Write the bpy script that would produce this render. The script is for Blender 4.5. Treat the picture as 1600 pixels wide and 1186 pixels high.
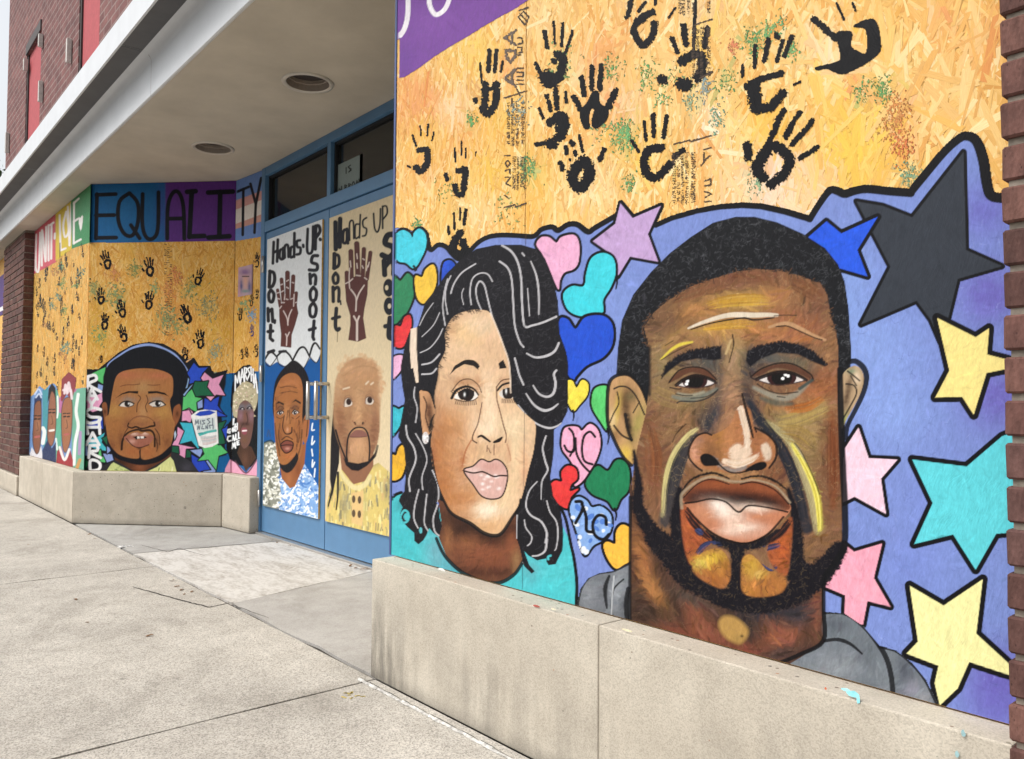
import bpy, math, random
import numpy as np
from mathutils import Vector

random.seed(7); rng = np.random.default_rng(7)
scene = bpy.context.scene
for o in list(bpy.data.objects): bpy.data.objects.remove(o, do_unlink=True)
COL = scene.collection

# ------------------------------------------------------------------ camera
FPX = 1250.0                      # focal length in pixels of a 1600 px wide frame
CAMH = 0.93
yaw, pitch, roll = np.radians([40.306, 1.883, 0.384])
fw = np.array([-np.cos(yaw)*np.cos(pitch), np.sin(yaw)*np.cos(pitch), np.sin(pitch)])
rt = np.array([np.sin(yaw), np.cos(yaw), 0.0]); up = np.cross(rt, fw)
RT = np.cos(roll)*rt+np.sin(roll)*up; UP = -np.sin(roll)*rt+np.cos(roll)*up
CAM = np.array([0, 0, CAMH])
cd = bpy.data.cameras.new('camera'); cam = bpy.data.objects.new('camera', cd); COL.objects.link(cam)
from mathutils import Matrix
cam.matrix_world = Matrix([[RT[i], UP[i], -fw[i], CAM[i]] for i in range(3)]+[[0, 0, 0, 1]])
cd.sensor_width = 36; cd.lens = 36*FPX/1600; cd.clip_start = 0.05; cd.clip_end = 2000
scene.camera = cam

# ------------------------------------------------------------------ sky and light (bright overcast)
SUN_EL, SUN_AZ = 52.0, 205.0
w = bpy.data.worlds.new('World'); scene.world = w; w.use_nodes = True
nt = w.node_tree; nt.nodes.clear()
sky = nt.nodes.new('ShaderNodeTexSky'); sky.sky_type = 'NISHITA'; sky.sun_disc = False
sky.sun_elevation = math.radians(SUN_EL); sky.sun_rotation = math.radians(SUN_AZ)
sky.dust_density = 4.0; sky.air_density = 1.5
hs = nt.nodes.new('ShaderNodeHueSaturation'); hs.inputs['Saturation'].default_value = 0.22
bg = nt.nodes.new('ShaderNodeBackground'); bg.inputs[1].default_value = 0.135
wo = nt.nodes.new('ShaderNodeOutputWorld')
nt.links.new(sky.outputs[0], hs.inputs['Color']); nt.links.new(hs.outputs[0], bg.inputs[0]); nt.links.new(bg.outputs[0], wo.inputs[0])
sd = bpy.data.lights.new('sun', 'SUN'); sd.energy = 1.5; sd.angle = math.radians(24); sd.color = (1.0, 0.965, 0.91)
sun = bpy.data.objects.new('sun', sd); COL.objects.link(sun)
az = math.radians(SUN_AZ)
sdir = Vector((math.sin(az)*math.cos(math.radians(SUN_EL)), math.cos(az)*math.cos(math.radians(SUN_EL)), math.sin(math.radians(SUN_EL))))
sun.rotation_euler = sdir.to_track_quat('Z', 'Y').to_euler(); sun.location = (2, -6, 9)
scene.view_settings.view_transform = 'Standard'; scene.view_settings.look = 'None'
scene.view_settings.exposure = 0.56; scene.view_settings.gamma = 1.0
scene.render.engine = 'CYCLES'; scene.cycles.max_bounces = 6

# ------------------------------------------------------------------ pixel <-> place
def ray(x, y): return fw+RT*(x-800)/FPX-UP*(y-593)/FPX
def on_ground(x, y, z=0.0):
    d = ray(x, y); return CAM+d*((z-CAMH)/d[2])
def on_plane(x, y, P0, e):
    n = np.array([-e[1], e[0], 0.0]); d = ray(x, y)
    return CAM+d*((n@(np.array([P0[0], P0[1], 0])-CAM*[1, 1, 0]))/(n@d))
def onY(x, y, Y): return on_plane(x, y, (0, Y), (1, 0))
def proj(P):
    d = np.asarray(P)-CAM; z = d@fw
    return 800+FPX*(d@RT)/z, 593-FPX*(d@UP)/z

# ------------------------------------------------------------------ helpers
def srgb(h):
    if not isinstance(h, str): return np.array(h, float)
    c = np.array([int(h[i:i+2], 16) for i in (0, 2, 4)])/255.0
    return np.where(c <= 0.04045, c/12.92, ((c+0.055)/1.055)**2.4)
def empty(name, loc=(0, 0, 0)):
    o = bpy.data.objects.new(name, None); o.location = loc; o.empty_display_size = 0.2; COL.objects.link(o); return o
def tag(o, label=None, cat=None, group=None, kind=None):
    if label: o['label'] = label
    if cat: o['category'] = cat
    if group: o['group'] = group
    if kind: o['kind'] = kind
    return o
def wloc(o):
    v = Vector((0, 0, 0))
    while o is not None: v += o.location; o = o.parent
    return v
class MB:
    """collects quads and builds ONE mesh object"""
    def __init__(s): s.v = []; s.f = []; s.c = []
    def quad(s, *p):
        i = len(s.v); s.v += [tuple(q) for q in p]; s.f.append(tuple(range(i, i+len(p))))
    def box(s, a, b):
        x0, y0, z0 = a; x1, y1, z1 = b
        i = len(s.v)
        s.v += [(x0,y0,z0),(x1,y0,z0),(x1,y1,z0),(x0,y1,z0),(x0,y0,z1),(x1,y0,z1),(x1,y1,z1),(x0,y1,z1)]
        s.f += [tuple(i+k for k in f) for f in ((0,3,2,1),(4,5,6,7),(0,1,5,4),(1,2,6,5),(2,3,7,6),(3,0,4,7))]
        return s
    def obox(s, P, Q, d, z0, z1):
        """upright slab: plan line P->Q (outer face), thickness d to the left of P->Q"""
        P = np.array(P, float); Q = np.array(Q, float); e = (Q-P)/np.linalg.norm(Q-P); n = np.array([-e[1], e[0]])*d
        pl = [P, Q, Q+n, P+n]; return s.prism(pl, z0, z1)
    def prism(s, pl, z0, z1):
        n = len(pl); i = len(s.v)
        s.v += [(p[0], p[1], z0) for p in pl]+[(p[0], p[1], z1) for p in pl]
        s.f.append(tuple(i+k for k in reversed(range(n)))); s.f.append(tuple(i+n+k for k in range(n)))
        for k in range(n): s.f.append((i+k, i+(k+1) % n, i+n+(k+1) % n, i+n+k))
        return s
    def tube(s, pts, r, n=10, cap=True):
        pts = [Vector(p) for p in pts]; rings = []
        rr = r if hasattr(r, '__len__') else [r]*len(pts)
        for k, p in enumerate(pts):
            t = (pts[min(k+1, len(pts)-1)]-pts[max(k-1, 0)]).normalized()
            a = t.orthogonal().normalized() if k == 0 else (a-t*a.dot(t)).normalized()
            b = t.cross(a); i = len(s.v); rings.append(i)
            for q in range(n):
                an = 2*math.pi*q/n; s.v.append(tuple(p+(a*math.cos(an)+b*math.sin(an))*rr[k]))
        for i, j in zip(rings, rings[1:]):
            for q in range(n): s.f.append((i+q, i+(q+1) % n, j+(q+1) % n, j+q))
        if cap: s.f.append(tuple(rings[0]+q for q in reversed(range(n)))); s.f.append(tuple(rings[-1]+q for q in range(n)))
        return s
    def lathe(s, c, prof, n=32):
        rings = []
        for r, z in prof:
            rings.append(len(s.v))
            for q in range(n):
                a = 2*math.pi*q/n; s.v.append((c[0]+r*math.cos(a), c[1]+r*math.sin(a), c[2]+z))
        for i, j in zip(rings, rings[1:]):
            for q in range(n): s.f.append((i+q, i+(q+1) % n, j+(q+1) % n, j+q))
        return s
    def build(s, name, mat, parent=None, bevel=0, smooth=False, seg=2):
        me = bpy.data.meshes.new(name); o = bpy.data.objects.new(name, me); COL.objects.link(o)
        off = Vector((0, 0, 0))
        if parent is not None: o.parent = parent; off = wloc(parent)
        else:
            a = np.array(s.v); off = Vector(((a[:, 0].min()+a[:, 0].max())/2, (a[:, 1].min()+a[:, 1].max())/2, a[:, 2].min())); o.location = off
        me.from_pydata([(v[0]-off.x, v[1]-off.y, v[2]-off.z) for v in s.v], [], s.f); me.update()
        me.materials.append(mat)
        if bevel:
            m = o.modifiers.new('bevel', 'BEVEL'); m.width = bevel; m.segments = seg; m.limit_method = 'ANGLE'
        if smooth:
            for p in me.polygons: p.use_smooth = True
        return o

# ------------------------------------------------------------------ materials
def newmat(name, rough=0.6, spec=0.4, metal=0.0, col=(0.5, 0.5, 0.5)):
    m = bpy.data.materials.new(name); m.use_nodes = True; n = m.node_tree
    b = n.nodes['Principled BSDF']; b.inputs['Roughness'].default_value = rough; b.inputs['Metallic'].default_value = metal
    b.inputs['Specular IOR Level'].default_value = spec; b.inputs['Base Color'].default_value = (*col, 1)
    return m, n, b
def N(n, t, **k):
    x = n.nodes.new(t)
    for a, v in k.items():
        if a in x.inputs: x.inputs[a].default_value = v
        else: setattr(x, a, v)
    return x
def L(n, a, b): n.links.new(a, b)
def ramp(n, fac, stops):
    r = N(n, 'ShaderNodeValToRGB'); e = r.color_ramp.elements
    while len(e) < len(stops): e.new(0.5)
    for q, (p, c) in zip(e, stops): q.position = p; q.color = (*c, 1) if len(c) == 3 else c
    L(n, fac, r.inputs[0]); return r.outputs[0]
def mixc(n, fac, a, b, mode='MIX'):
    m = N(n, 'ShaderNodeMix', data_type='RGBA', blend_type=mode)
    for s_, v in ((m.inputs[0], fac), (m.inputs[6], a), (m.inputs[7], b)):
        if isinstance(v, (int, float)): s_.default_value = v
        elif isinstance(v, (tuple, list, np.ndarray)): s_.default_value = (*v, 1) if len(v) == 3 else v
        else: L(n, v, s_)
    return m.outputs[2]
def mapping(n, vec, scale=(1, 1, 1), rot=(0, 0, 0)):
    m = N(n, 'ShaderNodeMapping'); m.inputs['Scale'].default_value = scale; m.inputs['Rotation'].default_value = rot; L(n, vec, m.inputs[0]); return m.outputs[0]
def noise(n, vec, scale, det=4, rough=0.55, dist=0.0):
    x = N(n, 'ShaderNodeTexNoise'); x.inputs['Scale'].default_value = scale; x.inputs['Detail'].default_value = det; x.inputs['Roughness'].default_value = rough; x.inputs['Distortion'].default_value = dist
    if vec is not None: L(n, vec, x.inputs['Vector'])
    return x.outputs['Fac']
def voro(n, vec, scale, feat='F1', out='Distance', rnd=1.0):
    x = N(n, 'ShaderNodeTexVoronoi'); x.feature = feat; x.inputs['Scale'].default_value = scale; x.inputs['Randomness'].default_value = rnd; L(n, vec, x.inputs['Vector']); return x.outputs[out]
def bump(n, b, h, st=0.3, dist=0.002):
    x = N(n, 'ShaderNodeBump'); x.inputs['Strength'].default_value = st; x.inputs['Distance'].default_value = dist
    L(n, h, x.inputs['Height']); L(n, x.outputs[0], b.inputs['Normal']); return x
def math_(n, op, a, b=0.0):
    m = N(n, 'ShaderNodeMath', operation=op)
    for s_, v in ((m.inputs[0], a), (m.inputs[1], b)):
        if isinstance(v, (int, float)): s_.default_value = v
        else: L(n, v, s_)
    return m.outputs[0]
def geopos(n): return N(n, 'ShaderNodeNewGeometry').outputs['Position']

def strand_height(n, vec):
    wv = N(n, 'ShaderNodeTexNoise'); wv.inputs['Scale'].default_value = 9.0; wv.inputs['Detail'].default_value = 1; L(n, vec, wv.inputs['Vector'])
    v2 = mixc(n, 0.04, vec, wv.outputs['Color'], 'LINEAR_LIGHT')
    a = voro(n, mapping(n, v2, (75, 17, 1), (0, 0, 0.3)), 1.0, out='Color')
    c = noise(n, mapping(n, v2, (330, 50, 1), (0, 0, -0.3)), 1.0, 2)
    sa = N(n, 'ShaderNodeSeparateColor'); L(n, a, sa.inputs[0])
    return math_(n, 'ADD', math_(n, 'MULTIPLY', sa.outputs[0], 0.7), math_(n, 'MULTIPLY', c, 0.7))
def m_paint(name='mural_paint', rough=0.52, st=0.5):
    m, n, b = newmat(name, rough, 0.13)
    at = N(n, 'ShaderNodeAttribute', attribute_name='Col'); uv = N(n, 'ShaderNodeAttribute', attribute_name='wuv')
    v = noise(n, mapping(n, uv.outputs['Vector'], (90, 35, 1), (0, 0, 0.3)), 1.0, 4, 0.6)
    v2 = noise(n, mapping(n, uv.outputs['Vector'], (420, 120, 1), (0, 0, -0.25)), 1.0, 3, 0.6)
    vv = math_(n, 'ADD', math_(n, 'MULTIPLY', v, 0.6), math_(n, 'MULTIPLY', v2, 0.4))
    f = ramp(n, vv, [(0.3, (0.84, 0.84, 0.84)), (0.7, (1.12, 1.12, 1.12))])
    L(n, mixc(n, 1.0, at.outputs['Color'], f, 'MULTIPLY'), b.inputs['Base Color'])
    h = strand_height(n, uv.outputs['Vector'])
    bump(n, b, h, st, 0.0020)
    r = ramp(n, v, [(0.3, (rough-0.12,)*3), (0.7, (rough+0.12,)*3)]); L(n, r, b.inputs['Roughness'])
    return m
def m_strand():
    m, n, b = newmat('wood_strand', 0.62, 0.3)
    at = N(n, 'ShaderNodeAttribute', attribute_name='Col'); uv = N(n, 'ShaderNodeAttribute', attribute_name='wuv')
    g = noise(n, mapping(n, uv.outputs['Vector'], (700, 45, 1)), 1.0, 3, 0.6)
    f = ramp(n, g, [(0.3, (0.86, 0.83, 0.77)), (0.65, (1.07, 1.07, 1.07))])
    L(n, mixc(n, 1.0, at.outputs['Color'], f, 'MULTIPLY'), b.inputs['Base Color']); bump(n, b, g, 0.4, 0.0008)
    return m
def m_concrete(name, c1, c2, speck=0.35, sc=260, grime=0.0, chips=False, stain=0.0):
    m, n, b = newmat(name, 0.85, 0.25)
    p = geopos(n)
    big = noise(n, p, 1.1, 5, 0.6, 0.4); mid = noise(n, p, 9.0, 5, 0.65)
    c = mixc(n, ramp(n, big, [(0.35, (0, 0, 0)), (0.68, (1, 1, 1))]), c1, c2)
    f = ramp(n, mid, [(0.3, (0.88, 0.87, 0.86)), (0.7, (1.07, 1.07, 1.07))]); c = mixc(n, 1.0, c, f, 'MULTIPLY')
    vc = voro(n, p, sc, out='Color'); sp = N(n, 'ShaderNodeSeparateColor'); L(n, vc, sp.inputs[0])
    f2 = ramp(n, sp.outputs[0], [(0.0, (1-speck,)*3), (0.5, (1.0,)*3), (1.0, (1+speck*0.6,)*3)]); c = mixc(n, 1.0, c, f2, 'MULTIPLY')
    if chips:
        vd = voro(n, p, 75, out='Distance'); vcol = voro(n, p, 75, out='Color'); s3 = N(n, 'ShaderNodeSeparateColor'); L(n, vcol, s3.inputs[0])
        mask = math_(n, 'MULTIPLY', math_(n, 'LESS_THAN', vd, math_(n, 'MULTIPLY', s3.outputs[2], 0.32)), math_(n, 'GREATER_THAN', s3.outputs[1], 0.8))
        cc = ramp(n, s3.outputs[0], [(0.0, (0.05, 0.06, 0.06)), (0.35, (0.16, 0.10, 0.07)), (0.55, (0.42, 0.20, 0.12)), (0.8, (0.10, 0.17, 0.14)), (1.0, (0.05, 0.05, 0.05))])
        c = mixc(n, math_(n, 'MULTIPLY', mask, 0.75), c, cc)
    if grime:
        # soot rising from the foot of the stone, in vertical runs
        st = noise(n, mapping(n, p, (16, 16, 2.2)), 1.0, 5, 0.65); sep = N(n, 'ShaderNodeSeparateXYZ'); L(n, p, sep.inputs[0])
        bl = noise(n, mapping(n, p, (1.6, 1.6, 1.2)), 1.0, 2)
        g = math_(n, 'MULTIPLY', ramp(n, st, [(0.36, (0, 0, 0)), (0.58, (1, 1, 1))]), ramp(n, sep.outputs[2], [(0.0, (1, 1, 1)), (0.16, (.7, .7, .7)), (0.38, (0.0, 0.0, 0.0))]))
        g = math_(n, 'MULTIPLY', g, math_(n, 'MAXIMUM', ramp(n, bl, [(0.45, (0.05, 0.05, 0.05)), (0.66, (0.8, 0.8, 0.8))]), ramp(n, math_(n, 'ADD', sep.outputs[0], 3.0), [(0.57, (1, 1, 1)), (0.95, (0, 0, 0))])))
        c = mixc(n, math_(n, 'MULTIPLY', g, grime), c, (0.055, 0.05, 0.045))
        ft = math_(n, 'MULTIPLY', ramp(n, sep.outputs[2], [(0.0, (1, 1, 1)), (0.05, (0, 0, 0))]), ramp(n, mid, [(0.3, (0.2, 0.2, 0.2)), (0.6, (1, 1, 1))])); c = mixc(n, math_(n, 'MULTIPLY', ft, 0.55), c, (0.07, 0.062, 0.052))
    if stain:
        sn = noise(n, p, 1.7, 7, 0.72, 0.8); c = mixc(n, math_(n, 'MULTIPLY', ramp(n, sn, [(0.48, (0, 0, 0)), (0.70, (1, 1, 1))]), stain), c, (0.13, 0.115, 0.095))
        gv = voro(n, p, 3.1, out='Distance'); gm = ramp(n, math_(n, 'ADD', gv, math_(n, 'MULTIPLY', mid, 0.05)), [(0.055, (1, 1, 1)), (0.075, (0, 0, 0))]); c = mixc(n, math_(n, 'MULTIPLY', gm, 0.5), c, (0.10, 0.095, 0.085))
    L(n, c, b.inputs['Base Color'])
    bump(n, b, math_(n, 'ADD', math_(n, 'MULTIPLY', sp.outputs[0], 0.5), mid), 0.35, 0.0025)
    return m
def m_brick():
    m, n, b = newmat('brick', 0.8, 0.25)
    oi = N(n, 'ShaderNodeObjectInfo'); p = geopos(n)
    c = ramp(n, oi.outputs['Random'], [(0.0, (0.085, 0.042, 0.036)), (0.35, (0.128, 0.060, 0.050)), (0.7, (0.155, 0.075, 0.060)), (1.0, (0.108, 0.056, 0.050))])
    g = noise(n, mapping(n, p, (60, 60, 22)), 1.0, 5, 0.7); c = mixc(n, 1.0, c, ramp(n, g, [(0.33, (0.62, 0.6, 0.6)), (0.66, (1.2, 1.2, 1.2))]), 'MULTIPLY')
    pit = voro(n, mapping(n, p, (170, 170, 90)), 1.0); pm = ramp(n, pit, [(0.10, (0.35, 0.33, 0.33)), (0.24, (1, 1, 1))])
    sc = noise(n, p, 14, 2); c = mixc(n, ramp(n, sc, [(0.45, (0, 0, 0)), (0.6, (1, 1, 1))]), c, mixc(n, 1.0, c, pm, 'MULTIPLY'))
    L(n, c, b.inputs['Base Color']); bump(n, b, math_(n, 'ADD', math_(n, 'MULTIPLY', pit, 0.6), g), 0.6, 0.003)
    return m
def m_plain(name, col, rough=0.5, spec=0.4, metal=0.0, var=0.1, sc=18.0, bst=0.1):
    m, n, b = newmat(name, rough, spec, metal)
    p = geopos(n); v = noise(n, p, sc, 5, 0.6)
    c = mixc(n, 1.0, tuple(col), ramp(n, v, [(0.3, (1-var,)*3), (0.7, (1+var,)*3)]), 'MULTIPLY'); L(n, c, b.inputs['Base Color'])
    bump(n, b, noise(n, p, sc*6, 3), bst, 0.001)
    return m
# ------------------------------------------------------------------ mural painting: vertex-coloured paint skins on the boards
TILES = dict(A=(600,0,4), B=(960,0,4), C=(1200,200,4), D=(600,296,4), E=(600,560,4), F=(600,760,4), G=(940,320,4), H=(940,540,4), I=(940,740,4),
             J=(1200,440,4), K=(1200,660,4), L=(1200,890,4), M=(120,520,8), N=(120,610,8), O=(260,540,10.667), P=(260,640,10.667), Q=(30,560,6.05),
             R=(400,330,5.391), S=(400,530,3.95), U=(500,540,3.826), Z=(0,260,3.81), Y=(1240,0,2.472), p=(0,0,1))
def T(s):
    out = []; t = None
    for k in s.split():
        if k in TILES: t = TILES[k]; continue
        x, y = k.split(','); out.append((t[0]+float(x)/t[2], t[1]+float(y)/t[2]))
    return np.array(out)
def curve(P, closed=True, n=5):
    m = len(P); out = []
    if m < 3: return P
    for i in range(m if closed else m-1):
        g = (lambda k: P[k % m]) if closed else (lambda k: P[min(max(k, 0), m-1)])
        a, b, c, d = g(i-1), g(i), g(i+1), g(i+2)
        for j in range(n):
            t = j/n
            out.append(0.5*((2*b)+(c-a)*t+(2*a-5*b+4*c-d)*t*t+(3*b-a-3*c+d)*t**3))
    if not closed: out.append(P[-1])
    return np.array(out)
_tab = rng.random((256, 256)).astype(np.float32)
def vnoise(x, y):
    xi = np.floor(x).astype(int); yi = np.floor(y).astype(int); fx = x-xi; fy = y-yi
    fx = fx*fx*(3-2*fx); fy = fy*fy*(3-2*fy); a = xi & 255; b = yi & 255; a1 = (a+1) & 255; b1 = (b+1) & 255
    return (_tab[b, a]*(1-fx)+_tab[b, a1]*fx)*(1-fy)+(_tab[b1, a]*(1-fx)+_tab[b1, a1]*fx)*fy
def fbm(x, y): return 0.55*vnoise(x, y)+0.3*vnoise(x*2.1+7, y*2.1+3)+0.15*vnoise(x*4.3+1, y*4.3+9)
BLACK = '101014'
class Canvas:
    """a rectangular grid lying on an upright wall plane; colours are painted on its points"""
    def __init__(s, P0, P1, z0, z1, nx, nz, gain=0.85, lift=0.0016):
        s.P0 = np.array(P0, float); s.P1 = np.array(P1, float); s.len = np.linalg.norm(s.P1-s.P0); s.e = (s.P1-s.P0)/s.len
        s.n = np.array([s.e[1], -s.e[0]])                       # towards the street
        if s.n[1] > 0: s.n = -s.n
        zm = (z0+z1)/2
        a = proj([*s.P0, zm])[0]; b = proj([*s.P1, zm])[0]
        us = []
        for x in np.linspace(a, b, nx):
            y = 600.0
            Q = on_plane(x, y, s.P0, s.e); us.append((Q[:2]-s.P0)@s.e)
        s.u = np.array(us); s.u[0] = 0; s.u[-1] = s.len; s.z = np.linspace(z0, z1, nz)
        X = s.P0[0]+s.e[0]*s.u; Yv = s.P0[1]+s.e[1]*s.u
        W = np.stack(np.broadcast_arrays(X[None, :], Yv[None, :], s.z[:, None]), -1)
        d = W-CAM; zz = d@fw
        s.PX = (800+FPX*(d@RT)/zz).astype(np.float32); s.PY = (593-FPX*(d@UP)/zz).astype(np.float32)
        s.cx0 = s.PX.min(0); s.cx1 = s.PX.max(0); s.PYr = np.ascontiguousarray(s.PY[::-1].T)
        s.col = np.zeros(s.PX.shape+(3,), np.float32); s.lab = np.zeros(s.PX.shape, np.int32)
        s.parts = [None]; s.gain = gain; s.lift = lift
    def part(s, name, parent=0, label=None, sub=False):
        s.parts.append(dict(name=name, parent=parent, label=label)); return len(s.parts)-1
    def win(s, x0, y0, x1, y1):
        nz, nx = s.PX.shape
        c0 = max(int(np.searchsorted(s.cx1, x0))-1, 0); c1 = min(int(np.searchsorted(s.cx0, x1))+1, nx)
        if c0 >= nx or c1 <= c0: return None
        lo, hi = nz, 0
        for c in (c0, c1-1):
            lo = min(lo, int(np.searchsorted(s.PYr[c], y0))); hi = max(hi, int(np.searchsorted(s.PYr[c], y1)))
        r0, r1 = max(nz-hi-1, 0), min(nz-lo+1, nz)
        if r1-r0 < 1: return None
        return slice(r0, r1), slice(c0, c1)
    def put(s, w, cov, colr, lab, only, alpha):
        cov = cov*alpha
        if only is not None: cov = cov*np.isin(s.lab[w], only)
        L_ = s.lab[w]; c = s.col[w]
        if lab:
            new = (L_ == 0) & (cov > 0.02)
            c[new] = colr if np.ndim(colr) == 1 else colr[new]
            k = cov > 0.5; L_[k] = lab
        else: cov = cov*(L_ > 0)
        c += (colr-c)*cov[..., None]
    def cover_poly(s, w, P, f):
        x = s.PX[w]; y = s.PY[w]; ins = np.zeros(x.shape, bool); Q = np.roll(P, -1, 0)
        d2 = np.full(x.shape, 1e6, np.float32)
        for (ax, ay), (bx, by) in zip(P, Q):
            if abs(ay-by) > 1e-6:
                ins ^= ((ay > y) != (by > y)) & (x < (bx-ax)*(y-ay)/(by-ay)+ax)
        m = f+1
        for (ax, ay), (bx, by) in zip(P, Q):
            v = s.win(min(ax, bx)-m, min(ay, by)-m, max(ax, bx)+m, max(ay, by)+m)
            if v is None: continue
            r0, r1 = max(v[0].start, w[0].start), min(v[0].stop, w[0].stop); c0, c1 = max(v[1].start, w[1].start), min(v[1].stop, w[1].stop)
            if r0 >= r1 or c0 >= c1: continue
            q = (slice(r0, r1), slice(c0, c1)); qq = (slice(r0-w[0].start, r1-w[0].start), slice(c0-w[1].start, c1-w[1].start))
            X = s.PX[q]-ax; Y_ = s.PY[q]-ay; dx, dy = bx-ax, by-ay; l2 = dx*dx+dy*dy+1e-9
            t = np.clip((X*dx+Y_*dy)/l2, 0, 1); dd = (X-t*dx)**2+(Y_-t*dy)**2
            d2[qq] = np.minimum(d2[qq], dd)
        d = np.sqrt(d2); sd = np.where(ins, d, -d)
        return np.clip(sd/f+0.5, 0, 1)
    def fill(s, P, colr, lab=0, f=0.9, a=1.0, smooth=False, only=None, rough=0.0):
        if isinstance(P, str): P = T(P)
        if smooth: P = curve(P)
        w = s.win(P[:, 0].min()-f-2, P[:, 1].min()-f-2, P[:, 0].max()+f+2, P[:, 1].max()+f+2)
        if w is None: return lab
        cov = s.cover_poly(w, P, f)
        if rough: cov = cov*np.clip((fbm(s.PX[w]/2.2+3, s.PY[w]/2.2)-rough)*8, 0, 1)
        s.put(w, cov, srgb(colr).astype(np.float32), lab, only, a); return lab
    def stroke(s, P, wd, colr, a=1.0, lab=0, f=0.9, only=None, smooth=True, closed=False, rough=0.0):
        if isinstance(P, str): P = T(P)
        wds = np.atleast_1d(np.array(wd, float))
        n0 = len(P)
        if len(P) > 2 and smooth: P = curve(P, closed)
        elif closed: P = np.vstack([P, P[:1]])
        if closed and smooth and n0 > 2: P = np.vstack([P, P[:1]])
        R = np.interp(np.linspace(0, 1, len(P)), np.linspace(0, 1, len(wds)), wds)/2
        if not rough and R.max() < 8: R = R*1.12+0.22
        if len(P) == 1: P = np.vstack([P, P+0.1]); R = np.repeat(R, 2)[:2]
        m = R.max()+f+2
        w = s.win(P[:, 0].min()-m, P[:, 1].min()-m, P[:, 0].max()+m, P[:, 1].max()+m)
        if w is None: return lab
        cov = np.zeros(s.PX[w].shape, np.float32)
        rg = fbm(s.PX[w]/2.6+11, s.PY[w]/2.6+5) if rough else None
        for (ax, ay), (bx, by), ra, rb in zip(P, P[1:], R, R[1:]):
            v = s.win(min(ax, bx)-m, min(ay, by)-m, max(ax, bx)+m, max(ay, by)+m)
            if v is None: continue
            r0, r1 = max(v[0].start, w[0].start), min(v[0].stop, w[0].stop); c0, c1 = max(v[1].start, w[1].start), min(v[1].stop, w[1].stop)
            if r0 >= r1 or c0 >= c1: continue
            q = (slice(r0, r1), slice(c0, c1)); qq = (slice(r0-w[0].start, r1-w[0].start), slice(c0-w[1].start, c1-w[1].start))
            X = s.PX[q]-ax; Y_ = s.PY[q]-ay; dx, dy = bx-ax, by-ay; l2 = dx*dx+dy*dy+1e-9
            t = np.clip((X*dx+Y_*dy)/l2, 0, 1); d = np.sqrt((X-t*dx)**2+(Y_-t*dy)**2); r = ra+(rb-ra)*t
            if rough: r = r*(1+rough*2.4*(rg[qq]-0.52))
            cov[qq] = np.maximum(cov[qq], np.clip((r-d)/f+0.5, 0, 1))
        s.put(w, cov, srgb(colr).astype(np.float32), lab, only, a); return lab
    def blob(s, P, rx, ry, colr, a=0.8, ang=0.0, only=None):
        for cx, cy in (T(P) if isinstance(P, str) else P):
            m = 2.2*max(rx, ry); w = s.win(cx-m, cy-m, cx+m, cy+m)
            if w is None: continue
            X = s.PX[w]-cx; Y_ = s.PY[w]-cy; c, q = math.cos(ang), math.sin(ang)
            g = np.exp(-(((X*c+Y_*q)/rx)**2+((-X*q+Y_*c)/ry)**2)*1.2)
            g = np.clip(g*(0.75+0.5*fbm(s.PX[w]/9, s.PY[w]/4)), 0, 1)
            s.put(w, g.astype(np.float32), srgb(colr).astype(np.float32), 0, only, a)
    def ell(s, P, rx, ry, colr, lab=0, f=0.9, a=1.0, only=None, ang=0):
        t = np.linspace(0, 2*math.pi, 28, endpoint=False); c, q = math.cos(ang), math.sin(ang)
        for cx, cy in (T(P) if isinstance(P, str) else P):
            x, y = rx*np.cos(t), ry*np.sin(t)
            s.fill(np.stack([cx+x*c-y*q, cy+x*q+y*c], 1), colr, lab, f, a, only=only)
    def bristle(s, P, width, cols, n=14, a=0.7, only=None, wd=(0.8, 2.2), lab=0):
        """one loaded brush pull: many thin hairs side by side, starting and ending unevenly"""
        P = T(P) if isinstance(P, str) else P
        P = curve(P, False, 8) if len(P) > 2 else P[0]+(P[1]-P[0])*np.linspace(0, 1, 9)[:, None]
        t = np.gradient(P, axis=0); nn = np.stack([-t[:, 1], t[:, 0]], 1)/(np.linalg.norm(t, axis=1)[:, None]+1e-6); m = len(P)
        wid = width*(0.45+0.55*np.sin(np.linspace(0.25, math.pi-0.25, m)))
        for i in range(n):
            o = rng.uniform(-.5, .5); i0 = int(rng.uniform(0, .28)*m); i1 = max(i0+3, int(rng.uniform(.72, 1)*m))
            Q = P[i0:i1]+nn[i0:i1]*(wid[i0:i1, None]*o)+rng.normal(0, .25, (len(P[i0:i1]), 2)); c_ = srgb(cols[rng.integers(0, len(cols))])*rng.uniform(.85, 1.12)
            w_ = rng.uniform(*wd); s.stroke(Q, (w_*.6, w_, w_*.4), np.clip(c_, 0, 1), a*rng.uniform(.5, 1), only=only, smooth=False, lab=lab, f=1.0)
    def desat(s, lab, f, g=1.0):
        m = s.lab == lab; l = (s.col[m]@np.array([.3, .55, .15], np.float32))[:, None]; s.col[m] = (s.col[m]+(l-s.col[m])*f)*g
    def scratch(s, lab, box, n, colr, a=0.5, ln=(5, 18), wd=0.55):
        x0, y0, x1, y1 = box; wd = max(0.08, (wd/2-.22)/1.12*2)
        for i in range(n):
            x, y = rng.uniform(x0, x1), rng.uniform(y0, y1); t = rng.uniform(0, math.pi); l = rng.uniform(*ln); k = rng.normal(0, 0.4)
            P = np.array([[x, y], [x+l*.5*math.cos(t), y+l*.5*math.sin(t)], [x+l*math.cos(t+k), y+l*math.sin(t+k)]])
            s.stroke(P, wd, colr, a*rng.uniform(0.3, 1), only=[lab] if np.isscalar(lab) else lab, smooth=False)
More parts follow.
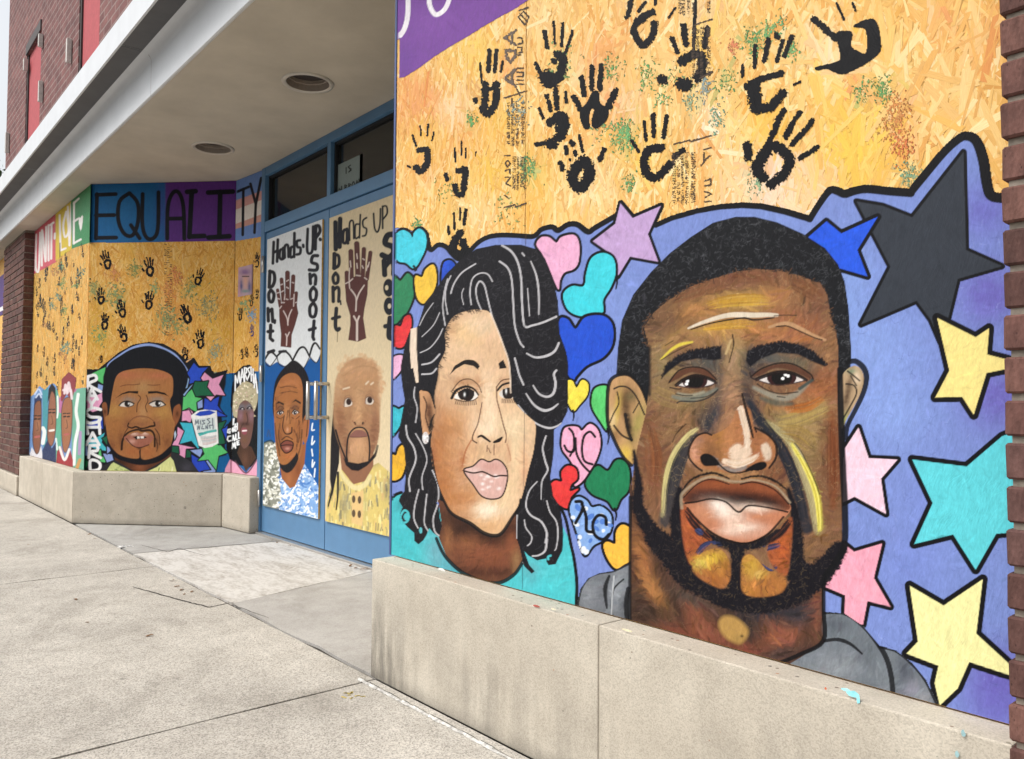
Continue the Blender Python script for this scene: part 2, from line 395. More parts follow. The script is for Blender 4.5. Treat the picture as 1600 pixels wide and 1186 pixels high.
    def brush(s, lab, n, ln=(8, 22), wd=(1.6, 4), jit=0.12, a=0.75, ang=None):
        """visible brush strokes: dabs that drag the colour under them along a wandering direction"""
        r, c = np.nonzero(s.lab == lab)
        if not len(r): return
        # even cover on the wall: pick by picture area
        for i in rng.integers(0, len(r), n):
            x, y = float(s.PX[r[i], c[i]]), float(s.PY[r[i], c[i]]); col = s.col[r[i], c[i]]*(1+rng.normal(0, jit))+rng.normal(0, jit*0.08, 3)*s.col[r[i], c[i]].mean()*2
            t = (ang if ang is not None else 6.28*float(fbm(np.array(x/70+3), np.array(y/70))))+rng.normal(0, .35); l = rng.uniform(*ln)*.5; d = np.array([math.cos(t), math.sin(t)])*l; q = np.array([x, y])
            w_ = rng.uniform(*wd); s.stroke(np.array([q-d, q+rng.normal(0, .08, 2)*l, q+d]), (w_*.5, w_, w_*.3), np.clip(col, 0, 1), a*rng.uniform(.4, 1), only=[lab], f=1.1, smooth=False)
    def shape(s, P, colr, name, lw=7, parent=0, smooth=False, line=BLACK, label=None):
        """a flat painted shape (star, heart) with its black outline: one part"""
        if isinstance(P, str): P = T(P)
        k = s.part(name, parent, label)
        s.stroke(P, lw*2, line, lab=k, smooth=smooth, closed=True)
        if lw > 2:
            t = s.part('fill'); s.fill(P, colr, t, smooth=smooth); s.brush(t, 90, (8, 26), (2, 5), 0.07, .75); s.scratch(t, (P[:, 0].min(), P[:, 1].min(), P[:, 0].max(), P[:, 1].max()), 26, srgb(colr)*.55, .6, (3, 12), .6); s.lab[s.lab == t] = k
        else: s.fill(P, colr, k, smooth=smooth)
        return k
    def finish(s, board, mat, brush=0.10):
        x, y = s.PX, s.PY
        tex = 1+brush*2*(fbm(x/2.3+y/9, y/11-x/14)-0.5)+brush*0.9*(fbm(x/30, y/30)-0.5)
        s.col *= (tex*s.gain)[..., None]; np.clip(s.col, 0.004, 0.9, out=s.col)
        off = np.array(wloc(board)); objs = {}
        cl = s.lab[:-1, :-1]; nx = s.PX.shape[1]
        X = s.P0[0]+s.e[0]*s.u+s.n[0]*s.lift; Yv = s.P0[1]+s.e[1]*s.u+s.n[1]*s.lift
        flip = (s.e[0]*s.n[1]-s.e[1]*s.n[0]) > 0
        for k in range(1, len(s.parts)):
            r, c = np.nonzero(cl == k)
            if len(r) < 3: continue
            i00 = r*nx+c; q = np.stack([i00, i00+1, i00+nx+1, i00+nx], 1)
            if flip: q = q[:, ::-1]
            uq, inv = np.unique(q.ravel(), return_inverse=True)
            rr, cc = uq//nx, uq % nx
            co = np.stack([X[cc]-off[0], Yv[cc]-off[1], s.z[rr]-off[2]], 1).astype(np.float32)
            nm = s.parts[k]['name']; me = bpy.data.meshes.new(nm)
            me.vertices.add(len(uq)); me.vertices.foreach_set('co', co.ravel())
            me.loops.add(q.size); me.loops.foreach_set('vertex_index', inv.astype(np.int32).ravel())
            me.polygons.add(len(q)); me.polygons.foreach_set('loop_start', np.arange(0, q.size, 4, dtype=np.int32))
            me.update(calc_edges=True)
            ca = me.attributes.new('Col', 'FLOAT_COLOR', 'POINT'); ca.data.foreach_set('color', np.concatenate([s.col[rr, cc], np.ones((len(uq), 1), np.float32)], 1).astype(np.float32).ravel())
            ua = me.attributes.new('wuv', 'FLOAT_VECTOR', 'POINT'); ua.data.foreach_set('vector', np.stack([s.u[cc], s.z[rr], 0*s.z[rr]], 1).astype(np.float32).ravel())
            me.materials.append(mat)
            o = bpy.data.objects.new(nm, me); COL.objects.link(o); objs[k] = o
            if nm in ('mill_stamp', 'paint_spatter'): o['kind'] = 'stuff'
            if s.parts[k]['label']: o['label'] = s.parts[k]['label']
        for k, o in objs.items():
            pa = s.parts[k]['parent']; o.parent = objs.get(pa, board) if pa else board
        return objs
def strands(name, board, P0, P1, z0, z1, count, mat, washes, ln=(0.03, 0.12), wd=(0.004, 0.020), pal=None, lift=0.0, zmin=None):
    """the pressed wood strands on the face of an OSB sheet: real overlapping chips, joined"""
    P0 = np.array(P0, float); P1 = np.array(P1, float); Lg = np.linalg.norm(P1-P0); e = (P1-P0)/Lg; n = np.array([e[1], -e[0]])
    if n[1] > 0: n = -n
    pal = np.array([srgb(h) for h in (pal or ('e6b86a', 'ebc27a', 'e0ae5c', 'eecb8a', 'e4b466', 'd9a252', 'eac480', 'e2b062', 'f0d49c', 'e6ba70', 'd69c4c', 'eac07a'))])
    u = rng.uniform(0, Lg, count); z = rng.uniform(z0, z1, count); t = math.pi/2+rng.normal(0, 0.55, count)+np.where(rng.random(count) < 0.15, rng.uniform(-1.2, 1.2, count), 0)
    l = rng.uniform(*ln, count)/2; wdt = rng.uniform(*wd, count)/2
    dx, dy = np.cos(t), np.sin(t)
    tap = rng.uniform(0.35, 1.0, (count, 2))
    sk = rng.uniform(-0.25, 0.25, (count, 2))
    quads = []
    for sl, sw, kk in ((-1, -1, 0), (1, -1, 1), (1, 1, 1), (-1, 1, 0)):
        a = sl*l+sk[:, kk]*sw*wdt*2; b = sw*wdt*(tap[:, kk])
        quads.append(np.stack([u+dx*a-dy*b, z+dy*a+dx*b], 1))
    Q = np.stack(quads, 1); Q[..., 0] = np.clip(Q[..., 0], 0, Lg); Q[..., 1] = np.clip(Q[..., 1], z0, z1)
    dep = np.linspace(0.0002, 0.0010, count)[:, None]+rng.uniform(-0.00012, 0.00012, (count, 4))+lift
    col = pal[rng.integers(0, len(pal), count)]*rng.uniform(0.93, 1.05, (count, 1))
    W = np.stack([P0[0]+e[0]*u, P0[1]+e[1]*u, z], 1); d = W-CAM; zz = d@fw; px = 800+FPX*(d@RT)/zz; py = 593-FPX*(d@UP)/zz
    px = px+rng.normal(0, 4, count); py = py+rng.normal(0, 4, count)
    for cx, cy, r, h, a in washes:
        g = np.exp(-((px-cx)**2+(py-cy)**2)/(r*r))*a*rng.uniform(0.3, 1.0, count); col = col+(srgb(h)*np.array([1, 1, 1])-col)*g[:, None]
    off = np.array(wloc(board))
    co = np.stack([P0[0]+e[0]*Q[..., 0]+n[0]*dep-off[0], P0[1]+e[1]*Q[..., 0]+n[1]*dep-off[1], Q[..., 1]-off[2]], -1).reshape(-1, 3).astype(np.float32)
    me = bpy.data.meshes.new(name); me.vertices.add(len(co)); me.vertices.foreach_set('co', co.ravel())
    me.loops.add(len(co)); 
    idx = np.arange(len(co), dtype=np.int32).reshape(-1, 4)
    if (e[0]*n[1]-e[1]*n[0]) > 0: idx = idx[:, ::-1]
    me.loops.foreach_set('vertex_index', idx.ravel()); me.polygons.add(count); me.polygons.foreach_set('loop_start', np.arange(0, len(co), 4, dtype=np.int32)); me.update(calc_edges=True)
    me.attributes.new('Col', 'FLOAT_COLOR', 'POINT').data.foreach_set('color', np.concatenate([np.repeat(col*0.94, 4, 0), np.ones((len(co), 1))], 1).astype(np.float32).ravel())
    # wuv runs along each strand so that the grain follows it
    loc = np.stack([np.stack([(sw*wdt)+u*7.3, (sl*l)+z*5.1, 0*l], 1) for sl, sw in ((-1, -1), (1, -1), (1, 1), (-1, 1))], 1).reshape(-1, 3)
    me.attributes.new('wuv', 'FLOAT_VECTOR', 'POINT').data.foreach_set('vector', loc.astype(np.float32).ravel())
    me.materials.append(mat); o = bpy.data.objects.new(name, me); COL.objects.link(o); o.parent = board; o['kind'] = 'stuff'
    return o
def hand(c, cx, cy, sz, rot=0.0, name='handprint', ring=True, rough=0.5, squash=1.0, colr=BLACK, flip=1, fing=4, parent=0):
    """a printed hand: palm with a bare middle, finger dabs and a thumb dab; sz = full height in px"""
    k = c.part(name, parent); co, si = math.cos(rot), math.sin(rot)
    def X(p): return np.array([[cx+(x*co*flip-y*si)*sz*squash, cy+(x*si*flip+y*co)*sz] for x, y in p])
    w = 0.17*sz*squash
    j = lambda: rng.normal(0, 0.015)
    pal = [(-0.13+j(), 0.12), (-0.05, 0.03+j()), (0.1, 0.03), (0.17+j(), 0.12), (0.15, 0.28+j()), (0.04, 0.38), (-0.09, 0.34+j())]
    if ring and rng.random() < 0.75: c.stroke(X(pal), w*rng.uniform(0.75, 1.0), colr, lab=k, closed=True, rough=rough)
    elif ring: c.stroke(X(pal[rng.integers(0, 2):]), w*0.9, colr, lab=k, rough=rough)
    else: c.fill(X(pal), colr, k, smooth=True); c.stroke(X(pal), w*.5, colr, lab=k, closed=True, rough=rough)
    tips = [(-0.2, -0.28), (-0.06, -0.42), (0.08, -0.42), (0.23, -0.28)]; bases = [(-0.14, -0.06), (-0.04, -0.1), (0.08, -0.1), (0.17, -0.06)]
    for (a, b), (e_, f_) in list(zip(tips, bases))[:fing]:
        s_ = rng.uniform(0.7, 1.0); c.stroke(X([(a+j(), b+j()), ((a+e_)/2+j(), (b+f_)/2), (e_, f_*s_)]), w*rng.uniform(0.4, 0.62), colr, lab=k, rough=rough*1.3)
    if rng.random() < 0.85: c.stroke(X([(-0.36+j(), 0.05+j()), (-0.31, 0.12)]), w*0.6, colr, lab=k, rough=rough)
    return k
def prints(c, spec, name='handprint', rough=0.45):
    """handprint traced as dabs: 'w: points' strokes and 'f: points' fills"""
    k = c.part(name)
    for item in spec.split('|'):
        h, pts = item.split(':'); h = h.strip()
        if h == 'f': c.fill(T(pts), BLACK, k, smooth=True)
        else: c.stroke(T(pts), float(h)*1.2+.4, BLACK, lab=k, rough=rough)
    return k
def spatter(c, cx, cy, r, n, colr, name='paint_spatter'):
    k = c.part(name)
    for i in range(int(n*1.5)):
        x, y = rng.normal(cx, r*.55), rng.normal(cy, r*.75); q = rng.uniform(0.5, 1.7)
        c.stroke(np.array([[x, y], [x+rng.normal(0, 1.6), y+rng.normal(0, 2)]]), q*rng.uniform(.8, 1.6), srgb(colr)*.82+srgb('d9ad62')*.18*rng.uniform(.2, 1.6), lab=k, rough=0.7, only=[0, k])
def paint_woman(c):
    SH = c.part('painted_shirt', label='turquoise shirt of the painted woman')
    c.fill('F 0,100 55,72 110,40 300,120 700,280 1090,200 1120,250 1160,330 1190,450 1205,600 1203,860 0,560', '4cbac2', SH)
    for s_, rx, ry, h, a in (('F 330,420', 22, 34, '6aa3b2', .9), ('F 420,500', 24, 14, '5a9fb0', .8), ('F 930,560', 18, 26, '65a2ae', .8), ('F 1000,620', 40, 20, '40c4cf', .6), ('F 130,330', 22, 50, '42b6c0', .6), ('F 110,120', 12, 10, '3a97a4', .7), ('F 1080,560', 26, 40, '55c6cc', .6)): c.blob(s_, rx, ry, h, a, only=[SH])
    c.brush(SH, 500, (8, 24), (2, 5), .09, .7)
    FACE = c.part('portrait', label='painted head of a woman with long black wavy hair')
    HR = c.part('hair', FACE)
    hair = T('D 215,850 260,705 330,620 390,530 480,440 580,372 700,347 860,346 950,372 1010,432 1060,560 1090,700 1100,900 1140,1010 1155,1100 E 1152,200 1150,330 1110,410 1066,446 1062,600 1042,740 1060,860 1105,930 F 1118,230 1124,300 1118,400 1075,486 1030,492 1018,470 1020,450 960,462 905,432 880,405 910,490 945,530 925,545 880,500 850,440 830,330 800,250 E 700,900 330,900 F 345,120 352,200 372,260 350,318 310,290 285,260 270,300 250,335 218,362 192,340 190,290 150,255 115,215 102,170 118,130 95,90 105,60 130,30 E 130,820 140,700 128,560 90,490 132,260 118,180 108,100 D 108,1100 135,960')
    c.fill(hair, '1a191e', HR)
    for s_ in ('F 120,230 105,190 130,150 155,170 150,215 120,230', 'F 1045,432 1028,440 1030,455'): c.stroke(s_, 2.6, '4cbac2', only=[HR])
    c.ell('F 145,190', 5, 6, '4cbac2', only=[HR]); c.ell('F 232,275', 2.5, 5, '5fb5bf', only=[HR])
    c.scratch(HR, (625, 380, 890, 880), 900, '5c5c62', 0.45, (3, 9))  # pale hair scuffs, also putting glints of the board relief into the colour
    # neck
    NK = c.part('neck', FACE)
    c.fill('F 340,80 365,250 345,320 395,440 470,520 560,568 660,598 740,592 820,540 868,460 850,380 830,320 826,150 600,200 420,120', '67402e', NK)
    for s_, rx, ry, h, a in (('F 430,200 520,260', 26, 22, '3a241c', .9), ('F 500,290 640,330 780,270', 34, 14, '2a1b17', .95), ('F 640,420', 44, 16, '8a5036', .8), ('F 520,350', 22, 14, '8f5a3c', .8), ('F 800,350', 10, 22, '94563a', .6), ('F 400,330', 8, 22, 'a06a44', .7), ('F 560,530 740,540', 40, 9, '4b2b20', .8), ('F 830,470', 8, 18, 'a98a5c', .5), ('F 650,480', 50, 8, '7c4630', .6)): c.blob(s_, rx, ry, h, a, only=[NK])
    c.brush(NK, 350, (6, 18), (1.6, 4), .14, .7)
    c.stroke('F 330,325 380,430 470,522 560,572 660,602 740,597 822,545 875,462', (4, 5, 5, 4), BLACK, 0.95)
    # face
    face = T('D 385,905 402,845 445,790 520,760 600,752 665,772 705,860 750,980 785,1095 E 800,220 830,285 885,345 947,400 940,560 900,720 862,870 800,1000 742,1088 690,1108 620,1088 540,1030 430,972 378,890 330,760 302,640 296,540 302,470 322,340 318,230 340,120 D 345,1100 388,1000')
    c.fill(face, 'd6b28e', FACE, smooth=True)
    on = [FACE]
    for s_, rx, ry, h, a in (
        ('E 420,420', 34, 34, 'c08450', .75), ('E 340,560', 20, 70, 'a4683c', .95), ('E 370,780', 26, 50, 'a4663a', .95), ('E 420,640', 26, 50, 'b98052', .7), ('E 450,900', 34, 30, 'b0703c', .75), ('E 540,870', 18, 26, 'b87a48', .6), ('E 330,330', 12, 30, 'b98a64', .7),
        ('D 520,900', 24, 20, 'e2b878', .7), ('D 460,980', 30, 26, 'dfc09c', .6), ('D 600,850', 30, 18, 'e6cdae', .7), ('D 420,860', 10, 20, 'b98d66', .6), ('E 640,200 650,330', 18, 34, 'ecd2b2', .7), ('E 640,430', 22, 20, 'f0d9ba', .8), ('E 840,560', 20, 60, 'e6cba4', .9), ('E 800,420', 22, 20, 'e9d2ae', .7), ('E 880,680', 8, 40, 'd29a76', .7),
        ('E 655,945', 24, 10, 'f0dfc4', .95), ('E 640,960', 12, 14, 'efe0c8', .8), ('E 690,1040', 28, 12, 'dfb27e', .6), ('E 760,870', 18, 26, 'e9cda4', .7), ('E 560,570', 16, 20, 'cda077', .6), ('E 490,650', 6, 26, 'a8653c', .7), ('E 780,600', 5, 24, 'b98264', .5), ('E 720,560', 12, 14, 'cfa27c', .5),
        ('E 500,150', 24, 9, 'a5764f', .8), ('E 590,170', 6, 20, 'b78058', .7), ('E 760,150', 12, 10, 'b08462', .6), ('E 600,300', 8, 30, 'c09672', .6), ('E 460,1000', 26, 8, 'a56c40', .6), ('E 610,1060', 34, 9, 'c89464', .6), ('E 310,640', 5, 40, '94593a', .7)): c.blob(s_, rx, ry, h, a, only=on)
    c.brush(FACE, 1500, (6, 20), (1.8, 4.5), 0.075, .75)
    c.stroke('D 385,1000 350,1100 E 340,120 318,230 322,340', 2, '3a2a24', .5, f=4, only=on)
    for i in range(70):    # baby hairs along the hairline
        t = rng.uniform(0, 1); P = curve(T('D 345,1110 388,1000 385,905 402,845 445,790 520,760 600,754'), False); q = P[int(t*(len(P)-1))]; a = rng.uniform(-0.3, 1.2)
        c.stroke(np.array([q, q+np.array([math.cos(a), math.sin(a)])*rng.uniform(3, 7)]), 0.8, '2a2422', .7, only=on)
    c.stroke('E 296,560 330,760 378,890 430,972 540,1030 620,1088 690,1108 742,1088 800,1000 845,930 855,880', (1.5, 3, 5, 5, 4, 2), BLACK, .95)
    # ear and stud
    EA = c.part('ear', FACE); c.fill('E 222,220 245,198 285,215 318,300 320,390 300,450 272,485 242,470 228,350', 'c8976e', EA, smooth=True)
    c.blob('E 285,330', 7, 26, '5d3a28', .95, only=[EA]); c.blob('E 300,400', 5, 14, '2a1d18', .9, only=[EA]); c.stroke('E 250,240 270,290 262,360 280,430', 1.4, '4a2f22', only=[EA]); c.stroke('E 222,220 228,350 242,470', 1.2, BLACK); c.stroke('E 245,198 290,215 322,310', 1.6, BLACK)
    for i in range(5): c.stroke(T(f'E {318-i*6},{350+i*15} {296-i*3},{395+i*10} {312-i*6},{430+i*8}'), 1.2, BLACK, .9)
    k = c.part('earring', FACE); c.ell('E 262,497', 5, 9.5, 'd8d4d4', k)
    for i in range(12): c.blob(np.array([[rng.uniform(662, 669), rng.uniform(677, 692)]]), 1.4, 1.4, rng.choice(['ffffff', '8a8688', 'b9a9a4']), 1, only=[k])
    # brows
    BR = c.part('eyebrow', FACE); c.fill('E 412,104 445,45 510,12 560,12 594,36 592,72 562,48 505,36 452,66', '1f1a18', BR); c.stroke('E 440,62 505,24 560,26 590,50', (2, 5, 6, 4), '1f1a18', lab=BR)
    BR2 = c.part('eyebrow', FACE); c.fill('E 718,32 748,8 770,60 725,66', '1f1a18', BR2)
    # eyes
    EY = c.part('eye', FACE); c.fill('E 440,245 480,202 530,186 576,214 586,240 540,266 490,258', 'e9e2da', EY, smooth=True)
    c.ell('E 516,218', 13, 13, '241a18', only=[EY]); c.ell('E 516,218', 5, 6, '120f10', only=[EY]); c.blob('E 506,226', 1.4, 3, 'ffffff', 1, only=[EY])
    c.stroke('E 426,248 455,200 515,176 565,192 592,228', (3.6, 3, 2.6, 1.8), '1a1514'); c.stroke('E 428,202 478,142 540,130 590,165 612,212', 1.2, '4a3326', .9)
    c.stroke('E 445,255 500,268 560,262 588,244', 1.1, '3a2a24', .9)
    for i in range(12): c.stroke(np.array([T(f'E {455+i*11},{262+6*math.sin(i*.26)}')[0], T(f'E {448+i*12},{285+8*math.sin(i*.26)}')[0]]), 0.8, '2a1e1a', .8)
    for i in range(8): c.stroke(np.array([T(f'E {440+i*14},{225-i*5}')[0], T(f'E {422+i*15},{205-i*6}')[0]]), 0.9, '1a1514', .8)
    EZ = c.part('eye', FACE); c.fill('E 722,218 755,190 800,186 820,240 770,252 735,240', 'd9d2cc', EZ, smooth=True); c.ell('E 778,210', 9, 13, '241a18', only=[EZ]); c.blob('E 766,206', 1.3, 4, 'ffffff', 1, only=[EZ])
    c.stroke('E 712,200 745,165 800,150', 2.4, '1a1514'); c.stroke('E 705,180 740,138 790,128', 1.1, '4a3326')
    for i in range(8): c.stroke(np.array([T(f'E {740+i*10},{254}')[0], T(f'E {742+i*11},{278}')[0]]), 0.8, '2a1e1a', .8)
    # nose
    NO = c.part('nose_line', FACE)
    c.stroke('E 615,275 592,400 562,470 556,508 582,528', (.8, 1.2, 1.6), '4a3228', lab=NO); c.stroke('E 706,180 708,250 722,310 750,420 766,480 762,525', 1.2, '6a4634', lab=NO)
    c.stroke('E 590,492 612,484 640,502 665,520', (2, 3.4, 2), '1e1614', lab=NO); c.stroke('E 690,524 720,512 740,494', (2.4, 5, 2), '1e1614', lab=NO)
    c.stroke('E 548,512 512,580 492,672', (1.4, 1.8, 1), 'a05c36', .8); c.stroke('E 772,535 792,610 794,640', 1.2, 'b07a58', .7)
    for s_ in ('E 648,545 645,582', 'E 655,560 668,590', 'E 690,540 690,602'): c.stroke(s_, 0.9, '6a4a38')
    # lips
    LP = c.part('lips', FACE); lp = T('E 500,700 560,672 610,630 660,646 700,630 742,650 772,700 772,770 742,858 680,880 612,860 560,790')
    c.fill(lp, 'd3aaa0', LP, smooth=True); c.blob('E 640,680 700,680', 14, 8, 'c9998e', .8, only=[LP]); c.blob('E 560,700', 14, 6, 'e2c4bc', .8, only=[LP])
    for i in range(16): c.blob(np.array([[rng.uniform(752, 782), rng.uniform(742, 765)]]), 3, 2, 'f3e4e0', .8, only=[LP])
    c.stroke(lp, 1.7, '2a1c1a', closed=True); c.stroke('E 500,702 560,716 612,708 640,716 690,738 730,732 772,734', 1.8, '2a1c1a')
    # front lock over the brow
    LK = c.part('hair', FACE)
    c.fill('D 625,600 648,660 668,775 705,860 750,980 785,1095 E 795,215 825,282 885,345 950,402 1020,437 1080,430 1138,355 1155,250 1150,100 D 1150,1050 1098,900 1090,700 1000,430 860,352 720,390', '1a191e', LK)
    c.scratch(LK, (765, 395, 890, 672), 700, '5c5c62', 0.45, (3, 9))  # same scuffs and painted glints on the front lock
    on = [HR, LK]
    for s_, wd in (('D 740,350 800,390 840,460 860,560 865,700 880,850 930,850 1000,830 1080,795', 3), ('D 725,450 775,490 800,560 810,700 820,850 850,950 875,985', 2.6), ('D 920,450 955,540 970,650 970,780', (1.5, 3, 2)), ('D 900,620 912,790', 1.4), ('D 866,398 880,415', 2.2), ('D 895,1025 950,1050 1020,1040 1070,1010 1095,960', (2, 4, 3)),
        ('D 575,465 490,520 440,590 420,650', 2), ('D 680,575 650,530 600,525 555,560 540,640 548,720', 1.8), ('D 612,755 585,690 578,620 600,575 630,600 650,680 680,800 720,920 765,1060', (1.5, 2.4, 2, 1.5)), ('D 400,780 385,680 395,600 420,540', 1.5), ('D 385,850 370,740 380,640 400,560', 1.8), ('D 230,1020 290,990 340,930 370,870', 1.3), ('D 240,1095 300,1080 350,1030', 2.2), ('D 240,1155 300,1150 330,1120', 2.2),
        ('D 225,850 260,780 310,710', 1), ('D 240,920 310,850 350,770', 1), ('D 500,720 488,660 500,620', 1), ('D 820,1055 840,1130 E 850,110 875,165', 2.6), ('E 935,170 970,220 1020,240 1060,220 1075,160 1065,100 1080,75', (2, 4, 3)), ('E 890,220 940,290 1000,325 1050,315 1090,285', (1.5, 4.5, 2)), ('E 885,355 960,410 1030,435 1080,425 1110,405', (1.5, 3.2, 1.5)), ('E 840,290 890,350', 1.2), ('E 1015,485 995,560 1010,640 1025,700 990,770 985,880', (2, 2.8, 1)), ('E 960,770 910,830 890,920 920,980 985,1020 1020,1090 1012,1150 F 1020,330 1010,400 970,430 930,435', (1.4, 2.6, 3.4, 2)),
        ('E 1020,890 1040,960 1080,1020 1090,1100 1080,1180 F 1070,400', (1.5, 2, 1)), ('E 195,180 190,240 210,310 200,400', 1.6), ('E 140,420 150,490 190,560 200,640 160,750 165,830', 2.2), ('E 200,470 250,560 270,640 240,740 245,820', 1.4), ('E 305,700 340,790 340,900 310,1000 320,1080 350,1110', 2), ('E 220,820 195,920 190,1000 215,1060', 1.8), ('E 270,850 260,940 255,1030 280,1080', 1.8), ('F 835,180 830,300 840,420 870,480', 1.5), ('F 880,210 890,260 925,310 920,350 900,370', 1.6)):
        c.stroke(s_, tuple(np.atleast_1d(wd)*.82), 'c0bec2', .92, only=on)
    c.stroke('D 668,775 705,860 750,980 785,1095 E 795,215', 1.6, 'e8d4c0', .8)
    k = c.part('headband', FACE); c.fill('D 168,872 208,862 206,1000 216,1150 E 218,150 202,154 185,60 D 172,1120 164,1000', 'e3cfba', k)
    # collar and shirt edges
    c.stroke('E 1105,930 1140,1010 F 1170,360 1190,450 1208,600 1204,745', (4, 4, 4.5), BLACK); c.stroke('F 50,78 75,52 110,38', 4, BLACK)
def paint_man(c):
    SH = c.part('painted_shirt', label='grey left shoulder of the large painted man')
    c.fill('F 1205,760 1230,640 1280,572 1350,542 1440,528 1545,470 1590,470 1600,900 1205,900', '6c7077', SH)
    SH2 = c.part('painted_shirt', label='grey right shoulder of the large painted man')
    c.fill('L 340,262 480,273 600,355 700,475 800,503 900,580 990,690 1060,830 1080,900 60,640 340,430', '6d747c', SH2)
    on = [SH, SH2]
    for s_, rx, ry, h, a in (('F 1280,660', 16, 20, '8b9096', .8), ('F 1470,640', 14, 34, '9aa0a6', .8), ('F 1500,760', 10, 30, '55585f', .8), ('L 420,340', 24, 14, '565d66', .8), ('L 450,600', 60, 24, '8a9097', .8), ('L 640,560', 20, 34, '60676f', .8), ('L 860,640', 16, 30, '50555f', .9), ('L 900,740', 14, 14, '8e8d9c', .8), ('L 980,800', 12, 10, 'a4a4aa', .6), ('L 740,700', 12, 30, '7f868d', .6)): c.blob(s_, rx, ry, h, a, only=on)
    c.brush(SH, 150, (8, 22), (2, 5), .12, .7); c.brush(SH2, 300, (8, 24), (2, 5), .12, .7)
    for s_, wd in (('F 1208,750 1232,640 1282,568 1350,538 1440,524 1545,472', 4.5), ('F 1410,560 1385,640 1395,760', (3, 6, 2)), ('F 1500,580 1440,640 1425,740 1435,830', 2), ('F 1530,640 1515,740 1525,850', 6), ('L 345,262 480,268 600,350 690,462 745,560 775,680 782,790', 7), ('L 700,478 800,500 900,578 990,684 1065,835', (6, 7, 8)), ('L 350,446 440,436 520,466 590,525', (4, 5, 2)), ('L 90,596 200,540 345,450', 4)): c.stroke(s_, wd, BLACK, .92, only=on)
    c.stroke('F 1440,560 1428,700 1425,820', 1.6, 'c4c8cc', .8, only=on)
    FACE = c.part('portrait', label='large painted head of a man with short black hair and a beard')
    # neck
    NK = c.part('neck', FACE); c.fill('I 178,60 182,920 300,1000 1110,1230 1388,1060 1388,640 900,600', '4b3327', NK); on = [NK]
    c.blob('I 260,560', 14, 60, 'a2652f', .95, -0.25, on); c.blob('I 350,760', 12, 34, 'b07434', .9, -0.5, on); c.blob('I 300,850 480,860', 30, 18, '33261f', .8, 0, on)
    c.blob('I 600,900', 18, 34, '8f4f33', .85, -0.5, on); c.blob('I 660,1000', 40, 16, '8a4b32', .85, 0.3, on); c.blob('I 470,980', 30, 10, '7c3e28', .8, .2, on); c.blob('I 1120,1010', 34, 22, '924f32', .9, -0.2, on); c.blob('I 900,1000 880,920', 20, 26, '2e2828', .85, 0, on); c.blob('I 1340,850', 8, 40, '9a5638', .8, 0, on)
    c.blob('I 1230,880', 30, 20, '38333a', .9, -0.4, on); c.blob('I 1000,870 1120,860', 30, 10, '2a2a33', .9, 0, on); c.blob('I 560,780', 34, 10, '4c443e', .8, 0.4, on); c.blob('I 900,1100', 50, 16, '7c3d27', .8, .3, on); c.blob('I 1100,1130', 40, 12, '4c3a36', .8, -.3, on)
    c.brush(NK, 1100, (8, 26), (2, 5), .28, .85)
    c.fill('I 735,930 770,890 840,900 910,960 915,1010 870,1060 800,1040 750,990', 'b48a3d', f=7, smooth=True, only=on); c.blob('I 860,1030', 8, 8, '9c7a38', .8, 0, on); c.blob('I 880,1015', 3, 2.5, '3a2c1a', .9, 0, on)
    c.scratch(NK, (985, 880, 1290, 1030), 220, '8a6a50', 0.4); c.stroke('I 1390,660 1390,860 1388,1045 1240,1130 1110,1184', (5, 6, 5), BLACK, .95); c.stroke('I 182,150 180,500 178,910', (5, 4, 5), BLACK, .9)
    # hair mass behind
    HR = c.part('hair', FACE)
    c.fill('G 92,1100 104,900 130,722 200,562 310,422 430,302 560,202 700,112 840,76 960,76 1100,110 1260,182 1400,272 1480,372 1522,482 1546,650 1562,900 1562,1080 H 1560,100 1530,320 1520,700 1480,700 1300,200 290,380 278,400 200,220 92,180', '17181c', HR); c.scratch(HR, (962, 338, 1332, 600), 2600, '6c6e74', 0.5, (3, 9)); c.brush(HR, 500, (6, 16), (1.5, 3), 0.3, .6)  # pale lines on the hair: scuffs plus painted-in glints of the strand relief
    # ears
    E1 = c.part('ear', FACE); c.fill('H 42,300 60,222 110,188 180,192 245,265 295,400 290,560 240,680 190,745 130,680 70,560 42,470', 'bd9468', E1, smooth=True); on = [E1]
    c.blob('H 150,340', 14, 30, '6b4c30', .9, .2, on); c.blob('H 100,400', 6, 34, 'c2a552', .9, 0.15, on); c.blob('H 70,470', 6, 20, 'dcc08e', .9, 0, on); c.blob('H 230,480', 12, 34, '9a8f4e', .85, .3, on); c.blob('H 170,480', 6, 38, '2e221a', .95, -0.15, on); c.blob('H 150,680', 12, 16, 'd8b64e', .95, 0, on); c.blob('H 190,320', 10, 10, '5c5638', .8, 0, on); c.blob('H 90,560', 10, 14, '8f6a44', .8, 0, on)
    for s_, wd in (('H 80,270 120,255 170,265 220,320 270,430', 2), ('H 100,290 110,360 75,430 55,480', 1.6), ('H 200,420 240,350', 1.4), ('H 80,500 130,560 190,590', 2.5), ('H 150,430 165,520 190,590', 4)): c.stroke(s_, wd, BLACK, .9, only=on)
    c.stroke('H 190,748 130,684 70,564 40,470 40,300 58,218 110,184 180,188 248,262 290,370', (4, 5, 5, 4, 3), BLACK, .95)
    E2 = c.part('ear', FACE); c.fill('J 470,580 540,526 590,560 602,640 562,740 500,850 458,915 448,700', 'b39877', E2, smooth=True); on = [E2]
    c.blob('J 500,700', 6, 34, '4c382a', .9, 0.2, on); c.blob('J 530,560', 10, 5, '7c8f74', .8, 0, on); c.blob('J 560,600', 6, 12, 'dfc8ac', .9, 0, on); c.blob('J 480,860', 5, 14, '8f9458', .9, 0.4, on)
